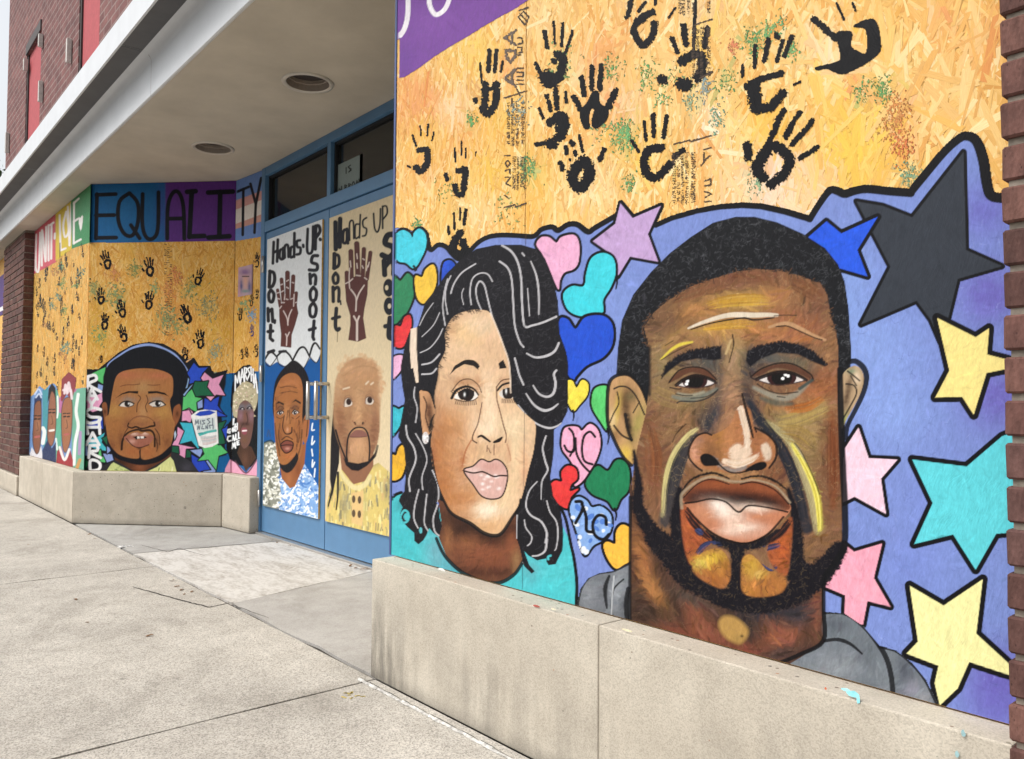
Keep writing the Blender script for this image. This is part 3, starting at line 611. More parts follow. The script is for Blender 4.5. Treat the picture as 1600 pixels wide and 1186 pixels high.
    for s_, wd in (('J 500,560 540,590 575,620', 2), ('J 490,640 540,650 555,700 510,790 470,860', 1.8), ('J 520,590 555,650', 1.5)): c.stroke(s_, wd, BLACK, .9, only=on)
    c.stroke('J 500,505 550,498 600,540 618,600 600,690 550,800 500,900 490,980', (6, 8, 7, 6, 6), BLACK, .95, lab=E2)
    # face
    face = T('G 300,900 268,765 330,672 440,582 560,512 700,462 850,418 970,402 1100,410 1230,440 1370,492 1412,560 1432,680 1466,790 1482,900 H 1484,300 1500,600 1510,900 1504,1100 I 1505,440 1440,565 1350,665 1200,785 1000,835 800,805 600,722 450,602 300,360 205,160 H 190,860 225,640 280,420 300,250 300,100')
    c.fill(face, '7f5836', FACE); on = [FACE]
    for s_, rx, ry, h, a, an in (
        # forehead
        ('G 500,620', 40, 22, '6b4a30', .8, -.4), ('G 700,520', 50, 18, '7c4a2e', .8, -.2), ('G 950,450', 60, 14, '7a4528', .85, 0), ('G 1250,520', 40, 24, '77482a', .8, .2), ('G 1340,640', 20, 40, '7a4a34', .8, 0), ('G 850,610', 70, 16, 'b98a30', .95, -.05), ('G 900,600', 34, 10, 'c9a338', .9, 0), ('G 620,660', 40, 16, 'ab7032', .85, -.2), ('G 1090,570', 26, 16, 'bb7a34', .85, 0), ('G 760,770', 60, 14, 'c08f34', .9, -.1), ('G 980,800', 50, 20, 'b5702f', .85, 0), ('G 1150,690', 36, 14, 'a4602f', .8, .1), ('G 1300,760', 40, 16, '97562e', .8, .3), ('G 1200,600', 24, 34, '8a5a34', .7, 0),
        ('G 350,760', 20, 26, '6f4c30', .8, 0), ('G 360,950', 14, 34, '8a7448', .8, 0), ('G 470,850', 34, 12, 'a57a38', .7, -.4), ('G 650,860', 34, 12, 'a8763a', .8, -.1), ('G 830,900', 18, 28, 'b48c48', .9, .1), ('G 860,960', 14, 16, 'd0ab70', .9, 0), ('G 1240,830', 40, 10, 'b0662f', .8, .2), ('G 1400,880', 14, 30, '9c6a3c', .7, 0),
        # eye sockets
        ('H 690,100', 26, 24, '34383e', .95, .3), ('H 740,230', 10, 44, '3d3f42', .9, 0), ('H 600,110', 34, 12, '55534a', .8, 0), ('H 420,160', 20, 18, '8c7a44', .8, 0), ('H 930,120', 18, 30, '34363c', .95, 0), ('H 1050,80', 40, 14, '4a4e4e', .9, 0), ('H 1230,110', 36, 14, '5e5a48', .8, .3), ('H 1330,210', 14, 20, '3a4240', .8, .5), ('H 890,260', 12, 40, '2c2d33', .9, 0), ('H 830,150', 16, 40, '8f7048', .8, 0),
        # cheeks
        ('H 380,300', 30, 30, '8d7246', .85, 0), ('H 540,380', 34, 16, '877042', .85, -.2), ('H 420,460', 44, 30, '7f5836', .8, 0), ('H 300,560', 22, 50, '744428', .85, 0), ('H 330,760', 22, 60, '7c4527', .85, 0), ('H 560,480', 22, 26, '8d6236', .7, 0), ('H 400,560', 30, 20, '8d683c', .7, -.4), ('H 620,420', 14, 20, '5a4a38', .7, .5),
        ('H 1350,290', 40, 26, 'a55c26', .95, -.5), ('H 1180,400', 50, 12, 'a15d27', .9, 0), ('H 1400,200', 18, 24, '9a5a2c', .8, 0), ('H 1230,490', 44, 30, '9c8148', .95, 0), ('H 1380,400', 16, 16, 'a9904c', .9, 0), ('H 1320,620', 26, 40, '91733f', .9, .2), ('H 1430,560', 14, 50, '743f24', .9, 0), ('H 1440,800', 18, 70, '713f25', .95, 0), ('H 1400,960', 14, 60, '7b5230', .8, 0), ('H 1100,470', 26, 18, '8e7a48', .8, 0), ('H 1040,420', 12, 30, '8f6a34', .7, 0),
        # nose
        ('H 810,330', 16, 60, 'a97d54', .9, 0), ('H 790,500', 18, 44, 'a06a40', .9, 0), ('H 740,600', 14, 30, 'b07a42', .9, 0), ('H 660,620', 22, 24, 'a8714c', .85, 0), ('H 690,680', 20, 12, '55432f', .8, .2), ('H 980,600', 16, 34, '9c6240', .9, 0), ('H 600,700', 14, 18, 'd7a17c', .9, 0),
        ('H 700,440', 14, 34, '33363f', .95, .35), ('H 660,490', 16, 20, '2d3038', .8, .6), ('H 940,400', 10, 36, '2c2e38', .95, -.3), ('H 1000,480', 12, 30, '34343a', .9, -.5),
        # around the mouth
        ('H 560,800', 20, 16, '7a4c2a', .9, 0), ('H 720,790', 26, 8, 'a5763c', .9, 0), ('H 900,815', 34, 8, 'ae7a40', .9, 0), ('H 1080,800', 24, 18, '774626', .9, 0), ('H 1140,720', 10, 22, '7a4626', .9, 0)): c.blob(s_, rx, ry, h, a, an, on)
    c.desat(FACE, .16, 1.03); c.desat(NK, .12)
    c.brush(FACE, 3000, (8, 26), (2, 5.5), 0.22, .85)
    for s_, wd, h, a, f in (('H 590,560 500,700 450,850 420,1000 400,1100', (10, 20, 22, 20), '38383c', .9, 6), ('H 600,520 530,580 450,700 405,850 385,1060', (4, 8, 8, 6), 'a89c70', .6, 4), ('H 520,620 440,740 395,880', 2, 'cdbf74', .4, 3), ('H 930,360 1010,490 1110,620 1190,780 1240,950 1275,1120 I 1290,340', (10, 14, 18, 20, 18), '272a33', .95, 6), ('H 1040,480 1180,600 1262,760 1320,920 1348,1080 1356,1160', (6, 12, 15, 14, 10), 'a0946a', .65, 5), ('H 1190,610 1280,760 1345,920 1368,1080 1368,1150', (3, 7, 8, 6), 'b8a84c', .6, 4), ('H 1230,660 1300,800 1355,960 1375,1080', (1, 2, 2), 'd9cc60', .3, 3), ('H 1440,420 1460,700 1450,1000', 9, '7c4426', .6, 8)):
        c.stroke(s_, wd, h, a, f=f, only=on)
    c.brush(FACE, 1500, (8, 24), (1.5, 4), 0.18, .7)
    c.bristle('H 600,520 530,580 450,700 405,850 385,1060', 10, ['b9ac7c', 'cdbf84', '9c9270', 'd0c47a'], 26, .75, on)
    c.bristle('H 1045,485 1180,605 1258,760 1315,920 1345,1090 1352,1170', 15, ['b5a878', 'c4b98c', '948a68', 'a89a70'], 30, .8, on)
    c.bristle('H 1190,610 1280,760 1345,920 1366,1080 1366,1165', 9, ['cfc04a', 'ded25a', 'e6dc74', 'b8a840'], 26, .85, on)
    c.bristle('H 580,570 500,700 450,860 415,1060', 20, ['2c2c32', '3c3a3c', '24242a'], 26, .7, on); c.bristle('H 930,360 1010,490 1110,620 1190,780 1240,950 1275,1120', 17, ['23252d', '2c2e36', '1e1f26'], 34, .75, on)
    c.bristle('H 1110,480 1200,470 1330,420 1420,380', 26, ['a58c50', '9a8048', 'b39a58'], 26, .6, on); c.bristle('H 1120,540 1240,560 1330,640', 30, ['95783f', 'a08648', '8a6c3a'], 26, .6, on); c.bristle('H 1150,395 1280,380 1390,320', 16, ['a86028', '9a5624', 'b46c30'], 20, .65, on)
    c.bristle('G 660,630 800,600 960,590 1060,600', 20, ['c09434', 'cda43c', 'ae7f30'], 30, .65, on); c.bristle('G 640,770 800,745 980,750', 14, ['c89a38', 'd0a640', 'b88834'], 22, .65, on); c.bristle('G 440,600 620,530 820,470', 22, ['6f4a30', '7c5236', '83543a'], 24, .55, on); c.bristle('G 1180,480 1300,530 1400,600', 24, ['70472c', '7f5232', '66402a'], 24, .55, on)
    c.bristle('H 330,280 400,330 560,370', 26, ['8d7448', '9a7e50', '7c6240'], 24, .55, on); c.bristle('H 300,520 330,700 320,860', 26, ['744428', '86502e', '683e28'], 26, .55, on); c.bristle('H 1450,480 1460,700 1450,950', 24, ['6e3c22', '7c4628', '60341f'], 26, .6, on)
    c.stroke('H 1210,610 1260,680 1330,830 1365,930', 1.3, '2c2a26', .8, only=on)
    for s_ in ('H 530,490 470,550 445,605', 'H 510,500 480,540'): c.stroke(s_, 1.2, '3a2618', .8, only=on)
    c.scratch(FACE, (1010, 420, 1320, 780), 900, 'c9ac80', 0.32, (4, 14), .5); c.scratch(FACE, (1010, 420, 1320, 900), 450, '3a2a1c', 0.45, (3, 12), .7)
    # furrows of the forehead
    FW = c.part('furrow', FACE)
    c.stroke('G 545,772 650,730 800,690 950,690 1040,688 1100,690', (2, 5, 7, 6, 4), 'd9cbb6', lab=FW, f=1.5); c.stroke('G 560,780 680,742 820,716 900,708 960,720 1080,706', (1, 1.6, 2.2, 1.4), '241a14', only=[FW, FACE]); c.stroke('G 1080,695 1150,690 1220,692', 1.2, '3a2a1e', .8)
    c.stroke('G 1050,765 1150,742 1230,768 1330,820 1400,845', (3, 6, 5, 3), 'b78e68', lab=FW, f=2); c.stroke('G 1095,762 1160,758 1240,790 1330,830 1380,845', 1.5, '2a1c14', .9)
    c.stroke('G 375,965 440,905 500,872 570,858', (1.5, 3.5, 4, 2), 'd9c44a', .95, f=2, only=on); c.stroke('G 375,970 450,925 560,872', 1, '3a2a1c', .8, only=on); c.stroke('G 400,880 450,850', 1.2, '3a2a1c', .7, only=on)
    c.stroke('G 820,812 828,870 812,940 800,985', (2, 1.2, 1.2), '241a14', .9, only=on); c.stroke('G 810,850 780,930', 3, 'c4a878', .8, f=2, only=on)
    # brows
    for s_ in ('G 378,1085 400,1010 470,950 560,915 650,898 748,888 752,965 700,972 600,962 500,982 430,1035', 'G 902,975 918,912 1000,880 1120,858 1230,870 1330,920 1412,1000 1400,1012 1330,985 1230,935 1100,925 1000,962 930,1015'):
        k = c.part('eyebrow', FACE); c.fill(s_, '15141a', k, f=2.5); P = T(s_)
        for i in range(80):
            x = rng.uniform(P[:, 0].min(), P[:, 0].max()); y = np.interp(x, *np.array(sorted(map(tuple, P[:len(P)//2+1]))).T); c.stroke(np.array([[x, y+1], [x+rng.normal(0, 1), y-rng.uniform(0, 2.5)]]), 1, '15141a', .9)
        c.scratch(k, (P[:, 0].min(), P[:, 1].min(), P[:, 0].max(), P[:, 1].max()), 60, '6b6a70', .5, (3, 9))
    # eyes
    c.fill('H 418,235 470,170 560,136 650,148 722,216 640,184 560,168 480,208', '5c3a2a', only=on, f=2, smooth=True); c.fill('H 940,192 1000,150 1100,116 1200,120 1290,168 1312,212 1230,172 1100,140 1000,182', '5a392a', only=on, f=2, smooth=True)
    for s_, ir, hl, rx in (('H 470,247 512,216 578,190 642,196 700,219 716,232 680,250 600,264 520,260', 'H 585,217', 'H 540,222 533,240', 20), ('H 972,211 1012,194 1092,169 1180,169 1246,195 1284,216 1200,236 1100,247 1015,229', 'H 1128,200', 'H 1152,182 1168,190 1135,206', 23)):
        k = c.part('eye', FACE); c.fill(s_, 'd9d0cc', k, smooth=True); c.ell(ir, rx, 15, '33191a', only=[k]); c.ell(ir, rx*.7, 13, '120b0c', only=[k])
        for q in T(hl): c.ell(np.array([q]), 2.6, 2.4, 'f6f6f6', only=[k])
        P = T(s_); c.stroke(P[:6], (4.5, 5, 3.5), '1a1110', .97); c.stroke(np.vstack([P[5:], P[:1]]), 1.5, '3a2420', .9)
    for s_, wd, h, a, f in (('H 450,318 540,336 640,312 722,270', (4, 8, 7, 3), '6f786f', .75, 4), ('H 480,300 560,310 640,290', 3, '9a9884', .8, 3), ('H 466,302 520,312 570,312', 1.2, '231c18', .9, 1), ('H 475,358 500,348 600,348 680,320 730,275', 1.6, '2a2a2a', .9, 1), ('H 430,262 480,272 500,268', 1.4, '2a201c', .9, 1), ('H 560,330 660,318 720,285', 1.1, '2a2420', .8, 1), ('H 425,230 480,160 560,134 650,148 722,212', 1.6, '201512', .95, 1),
        ('H 955,262 1060,310 1150,330 1230,296 1290,240', (4, 9, 8, 3), '8f8e80', .75, 4), ('H 1000,328 1090,358 1190,366', (5, 8, 5), '47544c', .7, 5), ('H 975,240 1040,280 1120,300 1230,290', 1.3, '231c18', .9, 1), ('H 1100,318 1150,324', 1.1, '231c18', .9, 1), ('H 1240,270 1320,215', 4, '3a4846', .9, 2), ('H 935,196 1000,146 1100,112 1200,116 1300,172 1325,208', 1.8, '201512', .95, 1), ('H 930,170 940,200 970,215', 2, '2a2020', .9, 1), ('H 880,160 905,180', 4, '3a3a3e', .7, 3)): c.stroke(s_, wd, h, a, f=f, only=on)
    # nose
    NO = c.part('nose', FACE)
    c.fill('H 690,560 650,546 592,570 552,640 552,700 592,752 640,770 760,790 850,798 920,784 1040,770 1090,700 1092,622 1042,562 960,520 930,400 860,380 800,500', 'a26c46', NO, smooth=True, f=3); on = [NO]
    for s_, rx, ry, h, a, an in (('H 740,560', 12, 34, 'a8743c', .9, 0), ('H 690,650', 20, 16, '7d5536', .85, 0), ('H 580,660', 8, 20, 'd0987a', .95, 0), ('H 610,590', 10, 8, '8f6a58', .7, 0), ('H 800,580', 12, 34, 'b47b50', .9, 0), ('H 1000,680', 12, 14, 'a86c48', .9, 0), ('H 970,560', 8, 20, '8f5a3a', .8, 0), ('H 690,720', 16, 8, '3a2c22', .9, .2), ('H 930,770', 14, 6, '6a4630', .8, 0)): c.blob(s_, rx, ry, h, a, an, on)
    c.brush(NO, 260, (6, 16), (1.8, 4), .12, .7)
    for s_, wd, h, a, f in (('H 862,365 888,450 912,560 908,660', (7, 9, 8, 8), 'dcc6b0', .98, 2), ('H 770,722 850,742 930,715 970,690', (7, 11, 8, 4), 'dcc4ac', .98, 2.5), ('H 700,700 750,752 830,782 900,760', (4, 6, 5), '8a807a', .9, 3)): c.stroke(s_, wd, h, a, f=f, only=on)
    c.fill('H 800,700 800,650 850,610 900,640 935,640 930,690 860,720', 'd9c0a8', f=4, smooth=True, only=on); c.fill('H 1000,630 1030,605 1060,640 1060,700 1030,720 1010,680', 'd0baa4', f=4, smooth=True, only=on)
    c.brush(NO, 260, (5, 14), (1.4, 3.2), .1, .75); c.bristle('H 862,365 888,450 912,560 905,650', 8, ['dcc6b0', 'c9ae94', 'e6d6c4'], 14, .7, on); c.bristle('H 770,722 850,742 930,715 970,690', 9, ['dcc4ac', 'c0a488', 'e4d2c0'], 12, .7, on)
    c.fill('H 618,700 648,674 700,690 742,742 690,752 640,748', '120f11', f=1.5, smooth=True, only=on); c.fill('H 900,782 960,738 1020,726 1034,755 985,785', '120f11', f=1.5, smooth=True, only=on)
    for s_, wd in (('H 690,560 650,546 592,570 552,640 550,700 590,752 630,782', (2, 2.5, 2.5)), ('H 960,512 1042,558 1092,620 1092,700 1050,765', (2, 3, 2.5)), ('H 740,745 790,785 850,796 920,782', 1.8), ('H 960,515 970,540', 2), ('H 880,300 905,400 935,520 950,575', (2, 4, 2))): c.stroke(s_, wd, '1c1413', .95)
    # beard
    BD = c.part('beard', FACE)
    for s_, wd in (('H 205,660 215,740 232,860 I 230,200 300,340 400,440', (5, 9, 17, 24, 30)), ('I 330,400 430,500 520,620 640,712 800,790 980,818 1150,775 1290,690 1400,590 1490,470', (30, 40, 36, 30, 28, 32, 40, 40, 26)), ('H 490,900 480,1000 I 470,300 490,450 520,600', (10, 18, 24, 26)), ('H 1170,900 1200,1000 I 1215,300 1230,450 1210,640', (7, 13, 18, 26)), ('I 850,430 850,560 845,760', (30, 20, 34)), ('I 590,345 720,420 860,448 1000,430 1110,372', (11, 15, 17, 12)), ('I 1260,600 1300,680 1200,760', 30)): c.stroke(s_, wd, '15131a', lab=BD, f=4, rough=0.25)
    c.scratch(BD, (1000, 800, 1320, 955), 900, '5c5048', 0.45, (3, 9)); c.scratch(BD, (1060, 830, 1260, 955), 200, '8f7a58', 0.35, (3, 9))
    CH = c.part('chin', FACE)
    c.fill('I 500,205 560,235 640,350 690,420 640,480 570,570 535,520 510,400', '97502f', CH, f=4, smooth=True); c.fill('I 1190,275 1100,370 1040,460 1060,560 1150,640 1180,520', '99522f', CH, f=4, smooth=True)
    c.fill('I 570,580 640,490 740,470 798,540 806,650 760,716 680,690 600,640', '9a6236', CH, f=4, smooth=True); c.fill('I 885,530 940,508 1030,580 1150,650 1130,740 1000,770 890,745 874,640', '9c6636', CH, f=4, smooth=True); on = [CH]
    for s_, rx, ry, h, a, an in (('I 690,530', 28, 12, 'c8a440', .98, -.2), ('I 620,560', 14, 8, 'd3bd58', .9, -.4), ('I 740,600', 14, 16, 'b07a36', .7, 0), ('I 700,660', 18, 12, 'a06030', .7, 0), ('I 940,570', 16, 20, 'c39a3e', .95, 0), ('I 990,630', 14, 8, 'cda956', .9, -.3), ('I 1060,700', 26, 14, 'b0713a', .9, 0), ('I 930,730', 14, 8, 'b57a34', .8, 0), ('I 1130,460', 10, 20, 'bd5f30', .8, 0), ('I 560,330', 10, 20, 'b05a34', .7, 0)): c.blob(s_, rx, ry, h, a, an, on)
    c.brush(CH, 420, (6, 18), (1.6, 4), .2, .85)
    c.scratch(CH, (1062, 790, 1240, 935), 130, '15131a', .75, (4, 12), 1.0)
    for q in ('I 520,230 600,330 690,420', 'I 1180,290 1110,370 1010,440'): c.bristle(q, 13, ['17141a', '241a1c', '15131a'], 22, .85, [CH, BD])
    for s_, wd in (('I 600,500 660,446 760,436', (5, 8, 6)), ('I 950,490 1010,540 1060,590 1100,570', (7, 8, 6)), ('I 980,480 1060,460 1120,445', (5, 8, 4)), ('I 590,350 640,380', 8)): c.bristle(s_, np.max(wd)*1.2, ['2c3350', '3a4470', '22273c'], 16, .8, [CH, BD])
    # moustache and lips
    k = c.part('moustache', FACE)
    for s_ in ('H 508,905 560,840 650,802 720,800 800,832', 'H 880,832 980,815 1080,842 1170,910'): c.stroke(s_, (3.5, 3.5, 4, 2.5), '1c1513', lab=k, f=2, rough=0.6)
    LP = c.part('lips', FACE)
    c.fill('I 508,158 600,62 690,30 800,60 870,62 960,46 1080,90 1176,190 1180,235 1120,300 1040,372 920,428 800,412 690,362 590,272 530,200', 'b77656', LP, smooth=True)
    c.fill('I 510,155 600,62 690,30 800,60 870,62 960,46 1080,90 1174,190 1160,232 1080,220 960,196 880,214 800,182 680,160 560,182', '7a4128', smooth=True, only=[LP]); on = [LP]
    for s_, rx, ry, h, a, an in (('I 680,120', 30, 12, '4a2820', .9, -.1), ('I 860,160', 60, 14, '2a1917', .98, .05), ('I 580,150', 16, 8, '3a211c', .9, -.3), ('I 1060,180', 30, 10, '2e1c19', .95, .3), ('I 720,70', 34, 8, '93502f', .8, 0), ('I 1000,90', 40, 8, '8f4e30', .8, .2), ('I 780,240', 30, 14, 'eddccd', .98, .35), ('I 740,200', 14, 8, 'f0e2d6', .9, .2), ('I 960,216', 28, 7, 'ead6c4', .95, .1), ('I 880,345', 34, 10, 'ecd6c6', .95, -.1), ('I 820,310', 14, 16, 'e4c4b0', .8, 0), ('I 1080,280', 24, 14, 'ba7a5a', .8, 0), ('I 640,250', 16, 14, 'bd8262', .8, .5), ('I 960,380', 30, 8, 'cf9c84', .8, -.2)): c.blob(s_, rx, ry, h, a, an, on)
    c.brush(LP, 200, (6, 16), (1.5, 3.5), .1, .7, 0.1)
    c.stroke('I 525,185 600,175 690,158 780,178 858,240 920,200 1040,212 1165,240', (2.5, 2, 2, 2.5, 2, 2), '1a1110', .95); c.stroke('I 540,215 590,278 690,368 800,420 920,434 1040,378 1140,270', (2.5, 3, 2.5), '1a1110', .9)
    c.stroke('I 505,215 500,160 512,118 600,50 690,20 800,45 880,50 960,40 1090,80 1180,180', (4, 3.5, 3, 2.5, 2, 2.5), 'a8957c', .7, f=2); c.stroke('I 515,150 600,66 690,36 800,66', 1.3, '1c1210', .9); c.stroke('I 870,66 960,54 1080,98 1172,190', 1.6, '1c1210', .9)
    # sideburn edge and black contour
    c.stroke('G 300,890 300,1184', 5, '17181c', .85, f=4, only=[FACE, HR]); c.stroke('H 1492,150 1500,500 1512,800 1522,1000 I 1520,440 1460,560 1400,640 1388,700', (8, 9, 9, 8, 7), BLACK, .97, f=2)
    P = curve(T('G 300,900 268,765 330,672 440,582 560,512 700,462 850,418 970,402 1100,410 1230,440 1370,492 1412,560 1432,680 1466,790'), False)
    for i in range(260):
        q = P[rng.integers(0, len(P))]; c.stroke(np.array([q+rng.normal(0, 1.2, 2), q+rng.normal(0, 3, 2)]), .8, rng.choice(['17181c', '2a2420', '6a4a34']), .7)
# ------------------------------------------------------------------ places (metres; X along the street front, Y into the building)
YW = 1.515; YL = 1.43; ZL = 0.40; ZS = 2.665; YD = 2.40
RX0, RX1 = -2.435, -0.40                      # right mural
S0, S1 = (-6.96, 1.515), (-6.09, 2.345)        # slanted wall
T0, T1 = (-6.09, 2.345), (-5.665, 2.385)        # narrow wall beside the doors
LX0, LX1 = -9.27, -6.96                        # left front wall
PAINT = m_paint(); PAINTM = m_paint('door_board_paint', 0.55, 0.12); STRAND = m_strand()
OSBM = m_plain('osb_edge', srgb('dcac60'), 0.7, 0.3, 0, 0.25, 60)

def paint_right(c):
    PU = c.part('painted_corner', label='purple painted corner with white brush lettering')
    c.fill('A 85,-900 2300,-900 1500,-350 960,-32 905,0 830,52 720,112 600,182 500,245 400,302 310,360 230,420 130,484 85,492', '7a4b9c', PU, rough=0.0)
    c.blob('A 300,150', 50, 30, '8656a8', 0.5, only=[PU]); c.blob('A 130,380', 20, 30, '6d4796', 0.5, only=[PU]); c.brush(PU, 300, (10, 30), (2, 6), .07, .7)
    k = c.part('lettering', PU); c.stroke('A 160,-300 152,-120 152,60 145,130 128,185 104,222', 6.5, 'efeaf0', lab=k)
    c.stroke('A 330,-130 290,-90 283,-20 292,45 325,92 372,70 402,20 412,-40 380,-120 330,-130', (6.5, 6, 6), 'efeaf0', lab=k)
    # --- background field
    BG = c.part('painted_background')
    top = T('p 600,366 D 80,240 265,280 290,378 340,348 390,362 430,408 470,437 520,408 580,342 640,304 720,288 830,290 935,295 985,252 1050,236 1090,258 1150,222 1210,222 1275,267 1320,242 1450,166 G 340,130 440,85 600,40 740,15 880,5 1000,12 1150,45 1305,92 C 320,480 380,392 420,385 480,410 540,392 620,376 760,390 895,402 960,320 1100,150 1200,64 1250,54 1300,84 1345,200 1368,350 1400,432 1460,444 p 1600,312')
    c.fill(np.vstack([top, T('p 1600,1186 600,1186')]), '798ccb', BG)
    for s_, r, h, a in (('p 1545,460 1560,620 1560,1060', 60, '6a5cb4', .8), ('p 1360,540 1390,640', 70, '8aa4e2', .7), ('p 1470,780 1420,880', 55, '788ad2', .6), ('p 1200,330 960,470', 50, '8096d2', .6), ('p 640,420 700,390', 40, '6f7fc4', .5), ('p 1560,1100 1540,330', 50, '6a62ba', .7), ('p 1320,480 1330,420', 40, '86a2de', .6)):
        c.blob(s_, r, r, h, a, only=[BG])
    c.brush(BG, 2600, (10, 34), (2, 6), 0.075, .65); c.scratch(BG, (1290, 330, 1565, 1110), 420, '48508c', .55, (3, 14), .6); c.scratch(BG, (1290, 330, 1565, 1110), 200, 'a4b2e2', .5, (3, 14), .6); c.scratch(BG, (615, 340, 1300, 900), 400, '48508c', .5, (3, 10), .6)
    c.stroke('D 265,280 290,378 340,348 390,362 430,408 470,437 520,408 580,342 640,304 720,288 830,290 935,295 985,252 1050,236 1090,258 1150,222 1210,222 1275,267 1320,242 1450,166', (6, 6, 6, 7, 7), BLACK, lab=BG)
    c.stroke('G 340,130 440,85 600,40 740,15 880,5 1000,12 1150,45 1305,92 C 320,480 380,392', (6.5, 7, 8, 8), BLACK, lab=BG, smooth=False)
    c.stroke('C 262,572 320,480 385,395 430,395 480,414 540,396 620,384 760,398 895,408', (8, 11, 11), BLACK, lab=BG)
    c.stroke('C 890,408 960,322 1100,155 1195,70 1250,54 1305,88 1345,200 1368,350 1395,425 1470,442', (11, 11, 14, 13), BLACK, lab=BG)
    # --- stars
    ST = 'painted_star'
    c.shape('p 1506,238 1510,391 1566,416 1497,436 1482,498 1470,535 1455,500 1433,470 1346,507 1392,417 1339,315 1380,322 1426,340', '353a43', ST, 4.5)
    c.shape('p 1292,346 1315,365 1372,339 1340,391 1356,432 1318,421 1262,405 1262,372', '2a59dc', ST, 5)
    c.stroke('p 1315,361 1370,337', 4, BLACK, only=None)
    c.shape('p 1465,497 1525,527 1546,513 1543,554 1590,566 1590,573 1542,583 1522,648 1504,620 1462,621 1484,579', 'efdd8c', ST, 8)
    c.shape('p 1342,668 1358,716 1403,718 1377,748 1385,803 1336,776 1318,785 1318,705', 'eccadb', ST, 5)
    c.shape('p 1426,718 1511,729 1566,682 1600,668 1600,830 1557,834 1525,890 1490,835 1429,850 1458,786', '5fcdd8', ST, 6.5)
    c.shape('p 1320,850 1335,862 1379,849 1366,903 1392,948 1356,939 1349,976 1320,970 1321,930 1288,916 1288,905', 'eba2b6', ST, 5)
    c.shape('p 1422,915 1475,946 1536,905 1526,990 1574,1034 1600,1060 1570,1052 1515,1034 1497,1075 1469,1102 1461,1067 1467,1040 1417,1021 1435,1002', 'ede8a6', ST, 8)
    c.shape('p 970,318 989,341 1033,322 1013,366 1029,409 985,401 966,432 957,398 927,377 962,350', 'bd9fcc', ST, 4)
    # --- hearts
    HT = 'painted_heart'
    for s_, h, lw in (
        ('D 80,330 85,275 120,255 160,272 180,300 192,268 225,246 262,280 266,350 240,420 192,492 140,460 85,440', '45c6da', 3.2),
        ('D 60,560 105,572 150,525 188,570 188,660 150,760 95,822 60,835', '2f7f56', 3),
        ('D 197,545 240,548 262,500 310,470 330,530 320,620 255,712 207,670', 'ecc044', 3),
        ('D 365,510 380,455 420,445 450,480 440,520 400,560 365,590', '2850c2', 3),
        ('D 70,858 108,855 130,800 165,788 173,850 150,920 120,985 70,972', 'dc3a3e', 3),
        ('D 50,1060 120,1040 113,1120 50,1184', 'e6b0d2', 2.5),
        ('E 50,312 95,318 127,308 110,400 70,468 50,470', '3fbccd', 3), ('E 40,610 78,605 95,560 125,545 143,620 110,740 40,752', 'ecb436', 3.2),
        ('D 955,345 985,300 1035,300 1080,334 1112,298 1190,285 1222,340 1218,450 1188,498 1130,520 1102,570 1095,625 1070,580 1030,480 990,400', 'e6abcb', 3.5),
        ('D 1125,690 1130,640 1180,604 1252,604 1268,520 1300,430 1370,397 1435,430 1450,520 1420,610 1372,690 1365,775 1240,792 1160,760', '42cbd9', 3.5),
        ('D 1100,815 1150,812 1200,872 1260,800 1370,790 1430,850 1428,970 1370,1050 1270,1100 1205,1165 1186,1190 1150,1150 1140,1050 1100,950', '2550ca', 4),
        ('E 1130,190 1150,140 1182,142 1206,184 1240,135 1278,160 1272,230 1225,290 1185,330 1150,270', 'efdb50', 2.5),
        ('E 1300,260 1320,190 1380,170 1402,200 1395,330 1400,450 1360,400 1310,320', '5bc76e', 3),
        ('E 1265,790 1290,720 1340,672 1402,704 1450,640 1500,640 1535,700 1530,820 1480,880 1445,945 1400,890 1310,850', '207a50', 3.2),
        ('F 1375,370 1400,345 1448,357 1455,280 1490,240 1535,260 1545,330 1548,450 1500,490 1450,512 1400,450', 'efb745', 3.8)):
        c.shape(s_, h, HT, lw, smooth=True)
    for s_, wd in (('E 1185,325 1190,355 1184,388', 2.5), ('E 1398,440 1408,490 1400,535', 3), ('D 188,480 205,500 195,510', 3), ('D 1462,540 1458,590 1452,622', 3), ('E 1445,940 1455,975 1450,1010', 3.5)): c.stroke(s_, (wd, wd*.5), BLACK)
    k = c.shape('E 1115,500 1130,440 1170,425 1215,430 1240,452 1290,410 1340,450 1355,540 1330,630 1290,700 1240,770 1195,795 1210,720 1170,640 1120,570', 'ebaac6', HT, 3.2, smooth=True, label='pink heart with the letters A and C')
    c.stroke('E 1130,545 1150,578 1185,582 1192,530 1185,470 1160,438', 3, BLACK); c.stroke('E 1200,500 1205,590 1240,660 1290,712', 3, BLACK); c.stroke('E 1190,560 1165,610', 2.5, BLACK)
    c.stroke('E 1322,490 1290,458 1252,490 1240,570 1255,640 1305,662', 3, BLACK)
    k = c.shape('E 1040,800 1070,765 1115,768 1112,710 1150,672 1200,690 1210,750 1172,788 1165,830 1218,815 1168,870 1155,935 1100,915 1060,860', 'dd3c3c', HT, 3.2, smooth=True)
    k = c.shape('F 1165,150 1180,90 1220,65 1270,90 1300,130 1360,125 1420,180 1420,270 1380,330 1310,370 1260,430 1230,350 1190,230', '86aae0', HT, 3.2, smooth=True, label='blue and white marbled heart with brush letters')
    for i in range(26):
        q = np.array([[rng.uniform(893, 955), rng.uniform(778, 865)]]); c.ell(q, rng.uniform(3, 7), rng.uniform(2.5, 4.5), 'e8eef6' if i % 2 else '4c79cb', only=[k], a=.9, ang=rng.uniform(0, 3))
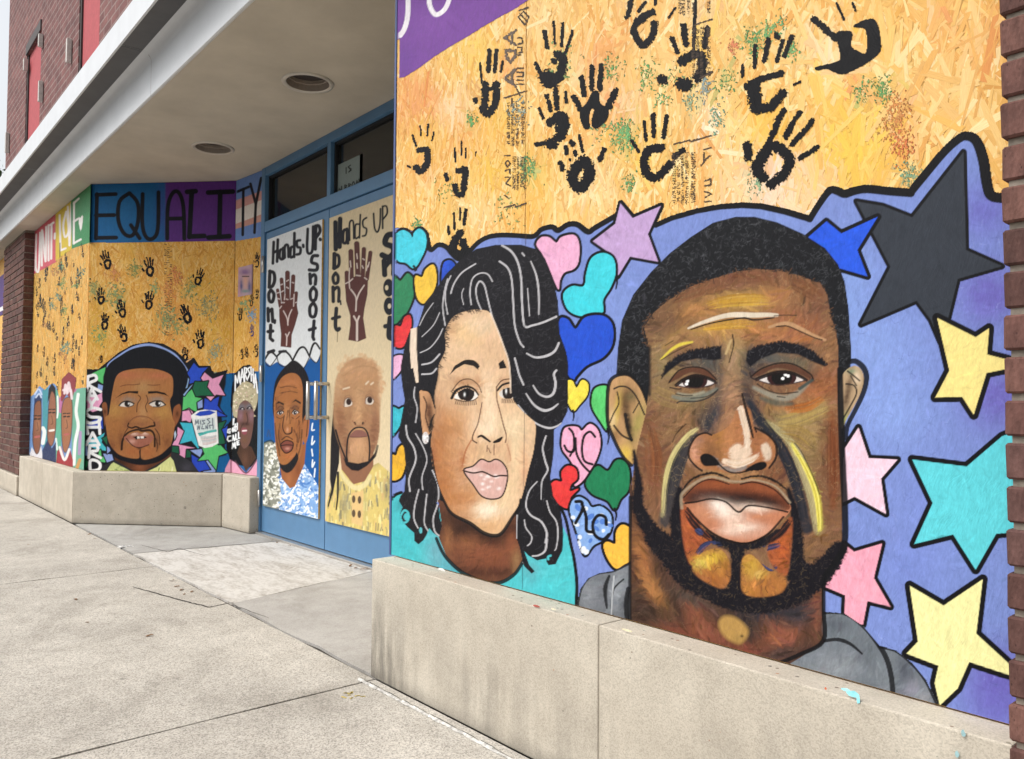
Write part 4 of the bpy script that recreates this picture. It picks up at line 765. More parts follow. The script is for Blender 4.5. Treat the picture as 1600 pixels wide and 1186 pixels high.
    for s_ in ('F 1202,95 1238,98 1240,150 1200,228', 'F 1240,110 1266,190 1268,272 1300,285', 'F 1392,238 1385,192 1340,182 1308,232 1320,302 1370,332 1408,300'): c.stroke(s_, 4.2, BLACK, smooth=True)
    paint_woman(c); paint_man(c)
    # --- black hand prints above
    for sp in (
        '2.5:A 600,400 605,460 612,520|5.5:A 658,320 652,450|5:A 702,320 692,450|3:A 740,390 732,450|6.5:A 568,630 570,636|9.5:A 634,535 632,620 622,690 652,712 690,660 702,590 702,530|5:A 634,540 665,560 700,540',
        '5.5:A 1003,200 1020,300|3:A 1060,140 1068,275|4:A 1118,150 1108,290|3.5:A 1175,200 1160,260 1135,330|12:A 1085,345 1112,362 1116,420 1090,490 1060,520|8:A 1060,385 1066,390|5:A 948,400 985,480|19:A 1010,490 1030,485|7:A 1010,530 1040,540',
        '7:A 1235,490 1250,595|6.5:A 1298,420 1298,560|6.5:A 1358,415 1348,560|7:A 1185,610 1230,690|8.5:A 1448,575 1400,670|f:A 1300,580 1340,575 1352,650 1402,680 1392,750 1335,805 1300,792 1300,740 1312,690 1292,690 1280,750 1288,800 1252,808 1225,740 1232,690 1270,640',
        '5.5:A 1018,600 1018,612|6:A 1030,640 1040,690|6.5:A 1072,570 1082,680|4:A 1135,580 1138,640|4:A 970,680 992,740|11:A 1040,770 1095,725 1128,750 1122,835 1085,865|13:A 1060,905 1030,900|16:A 1105,760 1110,820|5:A 950,905 1000,900',
        '4:A 1220,850 1240,950|7:A 1172,890 1180,905|5:A 1135,920 1140,960|5.5:A 1193,955 1197,970|3:A 1160,998 1161,1002|6.5:A 1103,1020 1115,1060|6.5:A 1375,940 1350,1000|15:A 1250,1010 1285,1070 1270,1130 1220,1175 1180,1130 1190,1070 1250,1010',
        '2.5:A 178,850 200,915|2:A 226,790 230,850|2:A 276,780 270,850|2:A 312,830 300,880|6:A 215,942 270,932|8:A 272,950 266,1030 232,1075|9:A 205,1050 225,1072|2.5:A 148,1040 165,1050',
        '2.5:A 442,930 445,1010|2:A 482,885 482,970|2:A 512,930 510,990|1.5:A 574,950 570,975|5.5:A 386,1095 394,1125|8:A 465,1070 505,1062 508,1100 500,1160 490,1210 455,1210 445,1165',
        '2.5:D 436,150 440,250|2.5:D 476,120 474,190|4:D 510,130 500,220|3:D 402,235 405,280|10:D 478,275 440,325 432,385 470,415 510,385 490,330',
        '9:B 240,80 170,112 124,180 142,250 182,285 240,222 250,150|8:B 225,85 170,130|6.5:B 104,0 100,20 80,110|4:B 190,20 150,75|3:B 378,55 340,115|4:B 255,-10 255,30',
        '6:B 358,240 395,330|8:B 432,165 445,280|4.5:B 505,10 495,320|6.5:B 580,180 560,300|12:B 420,390 480,352 540,352 550,420 520,490|17:B 420,530 450,530|12:B 296,500 306,502|3:B 530,490 605,455',
        '4:B 800,410 800,480|5.5:B 880,290 875,420|6.5:B 965,250 935,385|5:B 1052,260 1015,385|6.5:B 1108,230 1065,350|8:B 1015,222 1018,232|8:B 1045,465 940,490 870,520|17:B 868,545 880,640 890,680|12:B 895,680 980,668 1050,590|4:B 820,560 820,530',
        '4:B 110,880 150,950|4:B 185,765 198,880|6:B 243,720 245,850|5.5:B 328,730 305,860|7:B 430,940 375,985|11:B 290,925 222,938 186,1000 200,1080 252,1115 310,1072 345,1030',
        '7.5:B 1060,695 1030,740 1000,820 970,880|6.5:B 1162,705 1135,740|8:B 1115,770 1070,860|7:B 1235,760 1190,820 1110,905|6:B 1270,920 1230,950 1160,990|11:B 830,912 836,985|13:B 970,910 1050,940 1095,1005 1060,1090 980,1155|15:B 955,945 920,995 890,1060 930,1110',
        '8.5:B 1245,125 1310,180 1380,240|f:Y 165,135 195,122 226,130 222,180 250,200 280,205 278,120 235,108 240,95 300,75 325,100 335,150 335,200 300,235 250,265 185,290 130,270 90,275 85,262 150,245 180,225|3:Y 165,15 195,78|3:Y 228,15 238,42|3:Y 0,330 25,318',
        ): prints(c, sp)
    for cx, cy, r, n_, h in ((737, 188, 8, 34, '3fa060'), (652, 350, 6, 24, '459a66'), (826, 264, 14, 70, '4aa066'), (972, 212, 20, 90, '4fae72'), (955, 110, 14, 40, '58a868'), (1010, 118, 15, 50, '4ea766'), (1035, 150, 12, 36, '4fae72'), (975, 208, 14, 60, '49a56b'), (984, 288, 10, 40, '3f9a66'), (1178, 68, 16, 90, '3f9f66'), (1200, 48, 12, 40, '55ae72'), (1236, 78, 10, 50, '4cab70'), (1136, 126, 18, 40, '4ca267'), (1222, 34, 9, 22, '55b07a'), (1380, 142, 14, 90, '3c9a5e'), (1345, 145, 12, 26, '4aa266'), (1420, 272, 16, 80, '6fa488'), (1100, 140, 12, 50, '7b9fa8'), (1078, 162, 12, 36, '79ae98'), (1120, 185, 14, 44, '66ac98'), (1402, 172, 18, 90, 'd98a52'), (1410, 226, 16, 90, 'd9744a'), (1390, 200, 14, 50, 'd08a50'), (1145, 74, 8, 30, 'd98060'), (810, 176, 14, 50, '8aa9a4'), (1180, 290, 12, 40, '7db08e'), (1062, 115, 20, 30, '66aa70'), (700, 300, 16, 24, '7fa860'), (880, 105, 22, 30, '5fa56a'), (940, 200, 20, 30, '57a570'), (790, 330, 20, 26, '84a868')):
        spatter(c, cx, cy, r, n_, h)
    c.stroke('p 829,0 826,200 822,380', .9, '4a3420', .6); c.stroke('p 822,380 820,640 817,920', .8, '1c1c22', .55)
    # --- mill stamps on the sheets
    k = c.part('mill_stamp'); ink = '57483c'
    def row(x, y0, y1, h, step=2.6):
        y = y0
        while y < y1:
            ww = rng.uniform(1.6, 3.6)
            if rng.random() < 0.86:
                c.stroke(np.array([[x-h/2, y], [x+h/2, y+rng.normal(0, .6)]]), 0.9, ink, 0.9, lab=k, rough=0.7)
                if rng.random() < 0.6: c.stroke(np.array([[x+rng.choice([-h/2, h/2]), y], [x, y+ww]]), 0.9, ink, 0.9, lab=k, rough=0.7)
            y += step*rng.uniform(0.7, 1.3)
    for s_ in ('A 820,195 755,240 822,285', 'A 800,205 800,275', 'A 760,320 820,320 820,360 790,390 765,365 762,320', 'A 820,440 755,495 822,540', 'A 800,455 800,530'): c.stroke(s_, 4.2, '6e6055', lab=k, smooth=False, rough=0.9)
    for s_ in ('A 835,240 860,240 865,275 838,280', 'A 838,300 862,300 862,330 838,335', 'A 835,350 855,345', 'A 830,430 870,430', 'A 830,455 870,455 868,480 832,482', 'A 830,505 872,505', 'A 828,530 872,530', 'A 755,615 890,572', 'A 800,620 800,660', 'A 830,560 850,600', 'D 752,115 820,98 822,112 885,90', 'A 845,70 900,50', 'A 840,110 880,160 905,110 870,75 840,110', 'A 850,90 895,140'): c.stroke(s_, 2.2, ink, lab=k, smooth=False, rough=0.7)
    for x in (794, 801, 808, 817): row(x, 160, 228, 4.5)
    for x in (803, 809, 815, 820): row(x, 246, 296, 4)
    for s_ in ('A 752,975 790,975', 'A 755,1020 775,1005 790,1025 770,1045 755,1020', 'A 755,1070 785,1060 788,1090', 'A 760,1110 790,1110 760,1150 790,1165', 'D 755,40 780,60'): c.stroke(s_, 2.0, ink, lab=k, smooth=False, rough=0.6)
    for x in (1062, 1068, 1075, 1083, 1107): row(x, -4, 24, 4.5)
    for x in (1084, 1090, 1097, 1107): row(x, 44, 118, 4.5)
    for s_ in ('B 370,905 470,880 475,888 605,850', 'B 500,160 608,125', 'B 535,490 610,455', 'B 605,925 560,940', 'B 600,975 555,1010 560,960', 'B 540,1040 570,1000', 'B 565,1135 605,1120 600,1160 565,1165', 'B 565,1200 605,1215 570,1235', 'B 605,1260 560,1265'): c.stroke(s_, 2.2, ink, lab=k, smooth=False, rough=0.6)
    for x, h in ((1053, 5), (1060, 5), (1066, 4), (1073, 5), (1083, 7)): row(x, 240, 318, h, 3.0)
LN = '1a1b22'
def letters(c, k, specs, wd, colr, rough=0.0):
    for s_ in specs: c.stroke(s_, wd, colr, lab=k, smooth=len(s_.split()) > 4, rough=rough)
def paint_splay(c):
    B = c.part('painted_band', label='blue and purple painted band with tall black letters')
    c.fill('Z 430,-20 985,-20 990,452 430,457', '1f6096', B); c.fill('Z 985,-20 1480,-20 1480,444 985,452', '5c3280', B, f=5)
    c.blob('Z 700,300', 40, 40, '2a70a6', .6, only=[B]); c.blob('Z 960,250', 8, 40, '3a4a92', .8, only=[B])
    for nm, sp in (('E', ('Z 578,165 572,430', 'Z 575,170 690,165', 'Z 572,292 680,290', 'Z 572,426 692,424')), ('Q', ('Z 770,160 712,210 705,320 740,400 790,410 822,330 820,220 772,160', 'Z 780,350 832,428')), ('U', ('Z 850,165 848,340 870,420 910,430 940,370 944,155',)), ('A', ('Z 996,430 1000,240 1030,158 1066,158 1092,240 1098,430', 'Z 1000,312 1095,310')), ('L', ('Z 1142,150 1128,420', 'Z 1115,152 1165,148', 'Z 1128,418 1216,414')), ('I', ('Z 1240,156 1386,150', 'Z 1312,152 1306,420', 'Z 1242,424 1366,416'))):
        k = c.part('lettering', B); letters(c, k, sp, 5.2 if nm not in 'LI' else 6.5, '14151c')
    for x, y, s_ in ((630, 560, 34), (888, 600, 36), (1183, 660, 30), (598, 775, 30), (722, 850, 32), (885, 800, 34), (1105, 880, 36), (622, 925, 30), (730, 998, 32), (1190, 1030, 34), (1100, 1120, 24), (600, 1150, 14)):
        hand(c, *T(f'Z {x},{y}')[0], s_, rng.normal(0, .18), squash=0.85)
    k = c.part('mill_stamp')
    for x in (984, 1000, 1016):
        for y in range(465, 1010, 11):
            if rng.random() < .6: c.stroke(T(f'Z {x-5},{y} {x+6},{y+rng.normal(0,2)}'), 1.1, '6d4c34', .9, lab=k, rough=.7)
    for x, y, r, n_, h in ((800, 610, 8, 40, '6f8a55'), (690, 770, 14, 70, '6a8f62'), (560, 730, 10, 30, '84905e'), (1130, 740, 12, 46, '75905f'), (1240, 840, 14, 60, '7a8c6c'), (990, 900, 16, 80, '6f9064'), (1060, 950, 12, 40, '80905e'), (600, 1010, 10, 30, '6aa06a'), (1280, 1100, 12, 40, '8aa08a'), (920, 720, 8, 24, '7aa070'), (1050, 660, 10, 34, 'cf7a4c'), (1010, 740, 10, 30, 'cf8450'), (680, 640, 10, 20, 'd08a5a')): spatter(c, *T(f'Z {x},{y}')[0], r, n_, h)
    # lower field
    BG = c.part('painted_background')
    c.fill('M -40,448 80,450 200,462 270,455 380,365 520,250 700,150 900,118 1080,140 1240,230 1360,340 O 460,205 540,338 730,336 755,415 800,462 1020,408 1000,470 1200,460 p 390,800 100,800', LN, BG)
    c.fill('O 1000,470 1250,455 1250,1184 P 1080,0 1080,1150 820,1150 850,800 1000,760 O 900,1000 990,640', '155d95', BG, f=2)
    c.stroke('M 390,440 410,385 540,285 700,190 860,150 980,160 1100,205 1230,280 1330,400 1390,490', 3.0, '8ea3d8', only=[BG]); c.stroke('O 340,270 420,210', 1.6, 'e0b080', .9, only=[BG])
    ST = 'painted_star'
    for s_, h in (('M 60,500 130,500 70,720', '206042'), ('M 190,510 360,430 330,640 270,600', '5cc272'), ('M 270,640 330,660 330,720 260,720', '8ea6dc'), ('M 60,820 130,790 260,780 320,750 320,860 280,920 300,960 200,990 120,950 130,880', 'e6a2c4'), ('M 60,910 120,890 90,1010 60,1000', '7d92d0'), ('N 60,160 100,180 90,280 60,260', '7d92d0'), ('N 60,330 100,420 130,560 60,540', '8ea3d8'), ('N 100,420 320,330 330,480 200,480', '2848b8'), ('N 60,660 150,610 270,580 350,530 310,650 400,760 270,740 150,700', '49b8c6'), ('N 60,700 130,690 140,820 70,800', '8ea3d8'), ('N 280,830 440,815 350,900 300,890', '5cc272'), ('N 280,760 300,740 310,830 270,830', '5cc272'), ('N 60,820 150,900 100,1010 50,1010', '206a42'), ('N 330,790 440,800 460,870 380,900', '8ea3d8'), ('N 380,700 440,740 380,790', '8ea3d8'), ('N 320,600 380,570 380,680', '216446'),
        ('O 460,290 540,375 690,365 590,470 600,570 470,610 370,640 400,540 350,460', '2c4fc4'), ('O 640,450 770,555 950,490 875,650 980,830 830,815 800,850 700,720 580,540', 'e29cc0'), ('O 480,600 590,610 700,590 670,690 790,845 600,830 480,850 440,720', '216446'), ('O 425,730 480,860 590,880 500,960 510,1110 380,1040 270,1090 285,850', '5cc272'), ('O 600,900 605,1030 530,1050 520,950', '8ea3d8'), ('O 640,880 740,920 880,850 850,1000 980,1170 620,1100', '2d4cc2'), ('O 670,850 800,850 740,920', 'e8a2c2'), ('O 270,1100 380,1050 440,1110 430,1184 270,1184', 'e29cc0'), ('O 350,520 380,560 350,700 300,720', '8fb0da'), ('O 440,650 300,840 280,820 400,680', '8fb0da'),
        ('P 270,30 380,10 430,110 400,220 330,180 260,190', 'e29cc0'), ('P 230,215 430,230 470,400 560,690 420,520 205,575 300,360', '42b6cc'), ('P 190,290 290,360 200,580 480,640 340,650 310,810 220,800 200,600 100,595 180,430', 'e29cc0'), ('P 80,610 200,620 210,730 90,700', '1d5a40'), ('P 340,670 400,690 410,790 330,800', '1d5a40'), ('P 400,680 500,670 620,650 560,790', '8ea3d8'), ('P 420,750 520,810 660,850 740,1010 580,1020 540,1060 430,870', '2a48bc'), ('P 660,850 720,830 820,1020 800,1090 590,1090 620,1030 760,1010', '8ea3d8'), ('P 870,560 1020,715 870,770 830,1000 700,830 530,850 640,740 600,640', '5cc272'), ('P 870,230 990,190 920,330 980,560 870,580', '216446'), ('P 150,350 170,420 140,500 130,400', 'b9cbe0'), ('P 990,300 1020,260 1010,520 930,330', '2c4fc4'), ('P 840,20 1000,110 850,110', '2c4fc4')):
        c.shape(s_, h, ST, 1.4, line=LN)
    # cup
    CU = c.part('painted_cup', label='white outlined cup with hand lettering')
    c.fill('P 410,100 520,20 640,0 840,20 870,560 760,620 640,640 540,600', 'f0f0ee', CU); c.fill('P 480,90 560,30 720,10 820,45 730,90 560,110', '2c4cba', only=[CU])
    c.stroke('P 560,420 700,370 820,350', 3.2, '4fb4ae', only=[CU]); c.stroke('P 540,400 600,390', 2, '3fa0a0', only=[CU]); c.fill('P 470,160 800,130 820,340 520,380', 'b9d0d0', a=.55, only=[CU])
    for s_ in ('P 480,250 490,180 510,230 530,175 540,240', 'P 570,185 575,245', 'P 640,180 600,185 640,235 600,245', 'P 720,150 680,160 730,210 690,240', 'P 770,150 775,250', 'P 520,330 530,270 550,330 560,270', 'P 600,270 590,320 630,320', 'P 660,320 660,270 690,320 690,260', 'P 730,310 720,260 780,260 780,320'): c.stroke(s_, 1.0, '3a4a60', .9, only=[CU], smooth=False)
    for i in range(7): c.stroke(T(f'P {570+i*8},{450+i*22} {700},{455+i*20} {830},{430+i*18}'), .8, rng.choice(['8a8a90', 'c4a0a0', 'aaaab0']), .7, only=[CU])
    # portrait
    FC = c.part('portrait', label='painted man in a yellow checked collar and dark jacket'); SH = c.part('jacket', FC); HR = c.part('hair', FC); NK = c.part('neck', FC); CL = c.part('collar', FC)
    c.fill('N 290,960 420,900 480,860 1180,770 1280,800 1440,900 1560,1060 1560,1200 280,1200', '2c2d31', SH); c.blob('N 1380,960', 10, 8, '46444e', .8, only=[SH])
    c.fill('M 330,640 340,520 410,385 540,290 700,200 900,172 1080,205 1230,290 1340,400 1390,520 1380,640 1330,780 1310,960 1200,1040 400,1040 400,850 320,820', '15171d', HR, smooth=True)
    c.fill('N 460,780 480,870 780,1045 1180,830 1180,740', '5a3524', NK); c.blob('N 790,960', 10, 8, '8a5236', .9, only=[NK]); c.blob('N 560,900', 10, 6, '3c241a', .8, only=[NK])
    c.fill('N 350,1040 430,920 460,900 620,980 760,1060 760,1120 350,1120', 'c6d08c', CL); CL = c.part('collar', FC); c.fill('N 780,1060 1000,960 1170,830 1210,880 1260,1060 1260,1120 780,1120', 'd2d692', CL)
    for i in range(60):
        a = T(f'N {rng.uniform(360,1250)},{rng.uniform(880,1060)}')[0]; t = rng.choice([.3, 1.9]); c.stroke(np.array([a, a+4*np.array([math.cos(t), math.sin(t)])]), .7, rng.choice(['5a7a4a', '8aa060', 'f2f0d0']), .8, only=[CL-1, CL, CL-6])
    for s_ in ('M 310,900 350,860 385,900 390,1050 350,1180 330,1040', 'M 1200,960 1260,890 1300,900 1310,1000 1270,1120 1200,1200'): k = c.part('ear', FC); c.fill(s_, '8d5636', k, smooth=True); c.stroke(s_, 1.4, LN, .9, closed=True); c.blob(T(s_).mean(0)[None], 3, 6, '4a2c1e', .8, only=[k])
    c.fill('M 490,560 560,490 700,455 850,445 1000,458 1130,500 1200,570 1200,760 1165,860 1200,1060 N 1225,420 1200,600 1150,730 1020,820 800,880 600,840 480,760 400,640 370,480 360,340 400,300 M 420,900 450,720', 'a46e42', FC, smooth=True); on = [FC]
    for s_, rx, ry, h, a in (('M 800,560', 40, 9, 'ad6d48', .8), ('M 600,520 1050,530', 20, 6, 'b0694a', .8), ('M 830,680', 16, 12, 'b08a5a', .7), ('N 480,260', 16, 12, 'b2864a', .9), ('N 1080,280', 16, 14, 'b58a4c', .9), ('N 500,480', 14, 24, 'a06a3c', .8), ('N 1120,480', 10, 26, '9c683a', .8), ('N 830,270', 8, 16, 'b78a5c', .8), ('N 650,120 1000,110', 12, 5, '8d8074', .9), ('N 640,420', 8, 10, '7c4f34', .7), ('N 1000,420', 6, 12, '8a5840', .7), ('N 800,420', 16, 6, '8a5a3c', .8), ('N 560,620', 6, 16, '75462c', .8), ('N 1010,640', 4, 14, '5c3a2a', .8), ('N 700,760', 16, 10, 'a4623a', .8), ('N 900,760', 12, 10, 'a4623a', .8), ('N 440,700', 8, 14, '7a4a30', .8), ('N 1130,650', 8, 14, '7c4c30', .8)): c.blob(s_, rx, ry, h, a, only=on)
    c.brush(FC, 500, (4, 12), (1.2, 2.6), .08, .7)
    for s_, wd, h in (('M 545,670 620,652 720,650 790,640', .8, '6a3c28'), ('M 890,650 960,655 1040,650', .8, '6a3c28'), ('N 770,60 800,100 760,170 750,270', 1, '4a2c1e'), ('N 870,60 890,130 860,200 880,270', 1, '4a2c1e'), ('N 650,400 720,340 800,320 900,340 980,400', 1, '7a4c34'), ('N 640,470 600,540 575,640 570,740', 1, '4a2c20'), ('N 980,480 1030,560 1040,680', 1.1, '3c241a'), ('N 990,600 1010,700 1000,760', .8, '3c241a')): c.stroke(s_, wd, h, .85, only=on)
    for s_ in ('N 485,100 560,40 640,10 770,8 765,42 660,30 570,50', 'N 890,12 1000,8 1100,30 1152,75 1100,55 1000,34 895,42'): k = c.part('eyebrow', FC); c.fill(s_, '1e1614', k)
    for s_, ir in (('N 530,190 570,150 640,135 715,165 700,190 640,208', 'N 632,168'), ('N 905,165 970,135 1050,135 1110,180 1040,205 960,205', 'N 1015,165')):
        k = c.part('eye', FC); c.fill(s_, 'd9d0c6', k, smooth=True); c.ell(ir, 4.5, 4.8, '221a18', only=[k]); c.blob(T(ir)+[[2.5, -.5]], 1.4, 1.6, 'ffffff', 1, only=[k]); c.stroke(T(s_)[:4], 1.5, '1c1413', .95); c.stroke(T(s_)[3:], .9, '2c1d18', .9)
    k = c.part('nose', FC); c.stroke('N 650,410 640,450 690,470 740,455 800,475 860,470 920,450 975,440 965,400', (1.2, 1.6, 2.2, 1.6, 2.4, 1.4), '2a1a14', lab=k); c.stroke('N 720,350 800,330 880,350', 1, '8a5a40', .6)
    c.stroke('N 560,740 575,620 640,530 760,490 820,505 920,500 970,560 975,700', (2.5, 2.5, 2, 3, 3, 2.4, 2.2), '231713', .95, only=on)
    k = c.part('lips', FC); c.fill('N 590,595 690,540 760,525 810,545 860,525 950,570 960,600 900,680 790,712 700,690', '9c6250', k, smooth=True); c.blob('N 720,545 850,540', 6, 3, 'd9b6a4', .9, only=[k]); c.blob('N 690,640', 6, 4, 'd0a090', .8, only=[k]); c.fill('N 700,580 750,575 850,575 880,590 820,605 740,605', '1c1012', only=[k]); c.fill('N 745,575 840,572 840,600 750,603', 'e8e0da', only=[k]); c.stroke('N 745,580 745,605', 2, '160e10', only=[k]); c.stroke('N 790,575 795,603', .8, '3a2a2a', only=[k]); c.stroke('N 620,600 700,690 790,715 900,680', 1.2, '4a2a22', .9)
    k = c.part('beard', FC); c.fill('N 400,690 480,770 600,830 770,850 780,760 800,740 810,850 900,860 1050,800 1180,690 1180,780 1050,880 900,925 760,930 600,890 470,830', '14141a', k, f=1.5, smooth=True); c.blob('N 785,720', 4, 3, '241714', .9, only=on)
    # the edge of the woman from the next panel, and the vertical name
    halo(c); marsha_words(c)
    for sp in (('M 130,730 140,545', 'M 140,548 225,530 245,585 150,645 300,735'), ('M 130,830 190,700 260,830', 'M 150,785 240,790'), ('N 150,110 188,172', 'N 235,105 188,172 183,215'), ('M 300,960 200,940 120,990 170,1050 290,1060 270,1110 160,1130 100,1090',), ('N 100,380 140,540', 'N 280,370 290,540', 'N 120,460 290,460'), ('N 120,680 200,530 280,680', 'N 150,630 250,630'), ('N 150,840 165,690', 'N 165,692 250,690 258,750 170,772 300,842'), ('N 170,1005 170,880 250,880 295,930 270,990 170,1008',)):
        k = c.part('lettering'); letters(c, k, sp, 3.7, 'f2f2f4')
def halo(c, parent=0):
    HB = c.part('painted_halo', parent)
    c.fill('O 1130,480 1270,345 1390,320 1470,430 1540,600 P 1540,200 1520,900 1400,960 1080,900 1000,640 1000,480 1020,250 1120,120 O 1070,1000 1090,700', '121217', HB)
    k = c.part('painted_top', parent); c.fill('P 930,1300 985,980 1060,830 1180,900 1330,1060 1480,880 1520,820 1540,1300', 'dd9fb8', k); c.stroke('P 1080,820 1080,1100', 1, '8a4a5a', .8, only=[k])
def marsha_words(c):
    for sps in (('O 1150,750 1152,500 1187,620 1214,440 1226,610',), ('O 1236,640 1266,395 1302,600', 'O 1246,530 1292,520'), ('O 1306,580 1306,370 1340,378 1338,450 1308,468 1352,572',), ('O 1392,362 1356,392 1392,462 1362,545',), ('O 1412,360 1420,590', 'O 1446,392 1456,622', 'O 1414,480 1450,490'), ('O 1468,700 1484,478 1522,790', 'O 1474,610 1504,610'),
        ('P 1066,325 1028,335 1022,380 1062,392 1064,360 1044,358',), ('P 1075,440 1028,450 1018,500 1040,528 1076,515',), ('P 1092,340 1112,300 1128,345 1108,372 1092,340',), ('P 1150,240 1146,360 1166,352', 'P 1134,290 1166,284'), ('P 1184,230 1182,330',), ('P 1130,150 1118,250',), ('P 1102,520 1118,430 1138,515', 'P 1108,485 1134,480'), ('P 1160,410 1160,500 1184,494',), ('P 1204,380 1206,480 1224,474',), ('P 1100,650 1110,560 1128,620 1146,550 1156,640',), ('P 1210,520 1178,530 1182,590 1214,580', 'P 1180,560 1206,552')):
        k = c.part('lettering')
        for sp in sps: c.stroke(sp, 1.5, 'eef0f2', lab=k, smooth=False)
def paint_narrow(c):
    B = c.part('painted_band', label='pale blue pink and white striped band with two black letters')
    c.fill('Z 1380,-40 1680,-40 1680,400 1380,450', '6d8cc4', B)
    for y, h in ((150, 'cf9a94'), (205, 'e0d8d0'), (290, 'cf9a8c')): c.fill(f'Z 1380,{y+62} 1620,{y-28} 1620,{y+62} 1380,{y+150}', h, only=[B])
    c.fill('Z 1380,380 1620,310 1620,420 1380,460', '6d8cc4', only=[B])
    for sp in (('Z 1416,150 1482,122', 'Z 1450,135 1446,408'), ('Z 1492,104 1524,225', 'Z 1556,70 1524,225 1516,395')): k = c.part('lettering', B); letters(c, k, sp, 3.4, '17171e')
    for x, y, s_ in ((1432, 880, 26), (1498, 800, 22), (1530, 560, 28), (1500, 980, 22), (1440, 1120, 20), (1468, 1110, 20), (1525, 1100, 24), (1530, 760, 20)): hand(c, *T(f'Z {x},{y}')[0], s_, rng.normal(0, .2), squash=.5, colr=BLACK if x != 1500 else '2e3f7a')
    spatter(c, *T('Z 1500,890')[0], 6, 30, '5c9ac0'); spatter(c, *T('Z 1460,830')[0], 7, 24, '6aa07a')
    BG = c.part('painted_background'); c.fill('O 1100,460 1700,420 1700,1300 P 1700,1300 900,1300 1000,0', '155d95', BG); c.stroke('O 1126,0 1118,460', 1.4, '4a3018', .8)
    FC = c.part('portrait', label='painted woman with pale curly hair and a pink top')
    halo(c, FC)
    k = c.part('neck', FC); c.fill('P 1180,720 1240,560 1420,620 1500,800 1330,1030', '4a3228', k); c.stroke('P 1150,860 1330,1060 1500,850', 1.6, '5a3a44', .9); c.blob('P 1310,820', 6, 12, '6b4a3a', .7, only=[k])
    k2 = c.part('hair', FC); c.fill('O 1130,800 1200,690 1290,600 1400,620 1490,700 1530,850 1500,1020 1450,1130 1480,1184 1130,1184', 'b3a88a', k2, smooth=True)
    for i in range(120): c.stroke(T(f'O {rng.uniform(1130,1530)},{rng.uniform(600,1100)}')+np.array([[0, 0]]), rng.uniform(1, 2.2), rng.choice(['d9d0b4', '8a8064', 'c9a8a0', '9aa080', 'efe6cc']), .8, only=[k2])
    c.fill('O 1200,1050 1240,960 1320,910 1400,960 1450,1060 P 1460,100 1440,350 1390,560 1300,650 1240,560 1200,380 1180,200 1190,60', '6b4c44', FC, smooth=True); on = [FC]
    for s_, rx, ry, h, a in (('O 1260,1030 1390,1020', 6, 6, '6a7078', .9), ('P 1240,100 1420,100', 5, 9, '8c6a74', .8), ('P 1310,100', 3, 10, '7a5444', .8), ('P 1310,500', 6, 8, '70503c', .8), ('P 1280,240 1350,240', 4, 3, '3a2420', .8)): c.blob(s_, rx, ry, h, a, only=on)
    for s_ in ('O 1230,1060 1270,1035 1300,1060', 'O 1350,1050 1390,1020 1430,1050'): k = c.part('eye', FC); c.stroke(s_, 1.6, '24181a', lab=k); c.blob(T(s_)[1:2]+[[0, 1.5]], 1.2, .8, 'e8e0e0', .9)
    k = c.part('lips', FC); c.fill('P 1250,330 1300,300 1350,330 1340,400 1300,420 1265,390', '8d4a54', k, smooth=True); c.stroke('P 1275,355 1335,350', 1.6, 'f0e4e4')
    c.stroke('P 1340,60 1360,180 1330,240', .9, '3a2620', .8, only=on); c.stroke('P 1270,250 1240,330 1240,480', .8, '3a2620', .7, only=on)
    marsha_words(c)
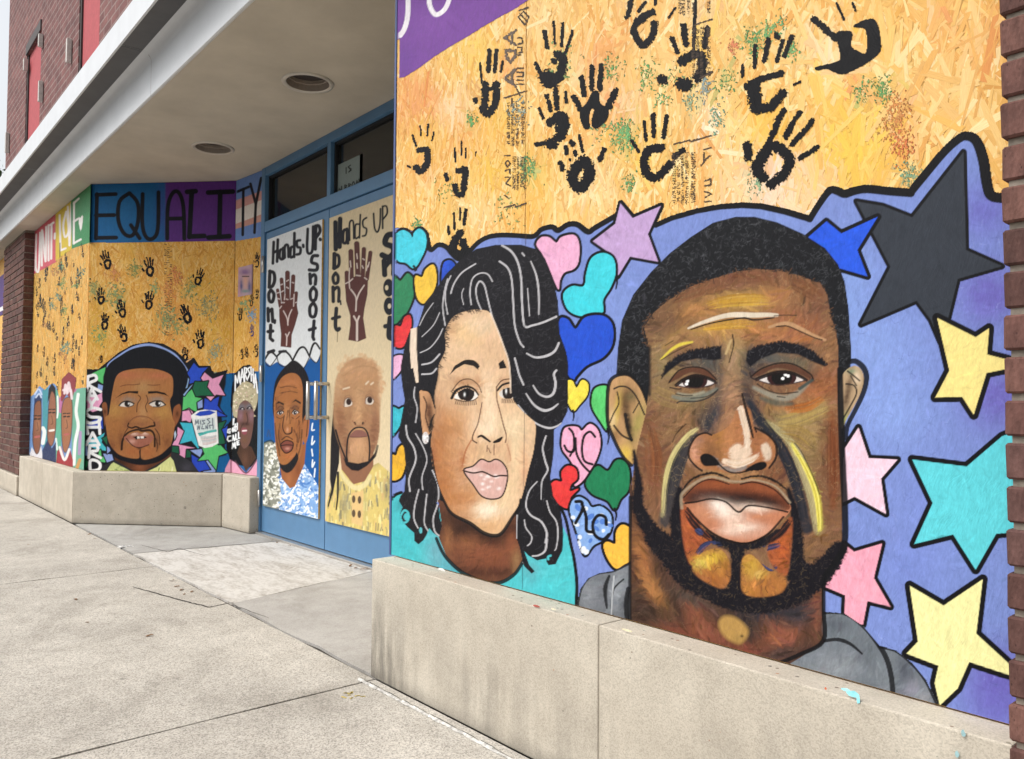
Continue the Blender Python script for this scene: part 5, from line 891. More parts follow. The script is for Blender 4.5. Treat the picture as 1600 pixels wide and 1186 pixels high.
def paint_front(c):
    for s_, h, nm in (('Z 190,350 335,270 335,570 190,650', 'cf5a68', 0), ('Z 332,270 424,180 430,492 332,562', 'd9bd3c', 1), ('Z 422,180 580,40 580,440 428,492', '3f8a58', 2)):
        k = c.part('painted_band'); c.fill(s_, h, k)
        sp = [['Z 216,405 214,600 232,610 240,395', 'Z 250,590 252,380 272,565 276,360', 'Z 290,350 290,560', 'Z 298,350 320,335', 'Z 308,345 306,550'], ['Z 356,290 362,500 392,488', 'Z 395,270 378,350 388,420 410,380 398,270', 'Z 405,240 415,470 426,225', 'Z 328,400 326,430'], ['Z 442,215 440,460', 'Z 440,220 470,192', 'Z 440,330 466,312', 'Z 440,458 482,435', 'Z 478,310 482,370 490,300']][nm]
        j = c.part('lettering', k); letters(c, j, sp, 2.4, 'f0e8e4')
        if nm == 2: c.fill('Z 470,300 480,310 492,290 494,330 482,385 470,340', 'f0ece8', j)
    for i in range(72):
        x = rng.uniform(205, 498); t = (x-205)/295; y0 = 660-200*t; y = rng.uniform(y0, 1330); q = T(f'Z {x},{y}')[0]
        hand(c, *q, rng.uniform(13, 21), rng.normal(0, .2), squash=0.36, rough=.3, colr=rng.choice([BLACK, '2a2018', '1e2a2a']), fing=3)
    for i in range(12): spatter(c, *T(f'Z {rng.uniform(205,495)},{rng.uniform(560,1250)}')[0], 5, 14, rng.choice(['6aa07a', '7a9a5a', 'b07a4a', '5a8a7a']))
    BG = c.part('painted_background')
    c.fill('Q 60,380 130,350 190,262 240,300 290,250 330,240 350,260 380,380 430,300 460,250 530,290 700,270 700,1300 60,1300', '6f92c2', BG, f=2)
    c.fill('Q 222,300 275,270 275,1000 222,800', '48929e', only=[BG]); c.fill('Q 345,300 400,280 400,1000 345,1000', '5fa88e', only=[BG]); c.fill('Q 500,260 700,240 700,1200 500,1200', '6faa92', only=[BG])
    for s_, h, wd in (('Q 560,340 540,500 560,640 530,800 520,1000', 'e8ece8', 4), ('Q 555,150 540,240 520,300', 'b06a9a', 6), ('Q 490,330 510,300', 'c4707a', 4), ('Q 580,700 570,900', 'a88ab4', 4), ('Q 575,960 540,1060', 'c99050', 4), ('Q 395,330 395,500', 'b86a9c', 5), ('Q 365,360 368,500 360,560', 'e6ece8', 2), ('Q 350,760 360,860', 'dfe8e4', 2.2), ('Q 225,660 240,700 225,800', 'e6ece8', 5)): c.stroke(s_, wd, h, .95, only=[BG])
    for nm, face, hair, hx, skin, body, bx in (('with a blue head wrap', 'Q 140,560 150,440 185,400 210,440 208,700 195,860 160,900 130,780', 'Q 140,520 145,380 185,330 215,380 212,440 150,480', '26355e', '84553f', 'Q 90,960 120,840 160,900 210,830 235,990 90,960', 'd6d4da'),
                             ('with short dark hair', 'Q 275,560 285,400 310,310 345,380 350,600 335,760 305,830 270,760', 'Q 270,420 280,290 310,235 345,280 350,400 310,320', '18181c', '93614a', 'Q 220,870 270,770 310,850 350,790 350,1020 220,990', '26335c'),
                             ('with a white and red head wrap', 'Q 400,560 415,420 450,370 500,400 500,640 480,800 440,890 410,820', 'Q 395,400 400,200 470,130 540,190 530,280 500,400 450,340 410,410', '8a3a40', '9c6648', 'Q 350,1000 360,880 400,830 435,950 480,850 510,960 510,1060 350,1020', '9c2f38')):
        k = c.part('portrait', label='small painted portrait '+nm); h_ = c.part('hair', k); b_ = c.part('clothing', k)
        c.fill(body, bx, b_); c.fill(hair, hx, h_); c.fill(face, skin, k, smooth=True); P = T(face); m = P.mean(0); c.blob(m[None]+[[1, 0]], 4, 10, 'b07c58', .6, only=[k]); c.stroke(P, .9, '33201a', .7, closed=True)
        for dx in (-3, 3): j = c.part('eye', k); c.stroke(np.array([m+[dx-1.5, -10], m+[dx+1.5, -10.5]]), 1.6, '221614', lab=j); c.stroke(np.array([m+[dx-2, -15], m+[dx+2, -15.5]]), 1.1, '2a1a16')
        j = c.part('lips', k); c.stroke(np.array([m+[-3, 18], m+[3, 17]]), 2.6, 'b0605a' if 'short' not in nm else 'e8dcd4', lab=j); c.stroke(np.array([m+[0, -5], m+[1.5, 6], m+[-1, 8]]), .9, '5a3628', .8)
    for s_ in ('Q 150,340 185,290 215,340', 'Q 160,370 190,335 210,370'): c.stroke(s_, 1.6, 'c9d4e8', .9)
    for s_ in ('Q 430,330 440,250 455,330', 'Q 460,320 470,230 485,310', 'Q 490,300 500,380', 'Q 420,300 480,280'): c.stroke(s_, 3, 'e6d6da', .9)
    c.stroke('Q 385,840 430,960 475,860', 3, 'e8e4e0', .95); c.stroke('p 94,380 93,600', 1.2, '3a2a18', .8)
def paint_door1(c):
    W = c.part('painted_ground', label='white painted upper part of the board'); c.fill('p 380,300 540,300 540,900 380,900', 'dfe3e6', W)
    BL = c.part('painted_ground', label='deep blue painted lower part of the board')
    c.fill('S -40,140 60,140 90,165 130,140 180,168 225,135 290,185 335,115 375,145 400,100 560,100 560,1300 -40,1300', '14569a', BL)
    for s_ in ('S 55,125 90,78 130,110', 'S 130,105 170,72 205,95 228,135', 'S 228,130 265,62 300,52 330,105', 'S 332,100 350,40 370,25 395,60'): c.stroke(s_, (2.2, 2.6, 2), '15161c', lab=W)
    for s_ in ('S 55,125 65,155 90,165 130,112', 'S 130,112 145,155 180,168 226,138', 'S 228,135 255,165 290,185 332,108', 'S 335,108 350,130 375,145 400,95'): c.stroke(s_, 1.1, '15161c', .9)
    for s_ in ('R 150,260 143,440', 'R 185,240 178,425', 'R 148,350 183,330', 'R 228,320 205,330 200,390 225,400 230,310 232,400', 'R 243,390 243,300 270,290 275,385', 'R 318,300 295,310 292,385 318,380', 'R 325,185 322,385', 'R 372,245 345,255 350,300 375,310 372,355 345,365', 'R 398,285 400,300', 'R 437,150 432,330 460,355 478,310 482,130', 'R 505,135 500,320', 'R 503,125 530,125 540,170 505,225', 'R 541,235 543,240',
        'R 118,505 112,640', 'R 116,508 150,520 158,580 140,630 112,640', 'R 125,665 108,700 115,755 140,760 152,700 128,665', 'R 102,820 105,925', 'R 105,850 135,825 142,930', 'R 160,920 158,940', 'R 125,960 120,1070 142,1090', 'R 102,1015 142,1010', 'R 520,375 480,380 470,430 515,450 510,495 450,495', 'R 455,530 460,610', 'R 458,560 490,535 505,560 500,615', 'R 485,640 458,680 465,745 500,745 510,680 485,640', 'R 485,770 455,810 460,880 495,885 508,820 485,770', 'R 490,925 480,1060 488,1080', 'R 450,1000 500,985', 'R 105,1190 150,1175', 'R 200,1184 250,1180'):
        k = c.part('lettering', W); big = any(s_.startswith(q) for q in ('R 118', 'R 116', 'R 125', 'R 102', 'R 105', 'R 5', 'R 45', 'R 48', 'R 49')); c.stroke(s_, 4.4 if big else 3.6, '20222a', lab=k, smooth=len(s_.split()) > 4)
    H_ = c.part('painted_hand', W, label='brown raised hand'); sk = '5c3330'
    c.fill('R 195,800 250,745 310,750 345,790 358,860 330,960 302,1040 298,1150 208,1140 212,1030 198,920', sk, H_, smooth=False)
    for s_, wd in (('R 183,665 205,800', 4.2), ('R 216,575 232,760', 5), ('R 266,520 266,750', 6.2), ('R 315,550 305,750', 5.4), ('R 340,690 330,800', 4.6)): c.stroke(s_, wd, sk, lab=H_)
    for s_ in ('R 232,840 262,900 270,960', 'R 302,830 280,880 268,950', 'R 250,1035 260,1060 258,1130', 'R 282,1020 262,1060', 'R 215,770 240,770', 'R 255,740 270,745', 'R 295,740 310,735', 'R 322,700 318,800', 'R 178,690 195,685', 'R 180,735 200,740', 'R 210,620 225,615', 'R 215,680 232,670', 'R 258,590 275,580', 'R 258,640 275,650', 'R 305,600 320,605', 'R 240,745 245,700', 'R 335,770 350,765', 'R 200,820 215,800'): c.stroke(s_, 1.2, 'd9c9c6', .95, only=[H_])
    FC = c.part('portrait', label='painted young man with a short beard on blue'); HR = c.part('hair', FC); SH = c.part('painted_flower_shirt', FC); NK = c.part('neck', FC)
    c.fill('S 145,900 150,840 200,850 230,900 285,790 300,770 350,850 400,930 400,1200 140,1200', '7fa6d8', SH); c.fill('S 40,1030 45,640 80,630 120,640 150,740 145,860 165,1040 60,1060', '8a8c80', SH)
    for i in range(620):
        q = np.array([rng.uniform(411, 500), rng.uniform(690, 812)])
        c.stroke(np.array([q, q+rng.normal(0, 1.6, 2), q+rng.normal(0, 2.4, 2)]), rng.uniform(1, 2.4), rng.choice(['f0f4f6', 'e4ecf4', 'ffffff', '4a7cc0', '9fc0e4'] if q[0] > 437 else ['f0f0e8', 'd9d8c8', '6a6c60', 'c8c8bc', 'f4f4ee']), .9, only=[SH])
    c.stroke('S 50,640 90,625 110,640', 2, '2a3a30', .8); c.stroke('S 70,600 78,560 88,600', 1.4, '3a4a6a', .7)
    c.fill('S 150,800 160,860 210,920 240,910 300,770 310,640 200,700', '945a36', NK); c.blob('S 200,860', 5, 10, 'a86a40', .8, only=[NK]); c.blob('S 260,800', 6, 14, '7a4428', .8, only=[NK])
    c.fill('S 110,480 112,300 140,220 190,160 235,130 290,170 325,240 335,330 330,450 290,540 200,560', '17171c', HR, smooth=True)
    k = c.part('ear', FC); c.fill('S 292,510 305,470 330,465 328,560 310,640 290,620', 'a0643c', k, smooth=True); c.stroke('S 300,500 320,490 312,600', 1, '4a2a1a', .9)
    c.fill('S 112,480 116,340 150,250 200,212 250,215 282,260 290,350 286,480 292,560 285,680 255,760 190,820 150,770 125,680', 'a0673c', FC, smooth=True); on = [FC]
    for s_, rx, ry, h, a in (('S 220,270', 18, 9, 'b07248', .8), ('S 150,420 240,420', 7, 7, '6a4a38', .8), ('S 190,470', 5, 18, 'b57e50', .8), ('S 150,600', 6, 20, '7c4c2c', .8), ('S 260,580', 7, 22, '8f5a34', .8), ('S 200,720', 8, 6, 'b0683a', .8), ('S 130,420', 3, 16, '7a4a30', .7)): c.blob(s_, rx, ry, h, a, only=on)
    for s_ in ('S 122,400 140,382 175,398 170,408 145,395', 'S 222,392 245,370 278,390 276,402 245,382'): k = c.part('eyebrow', FC); c.fill(s_, '1a1414', k, f=1.4)
    for s_ in ('S 130,455 150,438 172,450 150,470', 'S 222,455 240,435 265,450 240,470'): k = c.part('eye', FC); c.fill(s_, 'ddd6d0', k); c.ell(T(s_).mean(0)[None]+[[0, .5]], 2.7, 3.4, '2a1c18', only=[k]); c.blob(T(s_).mean(0)[None]+[[.8, 0]], .7, .8, 'ffffff', .9, only=[k]); c.stroke(T(s_)[:3], 1.3, '1c1210'); c.stroke(T(s_)+[[0, -6]], .8, '4a2c20', .8)
    for s_, wd in (('S 128,480 150,490 172,478', 1.2), ('S 220,482 245,492 268,475', 1.2), ('S 120,360 130,440', 1), ('S 150,520 140,590 150,650', 1.4), ('S 235,560 255,610 250,680', 1.4), ('S 150,300 200,290 250,300', .9), ('S 160,330 210,322 255,330', .9), ('S 265,500 270,580 262,640', 1.1), ('S 196,440 190,500', 1), ('S 205,440 212,520', .9), ('S 118,520 128,620 148,720', 1.2)): c.stroke(s_, wd, '50301e', .8, only=[FC])
    c.brush(FC, 260, (4, 12), (1, 2.4), .14, .7)
    k = c.part('nose', FC); c.stroke('S 175,470 165,540 180,580 200,585 220,575 222,545', (.8, 1.2, 1.8, 1.4), '3a2018', lab=k); c.blob('S 195,560', 2, 4, 'd0a080', .8)
    k = c.part('lips', FC); c.fill('S 152,655 185,625 225,635 230,660 215,690 180,702', '7c4438', k, smooth=True); c.stroke(T('S 152,655 185,625 225,635 230,660 215,690 180,702'), 1.2, '24120f', closed=True); c.stroke('S 152,658 190,652 230,655', 1.1, '2a1412'); c.blob('S 195,675', 4, 2.5, 'c99080', .8, only=[k]); c.stroke('S 160,620 190,600 225,618', 1.3, '2a1a14', .8)
    k = c.part('beard', FC); c.fill('S 140,760 165,775 200,765 240,720 252,700 262,740 230,800 195,825 160,805', '16151a', k, f=1.5, smooth=True); c.stroke('S 285,560 275,660 255,730', 1.6, '2a1c16', .6)
    for s_ in ('S 350,520 345,560 360,560', 'S 350,600 345,650 362,630', 'S 345,680 350,720', 'S 350,745 348,790 362,760', 'S 365,800 360,850'): k = c.part('lettering'); c.stroke(s_, 1.5, 'e4ecf2', lab=k)
def paint_door2(c):
    W = c.part('painted_ground', label='cream painted ground of the board'); c.fill('p 480,250 680,250 680,950 480,950', 'd9c7a4', W); c.blob('p 560,480 590,420', 40, 60, 'decdae', .6, only=[W])
    for s_ in ('R 670,95 672,320', 'R 710,65 705,300', 'R 672,205 708,195'): k = c.part('lettering', W); c.stroke(s_, 6, '22242c', lab=k)
    for s_ in ('R 765,155 738,170 735,260 765,255 768,150 775,270',): k = c.part('lettering', W); c.stroke(s_, 4, '22242c', lab=k)
    for s_ in ('R 790,245 790,100 820,90 825,230', 'R 868,110 838,120 838,225 868,215', 'R 880,30 872,225', 'R 932,55 902,80 905,130 932,150 925,200 898,210', 'R 992,20 1000,140 1025,175 1045,110 1050,-20', 'R 1068,-30 1068,145', 'R 1066,-40 1100,-40 1105,20 1068,70'): k = c.part('lettering', W); c.stroke(s_, 2.2, '22242c', lab=k)
    for s_, wd in (('R 662,360 660,480', 5.5), ('R 660,365 695,375 702,430 690,465 655,482', 4.2), ('R 672,520 650,555 660,605 688,600 692,550 672,520', 4.2), ('R 650,640 652,760', 4.6), ('R 655,665 685,640 700,665 697,760', 4.2), ('R 712,755 716,785', 2), ('R 678,820 670,960 685,1000 702,990', 5), ('R 645,905 705,890', 4.2), ('R 1165,195 1110,205 1090,270 1150,300 1160,350 1120,390 1065,370', 8), ('R 1080,420 1085,535', 7), ('R 1085,470 1130,420 1160,450 1160,530', 7), ('R 1130,900 1120,1040 1135,1070 1160,1060', 7), ('R 1090,970 1165,955', 6)): k = c.part('lettering', W); c.stroke(s_, wd, '22242c', lab=k)
    for s_, q in (('R 1118,645', 'R 1102,645'), ('R 1122,800', 'R 1125,800')): k = c.part('lettering', W); c.ell(s_, 8.5, 14, '22242c', k); c.ell(q, 2.6, 4, 'dfd0b0', only=[k])
    H_ = c.part('painted_hand', W, label='larger brown raised hand'); sk = '5a3634'
    c.fill('R 750,610 800,570 850,540 920,550 945,580 940,700 915,820 905,900 930,1070 860,1100 778,1085 795,960 795,880 760,760', sk, H_)
    for s_, wd in (('R 766,520 770,640', 6), ('R 800,340 805,590', 6.6), ('R 850,275 860,560', 7.2), ('R 910,320 900,560', 5.8), ('R 965,350 935,570', 5.4)): c.stroke(s_, wd, sk, lab=H_)
    for s_, wd in (('R 800,660 830,700 845,740 842,840', 1.6), ('R 912,625 870,690 848,750', 1.6), ('R 852,930 852,1085', 2.6), ('R 825,885 850,930', 2), ('R 870,885 852,930', 2), ('R 780,600 815,570', 1.4), ('R 790,480 785,560 790,650', 1.1), ('R 845,540 880,545', 1.2), ('R 915,560 935,575', 1.2), ('R 795,420 800,470', 1.2), ('R 850,360 855,400', 1.2), ('R 850,440 855,480', 1.2), ('R 900,400 915,410', 1.2), ('R 895,460 905,480', 1.2), ('R 955,430 945,470', 1.2), ('R 940,460 930,500', 1.2), ('R 755,610 775,600', 1.2)): c.stroke(s_, wd, 'd9c9c0', .95, only=[H_])
    c.stroke('R 688,1010 686,1100', .8, '6a5a44', .8, only=[W])
    SH = c.part('painted_coat', label='pale yellow double-buttoned coat')
    c.fill('U 20,1300 40,960 60,860 110,760 130,740 290,730 350,700 420,760 470,820 520,900 520,1300', 'd2bd72', SH)
    for i in range(260):
        q = np.array([rng.uniform(508, 616), rng.uniform(735, 845)]); c.stroke(np.array([q, q+[rng.normal(0, 1), rng.uniform(4, 14)]]), rng.uniform(1, 2.5), rng.choice(['e3d48e', 'c8b066', 'a89a68', '8f8a70', 'e8dca0', 'd9b87a', '6f6c5a']), .8, only=[SH])
    c.blob('U 150,950', 7, 26, '7f7c6a', .7, only=[SH]); c.blob('U 270,960', 5, 28, 'b0a870', .6, only=[SH]); c.blob('U 400,860', 8, 20, '6f6c5c', .6, only=[SH]); c.blob('U 330,700', 8, 8, '8a8468', .6, only=[SH]); c.fill('U 190,880 260,870 255,1080 190,1060', 'd9b87e', only=[SH], f=2)
    for s_ in ('U 202,918', 'U 237,922', 'U 202,1003', 'U 236,1008'): k = c.part('button', SH); c.ell(s_, 2.8, 6, '5a4a38', k)
    FC = c.part('portrait', label='painted man with braids and an outlined goatee on cream'); NK = c.part('neck', FC); HR = c.part('braid', FC)
    c.fill('U 115,600 130,740 200,830 270,810 320,720 320,560', '8a6048', NK); c.stroke('U 118,745 150,800 210,850 270,830 300,780', (4, 6, 7, 5), 'd9cc98', .95, only=[NK, SH], f=2)
    c.fill('U 85,350 75,440 65,560 60,800 75,900 95,800 115,700 120,560 105,460', '1c1a1e', HR); c.stroke('U 75,860 50,960', (3, 1.5), '1c1a1e', lab=HR); c.stroke('U 108,760 108,880 98,980', (3, 1.5), '1c1a1e', lab=HR)
    c.fill('U 80,430 85,300 100,190 150,105 240,68 310,85 355,140 370,230 360,380 355,520 330,620 280,700 220,740 165,690 120,600 95,520', 'b08763', FC, smooth=True, f=4); on = [FC]
    for s_, rx, ry, h, a in (('U 170,140 280,120', 16, 14, 'c49a74', .7), ('U 110,240', 6, 24, 'c4a07c', .7), ('U 370,250', 5, 34, 'd9b894', .9), ('U 150,270 300,280', 8, 5, 'a67c5c', .8), ('U 230,380', 8, 22, 'c69a70', .8), ('U 120,430', 7, 26, '96684c', .9), ('U 330,450', 7, 26, '956a52', .9), ('U 230,600', 12, 16, 'c89a74', .9), ('U 150,560', 5, 20, '8a6048', .8), ('U 320,570', 5, 18, '8a5f4c', .8), ('U 230,310', 5, 20, 'c29a72', .7), ('U 240,185', 24, 8, 'bd9068', .7)): c.blob(s_, rx, ry, h, a, only=on)
    for s_, rx, ry, h, a in (('U 170,335 295,328', 9, 8, '7c5640', .8), ('U 130,500 325,520', 10, 26, '80573f', .8), ('U 180,420 275,420', 5, 16, '946a4c', .7), ('U 160,620 310,620', 5, 18, '7a523e', .8)): c.blob(s_, rx, ry, h, a, only=on)
    c.brush(FC, 420, (6, 16), (1.5, 3.5), .09, .75)
    for i in range(60):
        t = rng.uniform(-2.6, .3); q = np.array([560+36*math.cos(t), 600+44*math.sin(t)])+rng.normal(0, 2, 2); c.stroke(np.array([q, q+[3*math.cos(t+.8), 3*math.sin(t+.8)]]), rng.uniform(2, 4), rng.choice(['d0ab84', 'c49a74', 'dcbf98']), .5, only=[FC, W], f=2)
    c.stroke('U 140,180 220,130 300,125 350,150', 1.4, 'a07a58', .5, f=2, only=on)
    for s_ in ('U 275,230 290,215', 'U 305,232 318,222', 'U 140,260 175,250'): c.stroke(s_, 1.8, 'dccab0', .9, f=1.5, only=on)
    for s_ in ('U 145,365 150,325 175,312 192,335 188,358', 'U 272,345 275,315 300,305 322,325 310,352'): k = c.part('eye', FC); c.fill(s_, 'd2c6ba', k, smooth=True); c.ell(T(s_).mean(0)[None]+[[.6, -.8]], 4, 5.2, '33231f', only=[k]); c.stroke(T(s_)[:4], 1, '6a4a38', .8); c.stroke(T(s_)[:4]+[[0, -4]], .9, '8a6a50', .7)
    k = c.part('nose', FC); c.stroke('U 208,460 212,470', 2, '3a2620', lab=k); c.stroke('U 258,460 256,468', 2, '3a2620', lab=k); c.stroke('U 195,450 215,475 235,478 262,470 272,450', .9, '8a5c44', .8)
    k = c.part('lips', FC); c.fill('U 178,545 205,510 235,505 265,512 285,540 240,548', '855a50', k, smooth=True); c.stroke('U 180,546 235,548 284,542', .9, '5a3a34', .8)
    k = c.part('goatee', FC); c.stroke('U 165,690 160,640 170,545 200,500 235,488 268,498 290,540 298,620 292,700', 1.8, '17151a', lab=k); c.fill('U 140,670 170,695 230,705 290,690 345,620 330,670 280,720 230,750 190,745 155,715', '17151a', k, f=1.5); c.stroke('U 95,505 120,590 160,690', 2, '17151a', lab=k); c.stroke('U 345,600 330,660', 3, '3a322c', .8)
# ------------------------------------------------------------------ ground
M_walk = m_concrete('sidewalk_concrete', (0.40, 0.375, 0.335), (0.50, 0.47, 0.42), 0.42, 260, stain=0.42)
M_base = m_plain('joint_dirt', (0.07, 0.062, 0.055), 0.95, 0.1, 0, 0.4, 40)
M_asph = m_plain('asphalt', (0.06, 0.06, 0.062), 0.9, 0.2, 0, 0.25, 60, 0.5)
M_slabA = m_concrete('entry_grey', (0.33, 0.325, 0.31), (0.42, 0.41, 0.39), 0.16, 300, stain=0.4)
M_slabC = m_concrete('entry_grey_warm', (0.36, 0.345, 0.325), (0.44, 0.425, 0.40), 0.16, 300, stain=0.4)
def m_worn():
    m, n, b = newmat('worn_white_paint', 0.8, 0.25); p = geopos(n)
    a = noise(n, mapping(n, p, (4, 13, 5), (0, 0, 0.35)), 1.0, 8, 0.78, 0.3); f = noise(n, p, 45, 5, 0.7)
    k = ramp(n, math_(n, 'ADD', math_(n, 'MULTIPLY', a, 0.72), math_(n, 'MULTIPLY', f, 0.28)), [(0.36, (0, 0, 0)), (0.54, (1, 1, 1))])
    L(n, mixc(n, k, mixc(n, f, (0.24, 0.215, 0.185), (0.38, 0.345, 0.30)), mixc(n, f, (0.48, 0.46, 0.43), (0.63, 0.61, 0.58))), b.inputs['Base Color']); bump(n, b, k, 0.25, 0.001)
    return m
M_slabB = m_worn()
g = MB(); g.quad((-300, -300, -0.13), (300, -300, -0.13), (300, 300, -0.13), (-300, 300, -0.13)); tag(g.build('ground', M_asph), kind='structure')
walk = empty('sidewalk', (-3, 0, 0)); tag(walk, kind='structure')
MB().box((-40, -1.02, -0.125), (14, 1.52, -0.014)).build('joint_bed', M_base, walk)
def gp(x, y): return on_ground(x, y)[:2]
jA0, jA1 = gp(583, 1062), gp(80, 1186); jB0, jB1 = gp(215, 888), gp(0, 915)
def jx(p, q, Y): return p[0]+(q[0]-p[0])*(Y-p[1])/(q[1]-p[1])
step = (jx(jA0, jA1, 1.43)-jx(jB0, jB1, 1.43))
YE = 1.425; YF = -1.0
edges = [(14, 14)]
for k in range(4, 0, -1): edges.append((jx(jA0, jA1, YE)+step*k*0.98, jx(jA0, jA1, YF)+step*k*0.98))
edges += [(jx(jA0, jA1, YE), jx(jA0, jA1, YF)), (jx(jB0, jB1, YE), jx(jA0, jA1, YF)-step)]
for k in range(1, 9): edges.append((edges[6][0]-step*k, edges[6][1]-step*k))
edges.append((-40, -40))
edges = sorted(edges)
for (a, a2), (b, b2) in zip(edges, edges[1:]):
    if b-a < 0.2: continue
    gq = 0.005
    # a slightly uneven outline so that the joints are not ruled lines
    pts = []
    for t in np.linspace(0, 1, 14): pts.append((b-gq+(b2-b)*t+rng.normal(0, 0.0022), YE+(YF-YE)*t))
    for t in np.linspace(1, 0, 14): pts.append((a+gq+(a2-a)*t+rng.normal(0, 0.0022), YE+(YF-YE)*t))
    MB().prism(pts[::-1], -0.12, 0.0).build('paving_slab', M_walk, walk)
MB().box((-40, -1.18, -0.129), (14, -1.03, 0.0)).build('kerb', M_walk, walk, 0.012)

# entry floor: three old pours
ent = empty('entry_floor', (-4.5, 1.9, 0)); tag(ent, kind='structure')
MB().box((-6.9, 1.432, -0.1), (-2.2, 2.75, -0.016)).build('joint_bed', M_base, ent)
pa = [gp(190, 866), gp(432, 846)]; pb = [gp(330, 947), gp(575, 889)]
def rag(P, amp=0.004, n=10):
    out = []
    for p, q in zip(P, P[1:]+P[:1]):
        p = np.array(p); q = np.array(q)
        for t in np.linspace(0, 1, n, endpoint=False): out.append(tuple(p+(q-p)*t+rng.normal(0, amp, 2)))
    return out
e0 = 1.447
P1_ = [(-7.1, e0), (pa[0][0]-.01, e0), (pa[1][0]-.02, 2.36), (-6.4, 2.55)]
P2_ = [(pa[0][0]+.008, e0), (pb[0][0]-.002, e0), (pb[1][0]+.05, 2.36), (pa[1][0], 2.36)]
P3_ = [(pb[0][0]+.004, e0), (-2.3, e0), (-2.3, 2.36), (pb[1][0]+.056, 2.36)]
for P_, m_, nm in ((P1_, M_slabA, 'entry_slab'), (P2_, M_slabB, 'entry_slab'), (P3_, M_slabC, 'entry_slab')): MB().prism(rag(P_), -0.09, -0.003).build(nm, m_, ent)
def ribbon(name, px, wd, mat, parent, z=0.0012, amp=0.002):
    P = [np.array(gp(*q)) for q in px]; C = []
    for p, q in zip(P, P[1:]):
        for t in np.linspace(0, 1, 8, endpoint=False): C.append(p+(q-p)*t+rng.normal(0, amp, 2))
    C.append(P[-1]); b = MB(); n_ = len(C)
    for i in range(n_-1):
        t = C[i+1]-C[i]; t = t/(np.linalg.norm(t)+1e-9); n = np.array([-t[1], t[0]])
        w0 = wd*(0.35+0.65*math.sin(math.pi*i/(n_-1))**.5)*rng.uniform(.7, 1.2); w1 = wd*(0.35+0.65*math.sin(math.pi*(i+1)/(n_-1))**.5)
        b.quad((*(C[i]-n*w0/2), z), (*(C[i+1]-n*w1/2), z), (*(C[i+1]+n*w1/2), z), (*(C[i]+n*w0/2), z))
    return b.build(name, mat, parent)
M_crack = m_plain('crack_dark', (0.06, 0.055, 0.05), 0.95, 0.1, 0, 0.3, 50)
ribbon('crack', [(207, 917), (240, 926), (290, 940), (327, 949), (366, 941)], 0.011, M_crack, walk)
ribbon('crack', [(340, 947), (365, 945), (420, 965)], 0.005, M_crack, ent, -0.0018);
ribbon('crack', [(220, 851), (262, 862), (280, 856), (320, 868)], 0.006, M_crack, ent, -0.0018)
M_wp = m_plain('old_white_paint', (0.72, 0.71, 0.69), 0.8, 0.2, 0, 0.2, 40); M_yp = m_plain('old_yellow_paint', (0.55, 0.42, 0.10), 0.8, 0.2, 0, 0.3, 60)
ribbon('paint_mark', [(152, 853), (178, 856), (206, 852)], 0.10, M_wp, ent, -0.0016, 0.01)
for q in range(9):
    x, y = 530+rng.uniform(0, 34), 1080+rng.uniform(0, 14); ribbon('paint_mark', [(x, y), (x+rng.uniform(3, 9), y+rng.uniform(-3, 3))], 0.008, M_yp, walk, 0.0012, 0.001)

# ------------------------------------------------------------------ stone ledge
M_ledge = m_concrete('precast_stone', (0.45, 0.405, 0.335), (0.52, 0.475, 0.40), 0.18, 380, grime=0.95, chips=True)
M_ledge2 = m_concrete('precast_stone_plain', (0.48, 0.43, 0.355), (0.54, 0.49, 0.41), 0.14, 380, grime=0.06, chips=True, stain=0.18)
def offs(P, Q, d):
    P = np.array(P); Q = np.array(Q); e = (Q-P)/np.linalg.norm(Q-P); n = np.array([e[1], -e[0]]); n = -n if n[1] > 0 else n
    return P+n*d, Q+n*d
def isect(a, b, c, d):
    a, b, c, d = map(np.array, (a, b, c, d)); r = b-a; s_ = d-c; t = ((c-a)[0]*s_[1]-(c-a)[1]*s_[0])/(r[0]*s_[1]-r[1]*s_[0]); return a+r*t
DL = YW-YL
sA, sB = offs(S0, S1, DL); tA, tB = offs(T0, T1, DL)
cL = isect((-9, YL), (-7, YL), sA, sB); cR = isect(sA, sB, tA, tB)
ledR = empty('stone_ledge', (-1.45, YL, 0)); tag(ledR, 'long beige precast stone ledge under the large painted faces', 'ledge', 'stone ledges under the murals')
xj = onY(935, 1080, YL)[0]; xe = -2.424; xr = -0.463
MB().box((xe, YL, 0.0), (xj-0.0022, YW+0.09, ZL)).build('ledge_stone', M_ledge, ledR, 0.003)
MB().box((xj+0.0022, YL, 0.0), (xr, YW+0.09, ZL)).build('ledge_stone', M_ledge, ledR, 0.003)
MB().box((xj-0.0018, YL+0.003, 0.0), (xj+0.0018, YW+0.05, ZL-0.002)).build('mortar_joint', m_plain('joint_mortar', (0.36, 0.32, 0.26), 0.9, 0.2), ledR)
cau = MB()
for i in range(70):
    x0 = xe+i*0.03; w0 = 0.001+0.0015*math.sin(i*.9)+rng.uniform(0, .005); h = 0.003+rng.uniform(0, .004)
    if rng.random() < .04: continue
    cau.quad((x0, YL-0.050-w0*.6, 0.0015), (x0+0.031, YL-0.050-w0*.6+rng.normal(0, .002), 0.0015), (x0+0.031, YL-0.044+rng.normal(0, .002), h), (x0, YL-0.044, h))
    cau.quad((x0, YL-0.040, h), (x0+0.031, YL-0.040, h), (x0+0.031, YL-0.036, 0.001), (x0, YL-0.036, 0.001))
cau.build('caulk_line', m_plain('caulk', (0.46, 0.445, 0.42), 0.85, 0.2, 0, 0.6, 60), ledR)['kind'] = 'stuff'
FK = [0.0008]
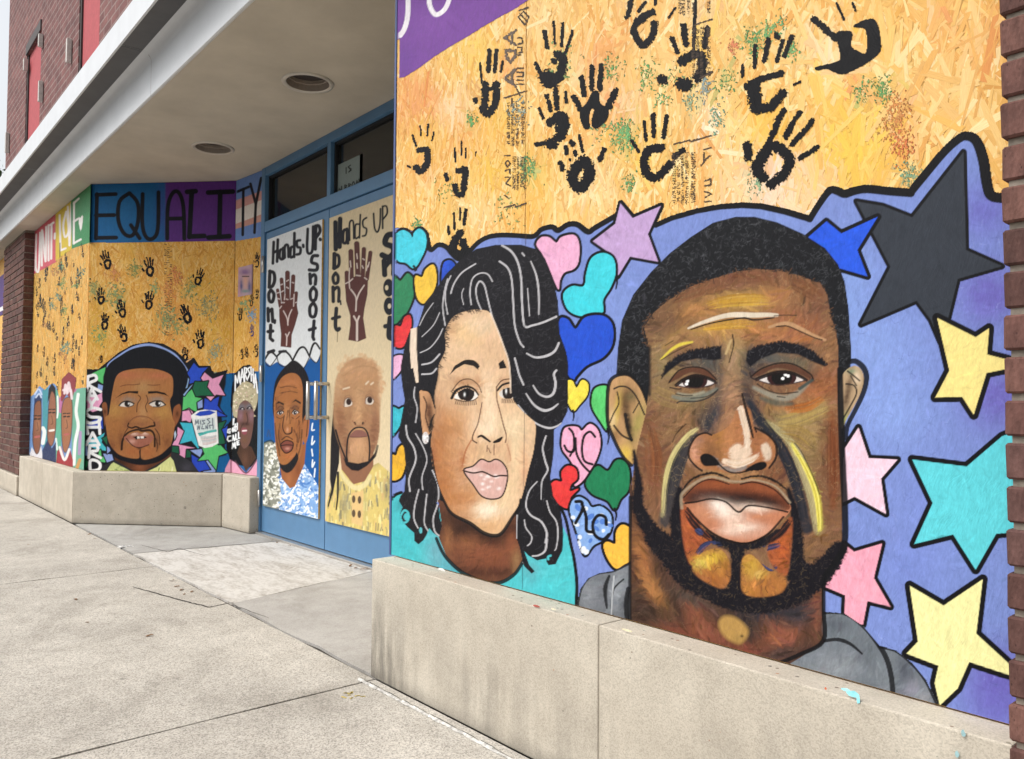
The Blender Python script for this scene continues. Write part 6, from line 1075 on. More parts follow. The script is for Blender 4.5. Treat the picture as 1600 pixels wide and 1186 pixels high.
def fleck(x, y, w_, h_, hexc, parent):
    FK[0] += 0.0003; P = onY(x, y, YL-FK[0]); b = MB(); ps = []
    for i in range(9):
        a = 2*math.pi*i/9; r = rng.uniform(.7, 1.1); ps.append((P[0]+w_*r*math.cos(a), YL-FK[0], P[2]+h_*r*math.sin(a)))
    b.quad(*ps); return b.build('paint_drip', m_plain('drip_'+hexc, srgb(hexc), 0.6, 0.3, 0, 0.2, 80), parent)
for x, y, w_, h_, c_ in ((1333, 1084, .014, .006, '8fd6de'), (1322, 1078, .010, .003, '9fdce4'), (1341, 1093, .004, .009, '8fd6de'), (838, 947, .014, .004, 'a85a50'), (1290, 1076, .003, .003, 'c06a4c'), (865, 952, .01, .003, 'd9d3b8'), (690, 890, .02, .004, 'e6e4e0'), (980, 985, .02, .003, 'd8d0b0'), (1505, 1146, .004, .006, '8fb0b4'), (1495, 1178, .004, .006, '8fb0b4')): fleck(x, y, w_, h_, c_, ledR)
ledL = empty('stone_ledge', (-8, YL, 0)); tag(ledL, 'beige stone ledge under the three small portraits beside the brick pier', 'ledge', 'stone ledges under the murals')
xk = onY(65, 770, YL)[0]
for a, b in ((-9.255, xk-0.003), (xk+0.003, None)):
    e_ = cL if b is None else (b, YL)
    back = isect((-9, YW+.03), (-7, YW+.03), S0, S1) if b is None else (b, YW+.03)
    MB().prism([(a, YL), tuple(e_), tuple(back), (a, YW+.03)], 0, ZL).build('ledge_stone', M_ledge2, ledL, 0.008)
ledS = empty('stone_ledge', (-6.4, 1.9, 0)); tag(ledS, 'slanted beige stone ledge under the painted man in the checked collar', 'ledge', 'stone ledges under the murals')
bk0, bk1 = offs(S0, S1, -0.03); bt0, bt1 = offs(T0, T1, -0.03); cB = isect(bk0, bk1, bt0, bt1)
g_ = (np.array(cR)-np.array(cL))/np.linalg.norm(np.array(cR)-np.array(cL))*0.003
MB().prism([tuple(cL+g_), tuple(cR-g_), tuple(cB), tuple(bk0)], 0, ZL).build('ledge_stone', M_ledge2, ledS, 0.008)
ledT = empty('stone_ledge', (-5.8, 2.3, 0)); tag(ledT, 'short beige stone ledge beside the blue doors', 'ledge', 'stone ledges under the murals')
xT = -5.62
MB().prism([tuple(cR+[.004, 0]), (xT, tB[1]), (xT, bt1[1]), tuple(cB+[.004, 0])], 0, ZL).build('ledge_stone', M_ledge2, ledT, 0.008)

# ------------------------------------------------------------------ brick building
M_brick = m_brick(); M_mort = m_plain('mortar', (0.24, 0.205, 0.17), 0.95, 0.15, 0, 0.25, 60, 0.5)
bld = empty('brick_building', (-4, YL, 0)); tag(bld, 'dark red brick building with boarded upper windows above the painted storefront', 'building')
import bmesh
def brick_mesh(lx, ly, lz):
    bm = bmesh.new(); bmesh.ops.create_cube(bm, size=1.0)
    for v in bm.verts: v.co.x *= lx; v.co.y *= ly; v.co.z *= lz; v.co += Vector((rng.normal(0, .0008), rng.normal(0, .0008), rng.normal(0, .0008)))
    bmesh.ops.bevel(bm, geom=bm.edges[:], offset=0.0035, segments=1, affect='EDGES')
    me = bpy.data.meshes.new('brick'); bm.to_mesh(me); bm.free(); me.materials.append(M_brick); return me
CS = 0.0677; BL_ = 0.203; JT = 0.0107
def pier(name, x0, x1, yf, depth, z0, z1, zph, from_right):
    core = MB().box((x0+0.008, yf+0.008, z0), (x1-0.008, yf+depth, z1)).build(name, M_mort, bld)
    off = wloc(core); meshes = {}
    c0 = math.ceil((z0-zph)/CS-0.2); k = c0
    while zph+k*CS+0.057 <= z1+0.02:
        zb = zph+k*CS+JT/2; x = x1 if from_right else x0; sg = -1 if from_right else 1; first = True
        while (x-x0 > 0.02) if from_right else (x1-x > 0.02):
            ln_ = 0.092 if (first and k % 2) else BL_-JT
            rem = (x-x0) if from_right else (x1-x); ln_ = min(ln_, rem)
            if 0 < rem-ln_-JT < 0.04: ln_ = rem
            key = (round(ln_, 3), int(rng.integers(0, 3)))
            if key not in meshes: meshes[key] = brick_mesh(ln_, 0.09, CS-JT)
            o = bpy.data.objects.new('brick', meshes[key]); COL.objects.link(o); o.parent = core
            o.location = Vector((x+sg*ln_/2, yf+0.045+rng.normal(0, .0012), zb+(CS-JT)/2))-off
            x += sg*(ln_+JT); first = False
        k += 1
    return core
zph = onY(1583, 687, 1.415)[2]
pier('brick_pier', -0.462, -0.05, 1.415, 0.3, 0.0, 1.75, zph, False)
xl = onY(1, 600, YL-.005)[0]; zpl = onY(20, 745, YL-.005)[2]
zpl = max(0.2, min(zpl, 0.38))
pier('brick_pier', xl, -9.26, YL-.005, 0.16, zpl, ZS-0.001, zph-CS*12, True)
pl = MB().box((xl-.3, YL-0.02, 0), (-9.258, YL+.2, zpl-0.004)).build('pier_plinth', M_ledge2, bld, 0.008)
# closing walls that carry on beside the view
M_wallb = None
def m_brickwall():
    m, n, b = newmat('brick_wall_far', 0.85, 0.2); p = geopos(n)
    sp = N(n, 'ShaderNodeSeparateXYZ'); L(n, p, sp.inputs[0]); cb = N(n, 'ShaderNodeCombineXYZ'); L(n, sp.outputs[0], cb.inputs[0]); L(n, sp.outputs[2], cb.inputs[1])
    t = N(n, 'ShaderNodeTexBrick'); L(n, cb.outputs[0], t.inputs['Vector']); t.inputs['Scale'].default_value = 1.0; t.inputs['Brick Width'].default_value = BL_; t.inputs['Row Height'].default_value = CS; t.inputs['Mortar Size'].default_value = 0.0075; t.inputs['Mortar Smooth'].default_value = 0.3; t.inputs['Bias'].default_value = -0.2
    t.inputs['Color1'].default_value = (0.17, 0.08, 0.076, 1); t.inputs['Color2'].default_value = (0.25, 0.115, 0.105, 1); t.inputs['Mortar'].default_value = (0.30, 0.225, 0.205, 1)
    v = noise(n, p, 5, 6, .65); c = mixc(n, 1.0, t.outputs['Color'], ramp(n, v, [(0.3, (.75, .75, .78)), (.7, (1.2, 1.15, 1.15))]), 'MULTIPLY'); L(n, c, b.inputs['Base Color'])
    bump(n, b, math_(n, 'SUBTRACT', noise(n, p, 60, 4), t.outputs['Fac']), 0.9, 0.008)
    return m
M_bw = m_brickwall()
xb0 = onY(12, 130, YL)[0]
wins = []                                         # (x0, x1, ztop)
a, b = onY(123, 60, YL), onY(155, 60, YL); wins.append((a[0], b[0], onY(140, -60, YL)[2]))
a, b = onY(41, 130, YL), onY(63, 130, YL); wins.append((a[0], b[0], onY(62, 52, YL)[2]))
wins = sorted(wins); ZB = 2.70; ZT = 6.6
xs = [xb0]+[q for w_ in wins for q in w_[:2]]+[3.0]
ub = MB()
for i in range(0, len(xs), 2): ub.box((xs[i], YL, ZB), (xs[i+1], YL+.3, ZT))
for x0, x1, zt in wins: ub.box((x0+.001, YL+.0007, zt), (x1-.001, YL+.3, ZT-.001))
uw = ub.build('upper_wall', M_bw, bld)
M_red = m_plain('red_board', (0.42, 0.075, 0.085), 0.7, 0.3, 0, 0.12, 30, 0.2); M_zinc = m_plain('galvanised_strip', (0.55, 0.52, 0.48), 0.5, 0.5, 0.3, 0.2, 30); M_rust = m_plain('dark_iron', (0.06, 0.05, 0.048), 0.6, 0.4, 0.4)
for x0, x1, zt in wins:
    wn = MB().box((x0+.002, YL+.022, ZB), (x1-.002, YL+.04, zt-.002)).build('boarded_window', M_red, bld)
    MB().box((x0+.003, YL+.008, ZB), (x0+.04, YL+.0215, zt-.004)).build('window_frame', M_rust, wn)
    MB().box((x0+.001, YL-.012, zt), (x1-.001, YL+.0, zt+.10)).build('lintel', M_rust, wn)
for q in ((101, 53, 111, 104), (58, 121, 66, 164), (36, 88, 41, 114), (8, 205, 12, 241), (60, 50, 64, 76)):
    a = onY(q[0], q[3], YL-.03); b = onY(q[2], q[1], YL-.03)
    br = MB().box(((a[0]+b[0])/2-.02, YL-.042, a[2]), ((a[0]+b[0])/2+.02, YL-.004, b[2])).build('shutter_bracket', M_zinc, bld, 0.004)
    MB().box(((a[0]+b[0])/2-.06, YL-.035, (a[2]+b[2])/2-.02), ((a[0]+b[0])/2-.021, YL-.006, (a[2]+b[2])/2+.02)).build('bracket_pin', M_rust, br)
MB().box((xb0, YL+.3, 0), (xb0+.3, 9, ZT)).build('end_wall', M_bw, bld)
MB().box((-.05, 1.44, 0), (3.0, 1.7, ZS+.03)).build('side_wall', M_bw, bld)
MB().box((xb0, 1.75, ZS+.05), (3.0, 9, ZS+.2)).build('storey_floor', M_rust, bld)
# hidden slanted wall on the near side of the recess
M_ret = m_plain('return_wall', (0.45, 0.38, 0.28), 0.8, 0.2)
MB().prism([(RX0, YW+.02), (-3.30, 2.36), (-3.24, 2.42), (RX0+.08, YW+.02)], 0, ZS).build('recess_wall', M_ret, bld)
# the dark room behind the doors
M_room = m_plain('interior_dark', (0.16, 0.155, 0.145), 0.9, 0.2)
rm = MB(); rm.box((-6.0, 2.52, 0.0), (-3.0, 2.525, 0.02)); 
for a, b in (((-6.0, 2.50, 0), (-5.98, 5.5, 2.66)), ((-3.02, 2.50, 0), (-3.0, 5.5, 2.66)), ((-6.0, 5.5, 0), (-3.0, 5.52, 2.66)), ((-5.97, 2.5, 2.64), (-3.03, 5.49, 2.66))): rm.box(a, b)
rm.build('interior_room', M_room, bld)

# ------------------------------------------------------------------ canopy
can = empty('entrance_canopy', (-4, 1.335, ZS)); tag(can, 'white metal edged flat canopy with beige soffit over the entrance', 'canopy')
M_soff = m_plain('soffit_plaster', (0.52, 0.475, 0.405), 0.9, 0.2, 0, 0.12, 2.6, 0.5); M_white = m_plain('white_fascia', (0.62, 0.64, 0.665), 0.42, 0.5, 0.0, 0.05, 6, 0.05); M_cove = m_plain('overhang_shade_grey', (0.10, 0.10, 0.105), 0.6, 0.3, 0, 0.12, 6, 0.03)  # overhang underside: dull dark metal, with its shade put into the grey too
lights = [on_ground(481, 129, ZS), on_ground(333, 231, ZS)]
LR = 0.125
sf = MB(); X0, X1, Y0, Y1 = xb0-4.0, 3.0, 1.336, 2.72; hs_ = 0.2
cuts = sorted((l[0], l[1]) for l in lights); xp = X0
for lx, ly in cuts:
    sf.quad((xp, Y0, ZS), (xp, Y1, ZS), (lx-hs_, Y1, ZS), (lx-hs_, Y0, ZS)); xp = lx+hs_
    sf.quad((lx-hs_, Y0, ZS), (lx-hs_, ly-hs_, ZS), (lx+hs_, ly-hs_, ZS), (lx+hs_, Y0, ZS)); sf.quad((lx-hs_, ly+hs_, ZS), (lx-hs_, Y1, ZS), (lx+hs_, Y1, ZS), (lx+hs_, ly+hs_, ZS))
    n_ = 40
    for q in range(n_):
        a0, a1 = 2*math.pi*q/n_, 2*math.pi*(q+1)/n_
        sqp = lambda a: (lx+hs_*max(-1, min(1, math.cos(a)*1.4142)), ly+hs_*max(-1, min(1, math.sin(a)*1.4142)), ZS)
        ci = lambda a: (lx+LR*math.cos(a), ly+LR*math.sin(a), ZS)
        sf.quad(ci(a0), ci(a1), sqp(a1), sqp(a0))
sf.quad((xp, Y0, ZS), (xp, Y1, ZS), (X1, Y1, ZS), (X1, Y0, ZS))
sf.build('soffit', M_soff, can)
YB_ = 1.15; zb = onY(120.7, 149.5, YB_)[2]; zt = onY(103.5, 139, YB_)[2]
prof = [(1.338, ZS), (1.328, ZS-.004), (1.320, ZS), (1.320, zb-.055)]
for t in np.linspace(0, 1, 8)[1:]:
    a = t*math.pi/2; prof.append((1.320-.05*(1-math.cos(a)), zb-.055+.05*math.sin(a)))
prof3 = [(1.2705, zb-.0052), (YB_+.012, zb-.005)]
prof2 = [(YB_+.012, zb), (YB_+.012, zb-.008), (YB_, zb-.008), (YB_, zt), (YB_+.02, zt+.004), (YL+.0, zt+.03)]
def sweep(pr, nm, segs, gap=0.0, smooth=False, mat=None):
    b = MB()
    for (a, c_) in segs:
        for p, q in zip(pr, pr[1:]): b.quad((a, p[0], p[1]), (c_, p[0], p[1]), (c_, q[0], q[1]), (a, q[0], q[1]))
    return b.build(nm, mat or M_white, can, smooth=smooth)
sj = sorted([onY(233, 120, 1.31)[0], onY(65, 290, 1.31)[0], X0, X1, onY(233, 120, 1.31)[0]+2.6])
for a, b in zip(sj, sj[1:]):
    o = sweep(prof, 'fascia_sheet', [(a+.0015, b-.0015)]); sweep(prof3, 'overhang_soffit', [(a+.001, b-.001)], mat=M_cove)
    for p in o.data.polygons: p.use_smooth = True
    sweep(prof2, 'fascia_trim', [(a+.0005, b-.0005)])
MB().prism([(X0-.001, 1.21), (X0-.001, 2.7), (X0-.02, 2.7), (X0-.02, 1.21)], ZS, zt).build('fascia_end', M_white, can)
M_trim = m_plain('lamp_trim', (0.55, 0.52, 0.47), 0.4, 0.5, 0.2); M_refl = m_plain('lamp_baffle', (0.34, 0.29, 0.25), 0.45, 0.5, 0.3); M_bulb = m_plain('lamp_bulb', (0.55, 0.54, 0.5), 0.3, 0.5)
for lp, lab in zip(lights, ('round recessed soffit light nearer the camera', 'round recessed soffit light farther along the canopy')):
    d = empty('recessed_light', (lp[0], lp[1], ZS)); tag(d, lab, 'ceiling light', 'recessed soffit lights')
    MB().lathe((lp[0], lp[1], ZS), [(LR-.012, -.004), (LR-.004, -.010), (LR+.012, -.008), (LR+.014, 0.0)]).build('trim_ring', M_trim, d, smooth=True)
    MB().lathe((lp[0], lp[1], ZS), [(LR-.012, -.004), (LR-.016, .03), (LR-.022, .032), (LR-.026, .07), (LR-.034, .072), (LR-.06, .13), (.02, .135), (.0005, .135)]).build('baffle', M_refl, d)
    MB().lathe((lp[0], lp[1], ZS), [(.03, .134), (.05, .09), (.05, .07), (.03, .055), (.0005, .05)]).build('bulb', M_bulb, d, smooth=True)

# ------------------------------------------------------------------ doors and transom
M_blue = m_plain('blue_frame_paint', (0.085, 0.20, 0.36), 0.42, 0.45, 0, 0.06, 12, 0.05); M_steel = m_plain('pull_steel', (0.55, 0.53, 0.50), 0.32, 0.5, 0.8, 0.06); M_gask = m_plain('gasket', (0.02, 0.022, 0.025), 0.6, 0.3)
def m_glass():
    m, n, b = newmat('transom_glass', 0.04, 0.5, 0, (0.02, 0.022, 0.022)); b.inputs['Transmission Weight'].default_value = 0.0
    b.inputs['Alpha'].default_value = 0.7; b.inputs['Coat Weight'].default_value = 0.6; b.inputs['Coat Roughness'].default_value = 0.03
    sm = noise(n, geopos(n), 3.0, 4); L(n, ramp(n, sm, [(.3, (.03,)*3), (.7, (.14,)*3)]), b.inputs['Roughness']); return m
M_glass = m_glass()
FY = 2.37                                             # face of the frame
fr = empty('door_frame', (-4.7, FY, 0)); tag(fr, 'blue metal entrance frame with two dark transom panes', 'door frame')
xm = (onY(508, 250, FY)[0]+onY(518, 250, FY)[0])/2; xL = -5.665; xJ = -5.605; xR = -3.29
zr0 = onY(450, 348, FY)[2]; zr0 = 2.185; zr1 = 2.262
MB().box((xL, FY, 0), (xJ, FY+.11, ZS-.001)).build('jamb', M_blue, fr, 0.003); MB().box((xR-.06, FY, 0), (xR, FY+.11, ZS-.001)).build('jamb', M_blue, fr, 0.003)
MB().box((xJ, FY+.002, ZS-.062), (xR-.06, FY+.108, ZS-.001)).build('head_rail', M_blue, fr, 0.003)
MB().box((xJ, FY+.002, zr0), (xR-.06, FY+.108, zr1)).build('transom_bar', M_blue, fr, 0.003)
MB().box((xm-.024, FY+.004, zr1), (xm+.024, FY+.106, ZS-.062)).build('mullion', M_blue, fr, 0.003)
for a, b in ((xJ, xm-.024), (xm+.024, xR-.06)):
    pn = MB().box((a+.012, FY+.05, zr1+.012), (b-.012, FY+.056, ZS-.074)).build('pane', M_glass, fr)
    gk = MB()
    for q in (((a, FY+.03, zr1), (a+.016, FY+.07, ZS-.062)), ((b-.016, FY+.03, zr1), (b, FY+.07, ZS-.062)), ((a+.016, FY+.03, zr1), (b-.016, FY+.07, zr1+.016)), ((a+.016, FY+.03, ZS-.078), (b-.016, FY+.07, ZS-.062))): gk.box(*q)
    gk.build('gasket', M_gask, pn)
MB().box((xJ, FY-.03, -0.002), (xR-.06, FY+.11, 0.012)).build('threshold', M_steel, fr, 0.003)
xc = (onY(505, 500, FY)[0]+onY(512, 500, FY)[0])/2
doors = []
for a, b, hx, lab in ((xJ+.004, xc-.004, -1, 'left blue entrance door with a white and blue painted board'), (xc+.004, xR-.064, 1, 'right blue entrance door with a cream painted board')):
    d = empty('entrance_door', ((a+b)/2, FY+.02, 0.02)); tag(d, lab, 'door', 'pair of blue entrance doors')
    MB().box((a, FY+.015, 0.016), (b, FY+.06, zr0-.005)).build('door_leaf', M_blue, d, 0.003)
    xs_ = xc+hx*0.055; z0_ = onY(508, 652, FY)[2]; z1_ = onY(508, 600, FY)[2]
    h = MB().tube([(xs_, FY-.085, z0_-.016), (xs_, FY-.085, z1_+.016)], 0.0125, 14).build('pull_handle', M_steel, d, smooth=True)
    for z in (z0_, z1_): MB().tube([(xs_, FY-.08, z), (xs_, FY+.016, z)], 0.0115, 12).build('handle_post', M_steel, h, smooth=True)
    for z in (0.25, 1.15, 1.95):
        if hx < 0: MB().tube([(a-.006, FY-.004, z-.06), (a-.006, FY-.004, z+.06)], 0.011, 10).build('hinge', M_steel, d, smooth=True)
    doors.append((a, b))
BY = FY+.002                                          # face of the boards screwed on the doors
def board(name, P0, P1, z0, z1, th, mat, label, cat, group=None):
    P0 = np.array(P0, float); P1 = np.array(P1, float); c_ = (P0+P1)/2
    e = empty(name, (c_[0], c_[1], z0)); tag(e, label, cat, group); return e
c1 = [onY(x, y, BY) for x, y in ((418.5, 372.7), (504.8, 344), (496, 808), (410, 792))]
bx0 = (c1[0][0]+c1[3][0])/2; bx1 = (c1[1][0]+c1[2][0])/2; bz1 = (c1[0][2]+c1[1][2])/2; bz0 = (c1[2][2]+c1[3][2])/2
d1 = board('painted_board', (bx0, BY), (bx1, BY), bz0, bz1, .012, None, 'white and blue board with a raised hand and a young man, on left door', 'painted board', 'painted boards on the doors')
MB().box((bx0, BY, bz0), (bx1, BY+.011, bz1)).build('plywood_sheet', OSBM, d1)
cv = Canvas((bx0, BY), (bx1, BY), bz0, bz1, 120, 460, 0.95, 0.0008); paint_door1(cv); cv.finish(d1, PAINTM, 0.05)
c2 = [onY(x, y, BY) for x, y in ((514, 339), (617, 306), (614, 838), (509, 816))]
bx0 = (c2[0][0]+c2[3][0])/2; bx1 = -3.42; bz1 = (c2[0][2]+c2[1][2])/2; bz0 = (c2[2][2]+c2[3][2])/2
d2 = board('painted_board', (bx0, BY), (bx1, BY), bz0, bz1, .012, None, 'cream board with a larger raised hand and a man with braids, on right door', 'painted board', 'painted boards on the doors')
MB().box((bx0, BY, bz0), (bx1, BY+.011, bz1)).build('plywood_sheet', OSBM, d2)
cv = Canvas((bx0, BY), (bx1, BY), bz0, bz1, 180, 480, 0.95, 0.0008); paint_door2(cv); cv.finish(d2, PAINTM, 0.05)
# paper in the transom
PY_ = FY+.0485
c3 = [onY(x, y, PY_) for x, y in ((527, 258), (561.7, 242.8), (562.4, 293.4), (526, 306.9))]
px0 = (c3[0][0]+c3[3][0])/2; px1 = (c3[1][0]+c3[2][0])/2; pz1 = (c3[0][2]+c3[1][2])/2; pz0 = (c3[2][2]+c3[3][2])/2
pp = empty('paper_sign', ((px0+px1)/2, PY_, pz0)); tag(pp, 'white paper with a hand-drawn street number taped in the transom pane', 'paper sign')
MB().box((px0, PY_, pz0), (px1, PY_+.0012, pz1)).build('sheet', m_plain('paper', (0.42, 0.45, 0.44), 0.8, 0.2, 0, .05), pp)
cv = Canvas((px0, PY_), (px1, PY_), pz0, pz1, 60, 90, 0.8, 0.0008); k = cv.part('paper_face'); cv.fill('p 500,200 600,200 600,350 500,350', '8f9c9a', k); tx = cv.part('lettering')
for s_ in ('p 541,262 541,271', 'p 548,258 544,261 549,264 545,269 549,266 545,262', 'p 530,302 530,293 534,300 534,291', 'p 539,298 539,289 542,290 540,293 543,295 539,298', 'p 545,296 545,287 548,288 546,291 549,294', 'p 552,284 550,289 552,293 555,290 553,284', 'p 556,291 558,282 560,290', 'p 561,289 561,280 564,284 561,289'): cv.stroke(s_, 1.0, '23292c', lab=tx, smooth=False)
cv.finish(pp, PAINTM, 0.03)

# ------------------------------------------------------------------ the murals
W_ORG, W_YEL, W_WHT, W_PNK = 'd98248', 'e0b63c', 'f2e6cc', 'efc9bd'
washR = [(662, 150, 26, W_ORG, .6), (640, 190, 26, W_ORG, .5), (948, 62, 30, W_ORG, .6), (725, 210, 36, W_ORG, .5), (662, 262, 30, W_ORG, .6), (795, 110, 20, 'd97a50', .6), (740, 140, 16, 'b8733a', .6), (1148, 75, 22, 'df8a60', .7), (1402, 174, 34, 'd98250', .7), (1410, 226, 28, 'd97a50', .7), (1090, 225, 24, 'dd8a58', .5), (1240, 285, 55, 'f2d6cc', 1.0), (1270, 318, 36, 'f4ded8', 1.2), (1210, 305, 30, 'f2d8cc', 1.0), (1180, 310, 50, 'f0d4bc', .7), (662, 220, 30, W_YEL, .7), (762, 270, 40, W_YEL, .8), (838, 275, 34, W_YEL, .8), (1298, 132, 40, W_YEL, .9), (1322, 240, 60, W_YEL, .8), (1210, 200, 30, W_YEL, .6), (1020, 200, 30, W_YEL, .5), (1335, 250, 50, W_YEL, .7), (1372, 60, 24, W_YEL, .8), (1090, 10, 40, W_WHT, .5), (1110, 190, 16, 'f4efe0', .9), (710, 170, 24, W_WHT, .6), (850, 20, 40, 'f0d9a6', .5), (1030, 120, 60, 'ecc890', .3), (1500, 60, 60, 'e3b262', .4), (1470, 160, 60, 'efd49a', .5), (1120, 60, 30, 'f0d9b0', .5), (690, 330, 60, 'e8bc62', .4), (880, 350, 60, 'ecc070', .4), (1395, 120, 24, 'c9b848', .5)]+[(x, y, r, h_, .75) for x, y, r, h_ in ((737, 188, 9, '5faa68'), (826, 264, 15, '7fb070'), (972, 212, 20, '84b878'), (1178, 66, 18, '7ab878'), (1236, 76, 11, '7ab878'), (1136, 126, 16, '9ab878'), (1380, 142, 15, '6fae66'), (1420, 270, 16, '8fb090'), (1100, 140, 13, '9ab0a0'), (1078, 165, 13, '9abc98'), (985, 288, 12, '78b080'), (1010, 118, 14, '9aba74'), (955, 110, 14, 'a4bc70'), (1180, 292, 12, '9ab88a'), (880, 105, 14, 'a4b868'), (1345, 150, 12, '90b870'), (1062, 250, 16, 'a9b878'), (700, 350, 20, 'c9b858'))]+[(rng.uniform(630, 1560), rng.uniform(0, 350), rng.uniform(16, 44), h_, .75) for h_ in [W_YEL, 'e2a83a', 'f0dcae', W_ORG, 'f2e2c0', 'e8c24a']*6]
mr = board('painted_mural', (RX0, YW), (RX1, YW), ZL, 2.66, .02, None, 'large mural of a woman, a bearded man, stars and hearts under black handprints', 'mural')
xs_ = on_plane(820, 470, (0, YW+.0), (1, 0))[0]
MB().box((RX0, YW, ZL+.003), (xs_-.0012, YW+.018, ZS-.002)).build('wood_sheet', OSBM, mr); MB().box((xs_+.0012, YW, ZL+.003), (RX1, YW+.018, ZS-.002)).build('wood_sheet', OSBM, mr)
MB().box((RX0-.012, YW-.004, ZL+.003), (RX0-.001, YW+.03, ZS-.002)).build('edge_trim', m_plain('trim_blue', (0.06, 0.09, 0.22), .5), mr)
for a, b in ((RX0, xs_-.0012), (xs_+.0012, RX1)): strands('wood_strands', mr, (a, YW), (b, YW), 1.12, ZS-.004, int(9500*(b-a)), STRAND, washR)
cv = Canvas((RX0, YW), (RX1, YW), ZL+.004, ZS-.004, 780, 1460, 0.86); paint_right(cv); cv.finish(mr, PAINT, 0.10)
DK = ('e0a648', 'e6b054', 'd69a3e', 'eabf6c', 'e2ac4c', 'cf9038', 'e6b65e', 'dca244', 'ecc47a')
washS = [(*T(f'Z {x},{y}')[0], r, h_, .75) for x, y, r, h_ in ((800, 610, 7, '8aa05a'), (690, 770, 11, '7a9a62'), (560, 730, 9, '9aa868'), (1130, 740, 10, '8a9a62'), (1240, 840, 11, '8a9a74'), (990, 900, 13, '8aa068'), (600, 1010, 8, '9aa458'), (1280, 1100, 9, 'a0a070'), (1050, 660, 10, 'cf7a4c'), (1010, 740, 10, 'cf7a48'), (680, 640, 10, 'd8884a'))]+[(rng.uniform(130, 365), rng.uniform(380, 560), rng.uniform(14, 30), h_, .5) for h_ in (W_ORG, W_YEL, W_YEL, W_ORG, 'd9a830', W_YEL, 'c97a40', W_YEL, W_YEL, W_ORG)]
ms = board('painted_mural', S0, S1, ZL, 2.66, .02, None, 'slanted mural panel of a man in a checked collar under a lettered blue purple band', 'mural')
def slab(P0, P1, nm, parent):
    bq = offs(P0, P1, -.018); MB().prism([tuple(P0), tuple(P1), tuple(bq[1]), tuple(bq[0])], ZL+.003, ZS-.002).build(nm, OSBM, parent)
eS = (np.array(S1)-np.array(S0))/np.linalg.norm(np.array(S1)-np.array(S0))*.004
slab(np.array(S0)+eS, np.array(S1)-eS, 'wood_sheet', ms); strands('wood_strands', ms, np.array(S0)+eS, np.array(S1)-eS, 1.0, 2.34, 5200, STRAND, washS, pal=DK)
cv = Canvas(np.array(S0)+eS, np.array(S1)-eS, ZL+.004, ZS-.003, 300, 560, 1.0); paint_splay(cv); cv.finish(ms, PAINT, 0.08)
mt = board('painted_mural', T0, T1, ZL, 2.66, .02, None, 'narrow mural panel of a pale-haired woman beside the blue door frame', 'mural')
slab(np.array(T0)+[.004, 0], np.array(T1), 'wood_sheet', mt); strands('wood_strands', mt, np.array(T0)+[.004, 0], T1, 1.0, 2.34, 1500, STRAND, washS, pal=DK)
cv = Canvas(np.array(T0)+[.004, 0], T1, ZL+.004, ZS-.003, 90, 560, 1.0); paint_narrow(cv); cv.finish(mt, PAINT, 0.08)
po = empty('small_poster', (0, 0, 0)); q0 = on_plane(383, 440, T0, (np.array(T1)-np.array(T0))/np.linalg.norm(np.array(T1)-np.array(T0)))
po.location = (q0[0], q0[1]-.01, q0[2]-.2); tag(po, 'small purple-toned portrait print pinned on the narrow mural panel', 'poster')
eT = (np.array(T1)-np.array(T0))/np.linalg.norm(np.array(T1)-np.array(T0)); nT = np.array([eT[1], -eT[0]]); nT = -nT if nT[1] > 0 else nT
pL = on_plane(373, 438, T0, eT); pR = on_plane(393.5, 438, T0, eT); zt_ = on_plane(383, 416, T0, eT)[2]; zb_ = on_plane(383, 462, T0, eT)[2]
pc = Canvas(pL[:2]+nT*.004, pR[:2]+nT*.004, zb_, zt_, 40, 60, 1.0, .001)
k = pc.part('print_face'); pc.fill('p 300,380 450,380 450,520 300,520', 'b79aa6', k); pc.blob('p 384,440', 6, 14, 'c99a86', .9); pc.blob('p 383,425', 9, 5, '6a4a86', .9); pc.blob('p 377,446 390,448', 3, 10, '3f4a7a', .9); pc.stroke('p 379,432 389,432', 1.2, '2a2030', .9); pc.blob('p 384,455', 7, 3, '5a8a8a', .8); pc.stroke('p 374,418 374,460', 2, 'd98a9a', .8); pc.finish(po, PAINTM, .05)
MB().prism([tuple(pL[:2]+nT*.0035), tuple(pR[:2]+nT*.0035), tuple(pR[:2]+nT*.002), tuple(pL[:2]+nT*.002)], zb_, zt_).build('sheet', m_plain('print_paper', (.6, .55, .55), .7), po)
ml = board('painted_mural', (LX0, YW), (LX1, YW), ZL, 2.66, .02, None, 'front mural panel with three small portraits beside the left brick pier', 'mural')
xsl = on_plane(94, 500, (0, YW), (1, 0))[0]
for a, b in ((LX0, xsl-.006), (xsl+.006, LX1-.004)):
    MB().box((a, YW, ZL+.003), (b, YW+.018, ZS-.002)).build('wood_sheet', OSBM, ml); strands('wood_strands', ml, (a, YW), (b, YW), .95, 2.5, int(2600*(b-a)), STRAND, [(rng.uniform(50, 130), rng.uniform(390, 590), 14, h_, .5) for h_ in (W_ORG, W_YEL, '8a9a5a', W_YEL, '7a9a70')], pal=DK+('b59a58', 'd2b878'))
cv = Canvas((LX0, YW), (LX1-.004, YW), ZL+.004, ZS-.003, 130, 560, 0.9); paint_front(cv); cv.finish(ml, PAINT, 0.08)
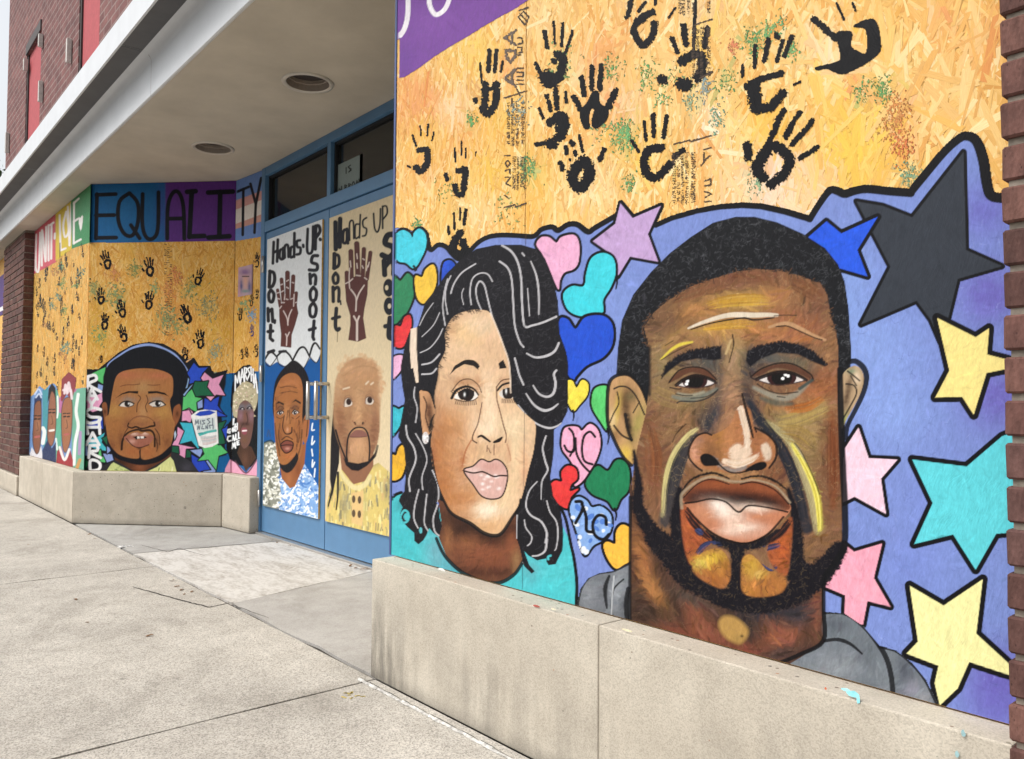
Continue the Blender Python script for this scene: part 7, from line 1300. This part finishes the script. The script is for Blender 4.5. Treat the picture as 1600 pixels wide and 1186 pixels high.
# the next bay, past the brick pier
mf = board('painted_mural', (xl-2.2, YW), (xl-.02, YW), ZL, 2.6, .02, None, 'sliver of a further purple and wood mural past the brick pier at left', 'mural')
MB().box((xl-1.2, YW, 0.0), (xl-.004, YW+.02, ZS-.002)).build('wood_sheet', OSBM, mf); strands('wood_strands', mf, (xl-1.2, YW), (xl-.004, YW), .4, 1.66, 1500, STRAND, [], pal=DK)
zq0, zq1 = onY(4, 492, YW)[2], onY(4, 430, YW)[2]
pq = MB().box((xl-1.2, YW-.004, zq0), (xl-.004, YW-.0015, zq1)).build('painted_band', m_plain('band_purple', srgb('4a2a70'), .6), mf)
MB().box((xl-.9, YW-.006, zq0+.05), (xl-.1, YW-.0042, zq0+.10)).build('lettering', m_plain('band_white', (.75, .75, .75), .6), pq)
MB().box((xl-1.2, YL-.02, 0), (xl-.304, YW-.01, 0.3)).build('ledge_stone', M_ledge2, mf)

# ------------------------------------------------------------------ tree past the building, dead leaves
tr = empty('street_tree', (0, 0, 0)); dd = ray(-14, 330); base = CAM+dd*24; tr.location = (base[0], base[1], 0); tag(tr, 'leafy green tree beyond the far corner of the building', 'tree')
M_bark = m_plain('bark', (0.09, 0.07, 0.05), .9, .2, 0, .3, 20); M_leaf = m_plain('leaf', (0.055, 0.095, 0.03), .6, .3, 0, .4, 3)
tb = MB(); tb.tube([(base[0], base[1], -.05), (base[0]+.05, base[1], 2), (base[0]-.05, base[1]+.1, 4.2), (base[0], base[1], 7)], [.2, .16, .12, .04], 10)
for i in range(14):
    a = rng.uniform(0, 6.28); z = rng.uniform(2.8, 6.2); l_ = rng.uniform(1.0, 2.2); tb.tube([(base[0], base[1], z), (base[0]+l_*.5*math.cos(a), base[1]+l_*.5*math.sin(a), z+.5), (base[0]+l_*math.cos(a), base[1]+l_*math.sin(a), z+.8)], [.06, .035, .01], 6)
tb.build('trunk', M_bark, tr); lf = MB()
cl_ = [(base+np.array([rng.normal(0, 1.1), rng.normal(0, 1.1), rng.uniform(3.2, 8.2)-base[2]])) for i in range(60)]
for i in range(5200):
    p = cl_[rng.integers(0, 60)]+rng.normal(0, .3, 3); u_ = rng.normal(0, 1, 3); u_ /= np.linalg.norm(u_); v_ = np.cross(u_, rng.normal(0, 1, 3)); v_ /= np.linalg.norm(v_); s1 = rng.uniform(.05, .09)
    lf.quad(p-u_*s1, p+v_*s1*.5, p+u_*s1, p-v_*s1*.5)
lf.build('crown', M_leaf, tr)
M_dl = m_plain('dead_leaf', (0.16, 0.085, 0.04), .8, .2, 0, .4, 40); lm = None
for i, (x, y) in enumerate(((425, 845), (433, 848), (440, 846), (452, 853), (548, 884), (556, 888), (566, 890), (572, 889), (268, 908), (276, 917), (288, 929), (140, 835), (148, 842), (44, 851), (118, 937), (233, 994), (136, 973), (300, 925), (284, 922))):
    p = gp(x, y); a = rng.uniform(0, 6.28)
    if lm is None:
        b = MB(); 
        b.quad((-.02, 0, .001), (-.008, -.008, .003), (.004, 0, .005), (-.008, .009, .004)); b.quad((.004, 0, .005), (-.008, -.008, .003), (.014, -.006, .006), (.022, 0, .003)); b.quad((.004, 0, .005), (.022, 0, .003), (.012, .007, .007), (-.008, .009, .004))
        o = b.build('dead_leaf', M_dl); lm = o.data; off = Vector(o.location)
    else: o = bpy.data.objects.new('dead_leaf', lm); COL.objects.link(o)
    o.location = (p[0], p[1], 0.001); o.rotation_euler = (rng.normal(0, .1), rng.normal(0, .1), a); s_ = rng.uniform(.5, 1.0); o.scale = (s_, s_, s_)
    tag(o, 'small dry brown leaf lying on the pavement by the entrance', 'leaf', 'dead leaves on the pavement')
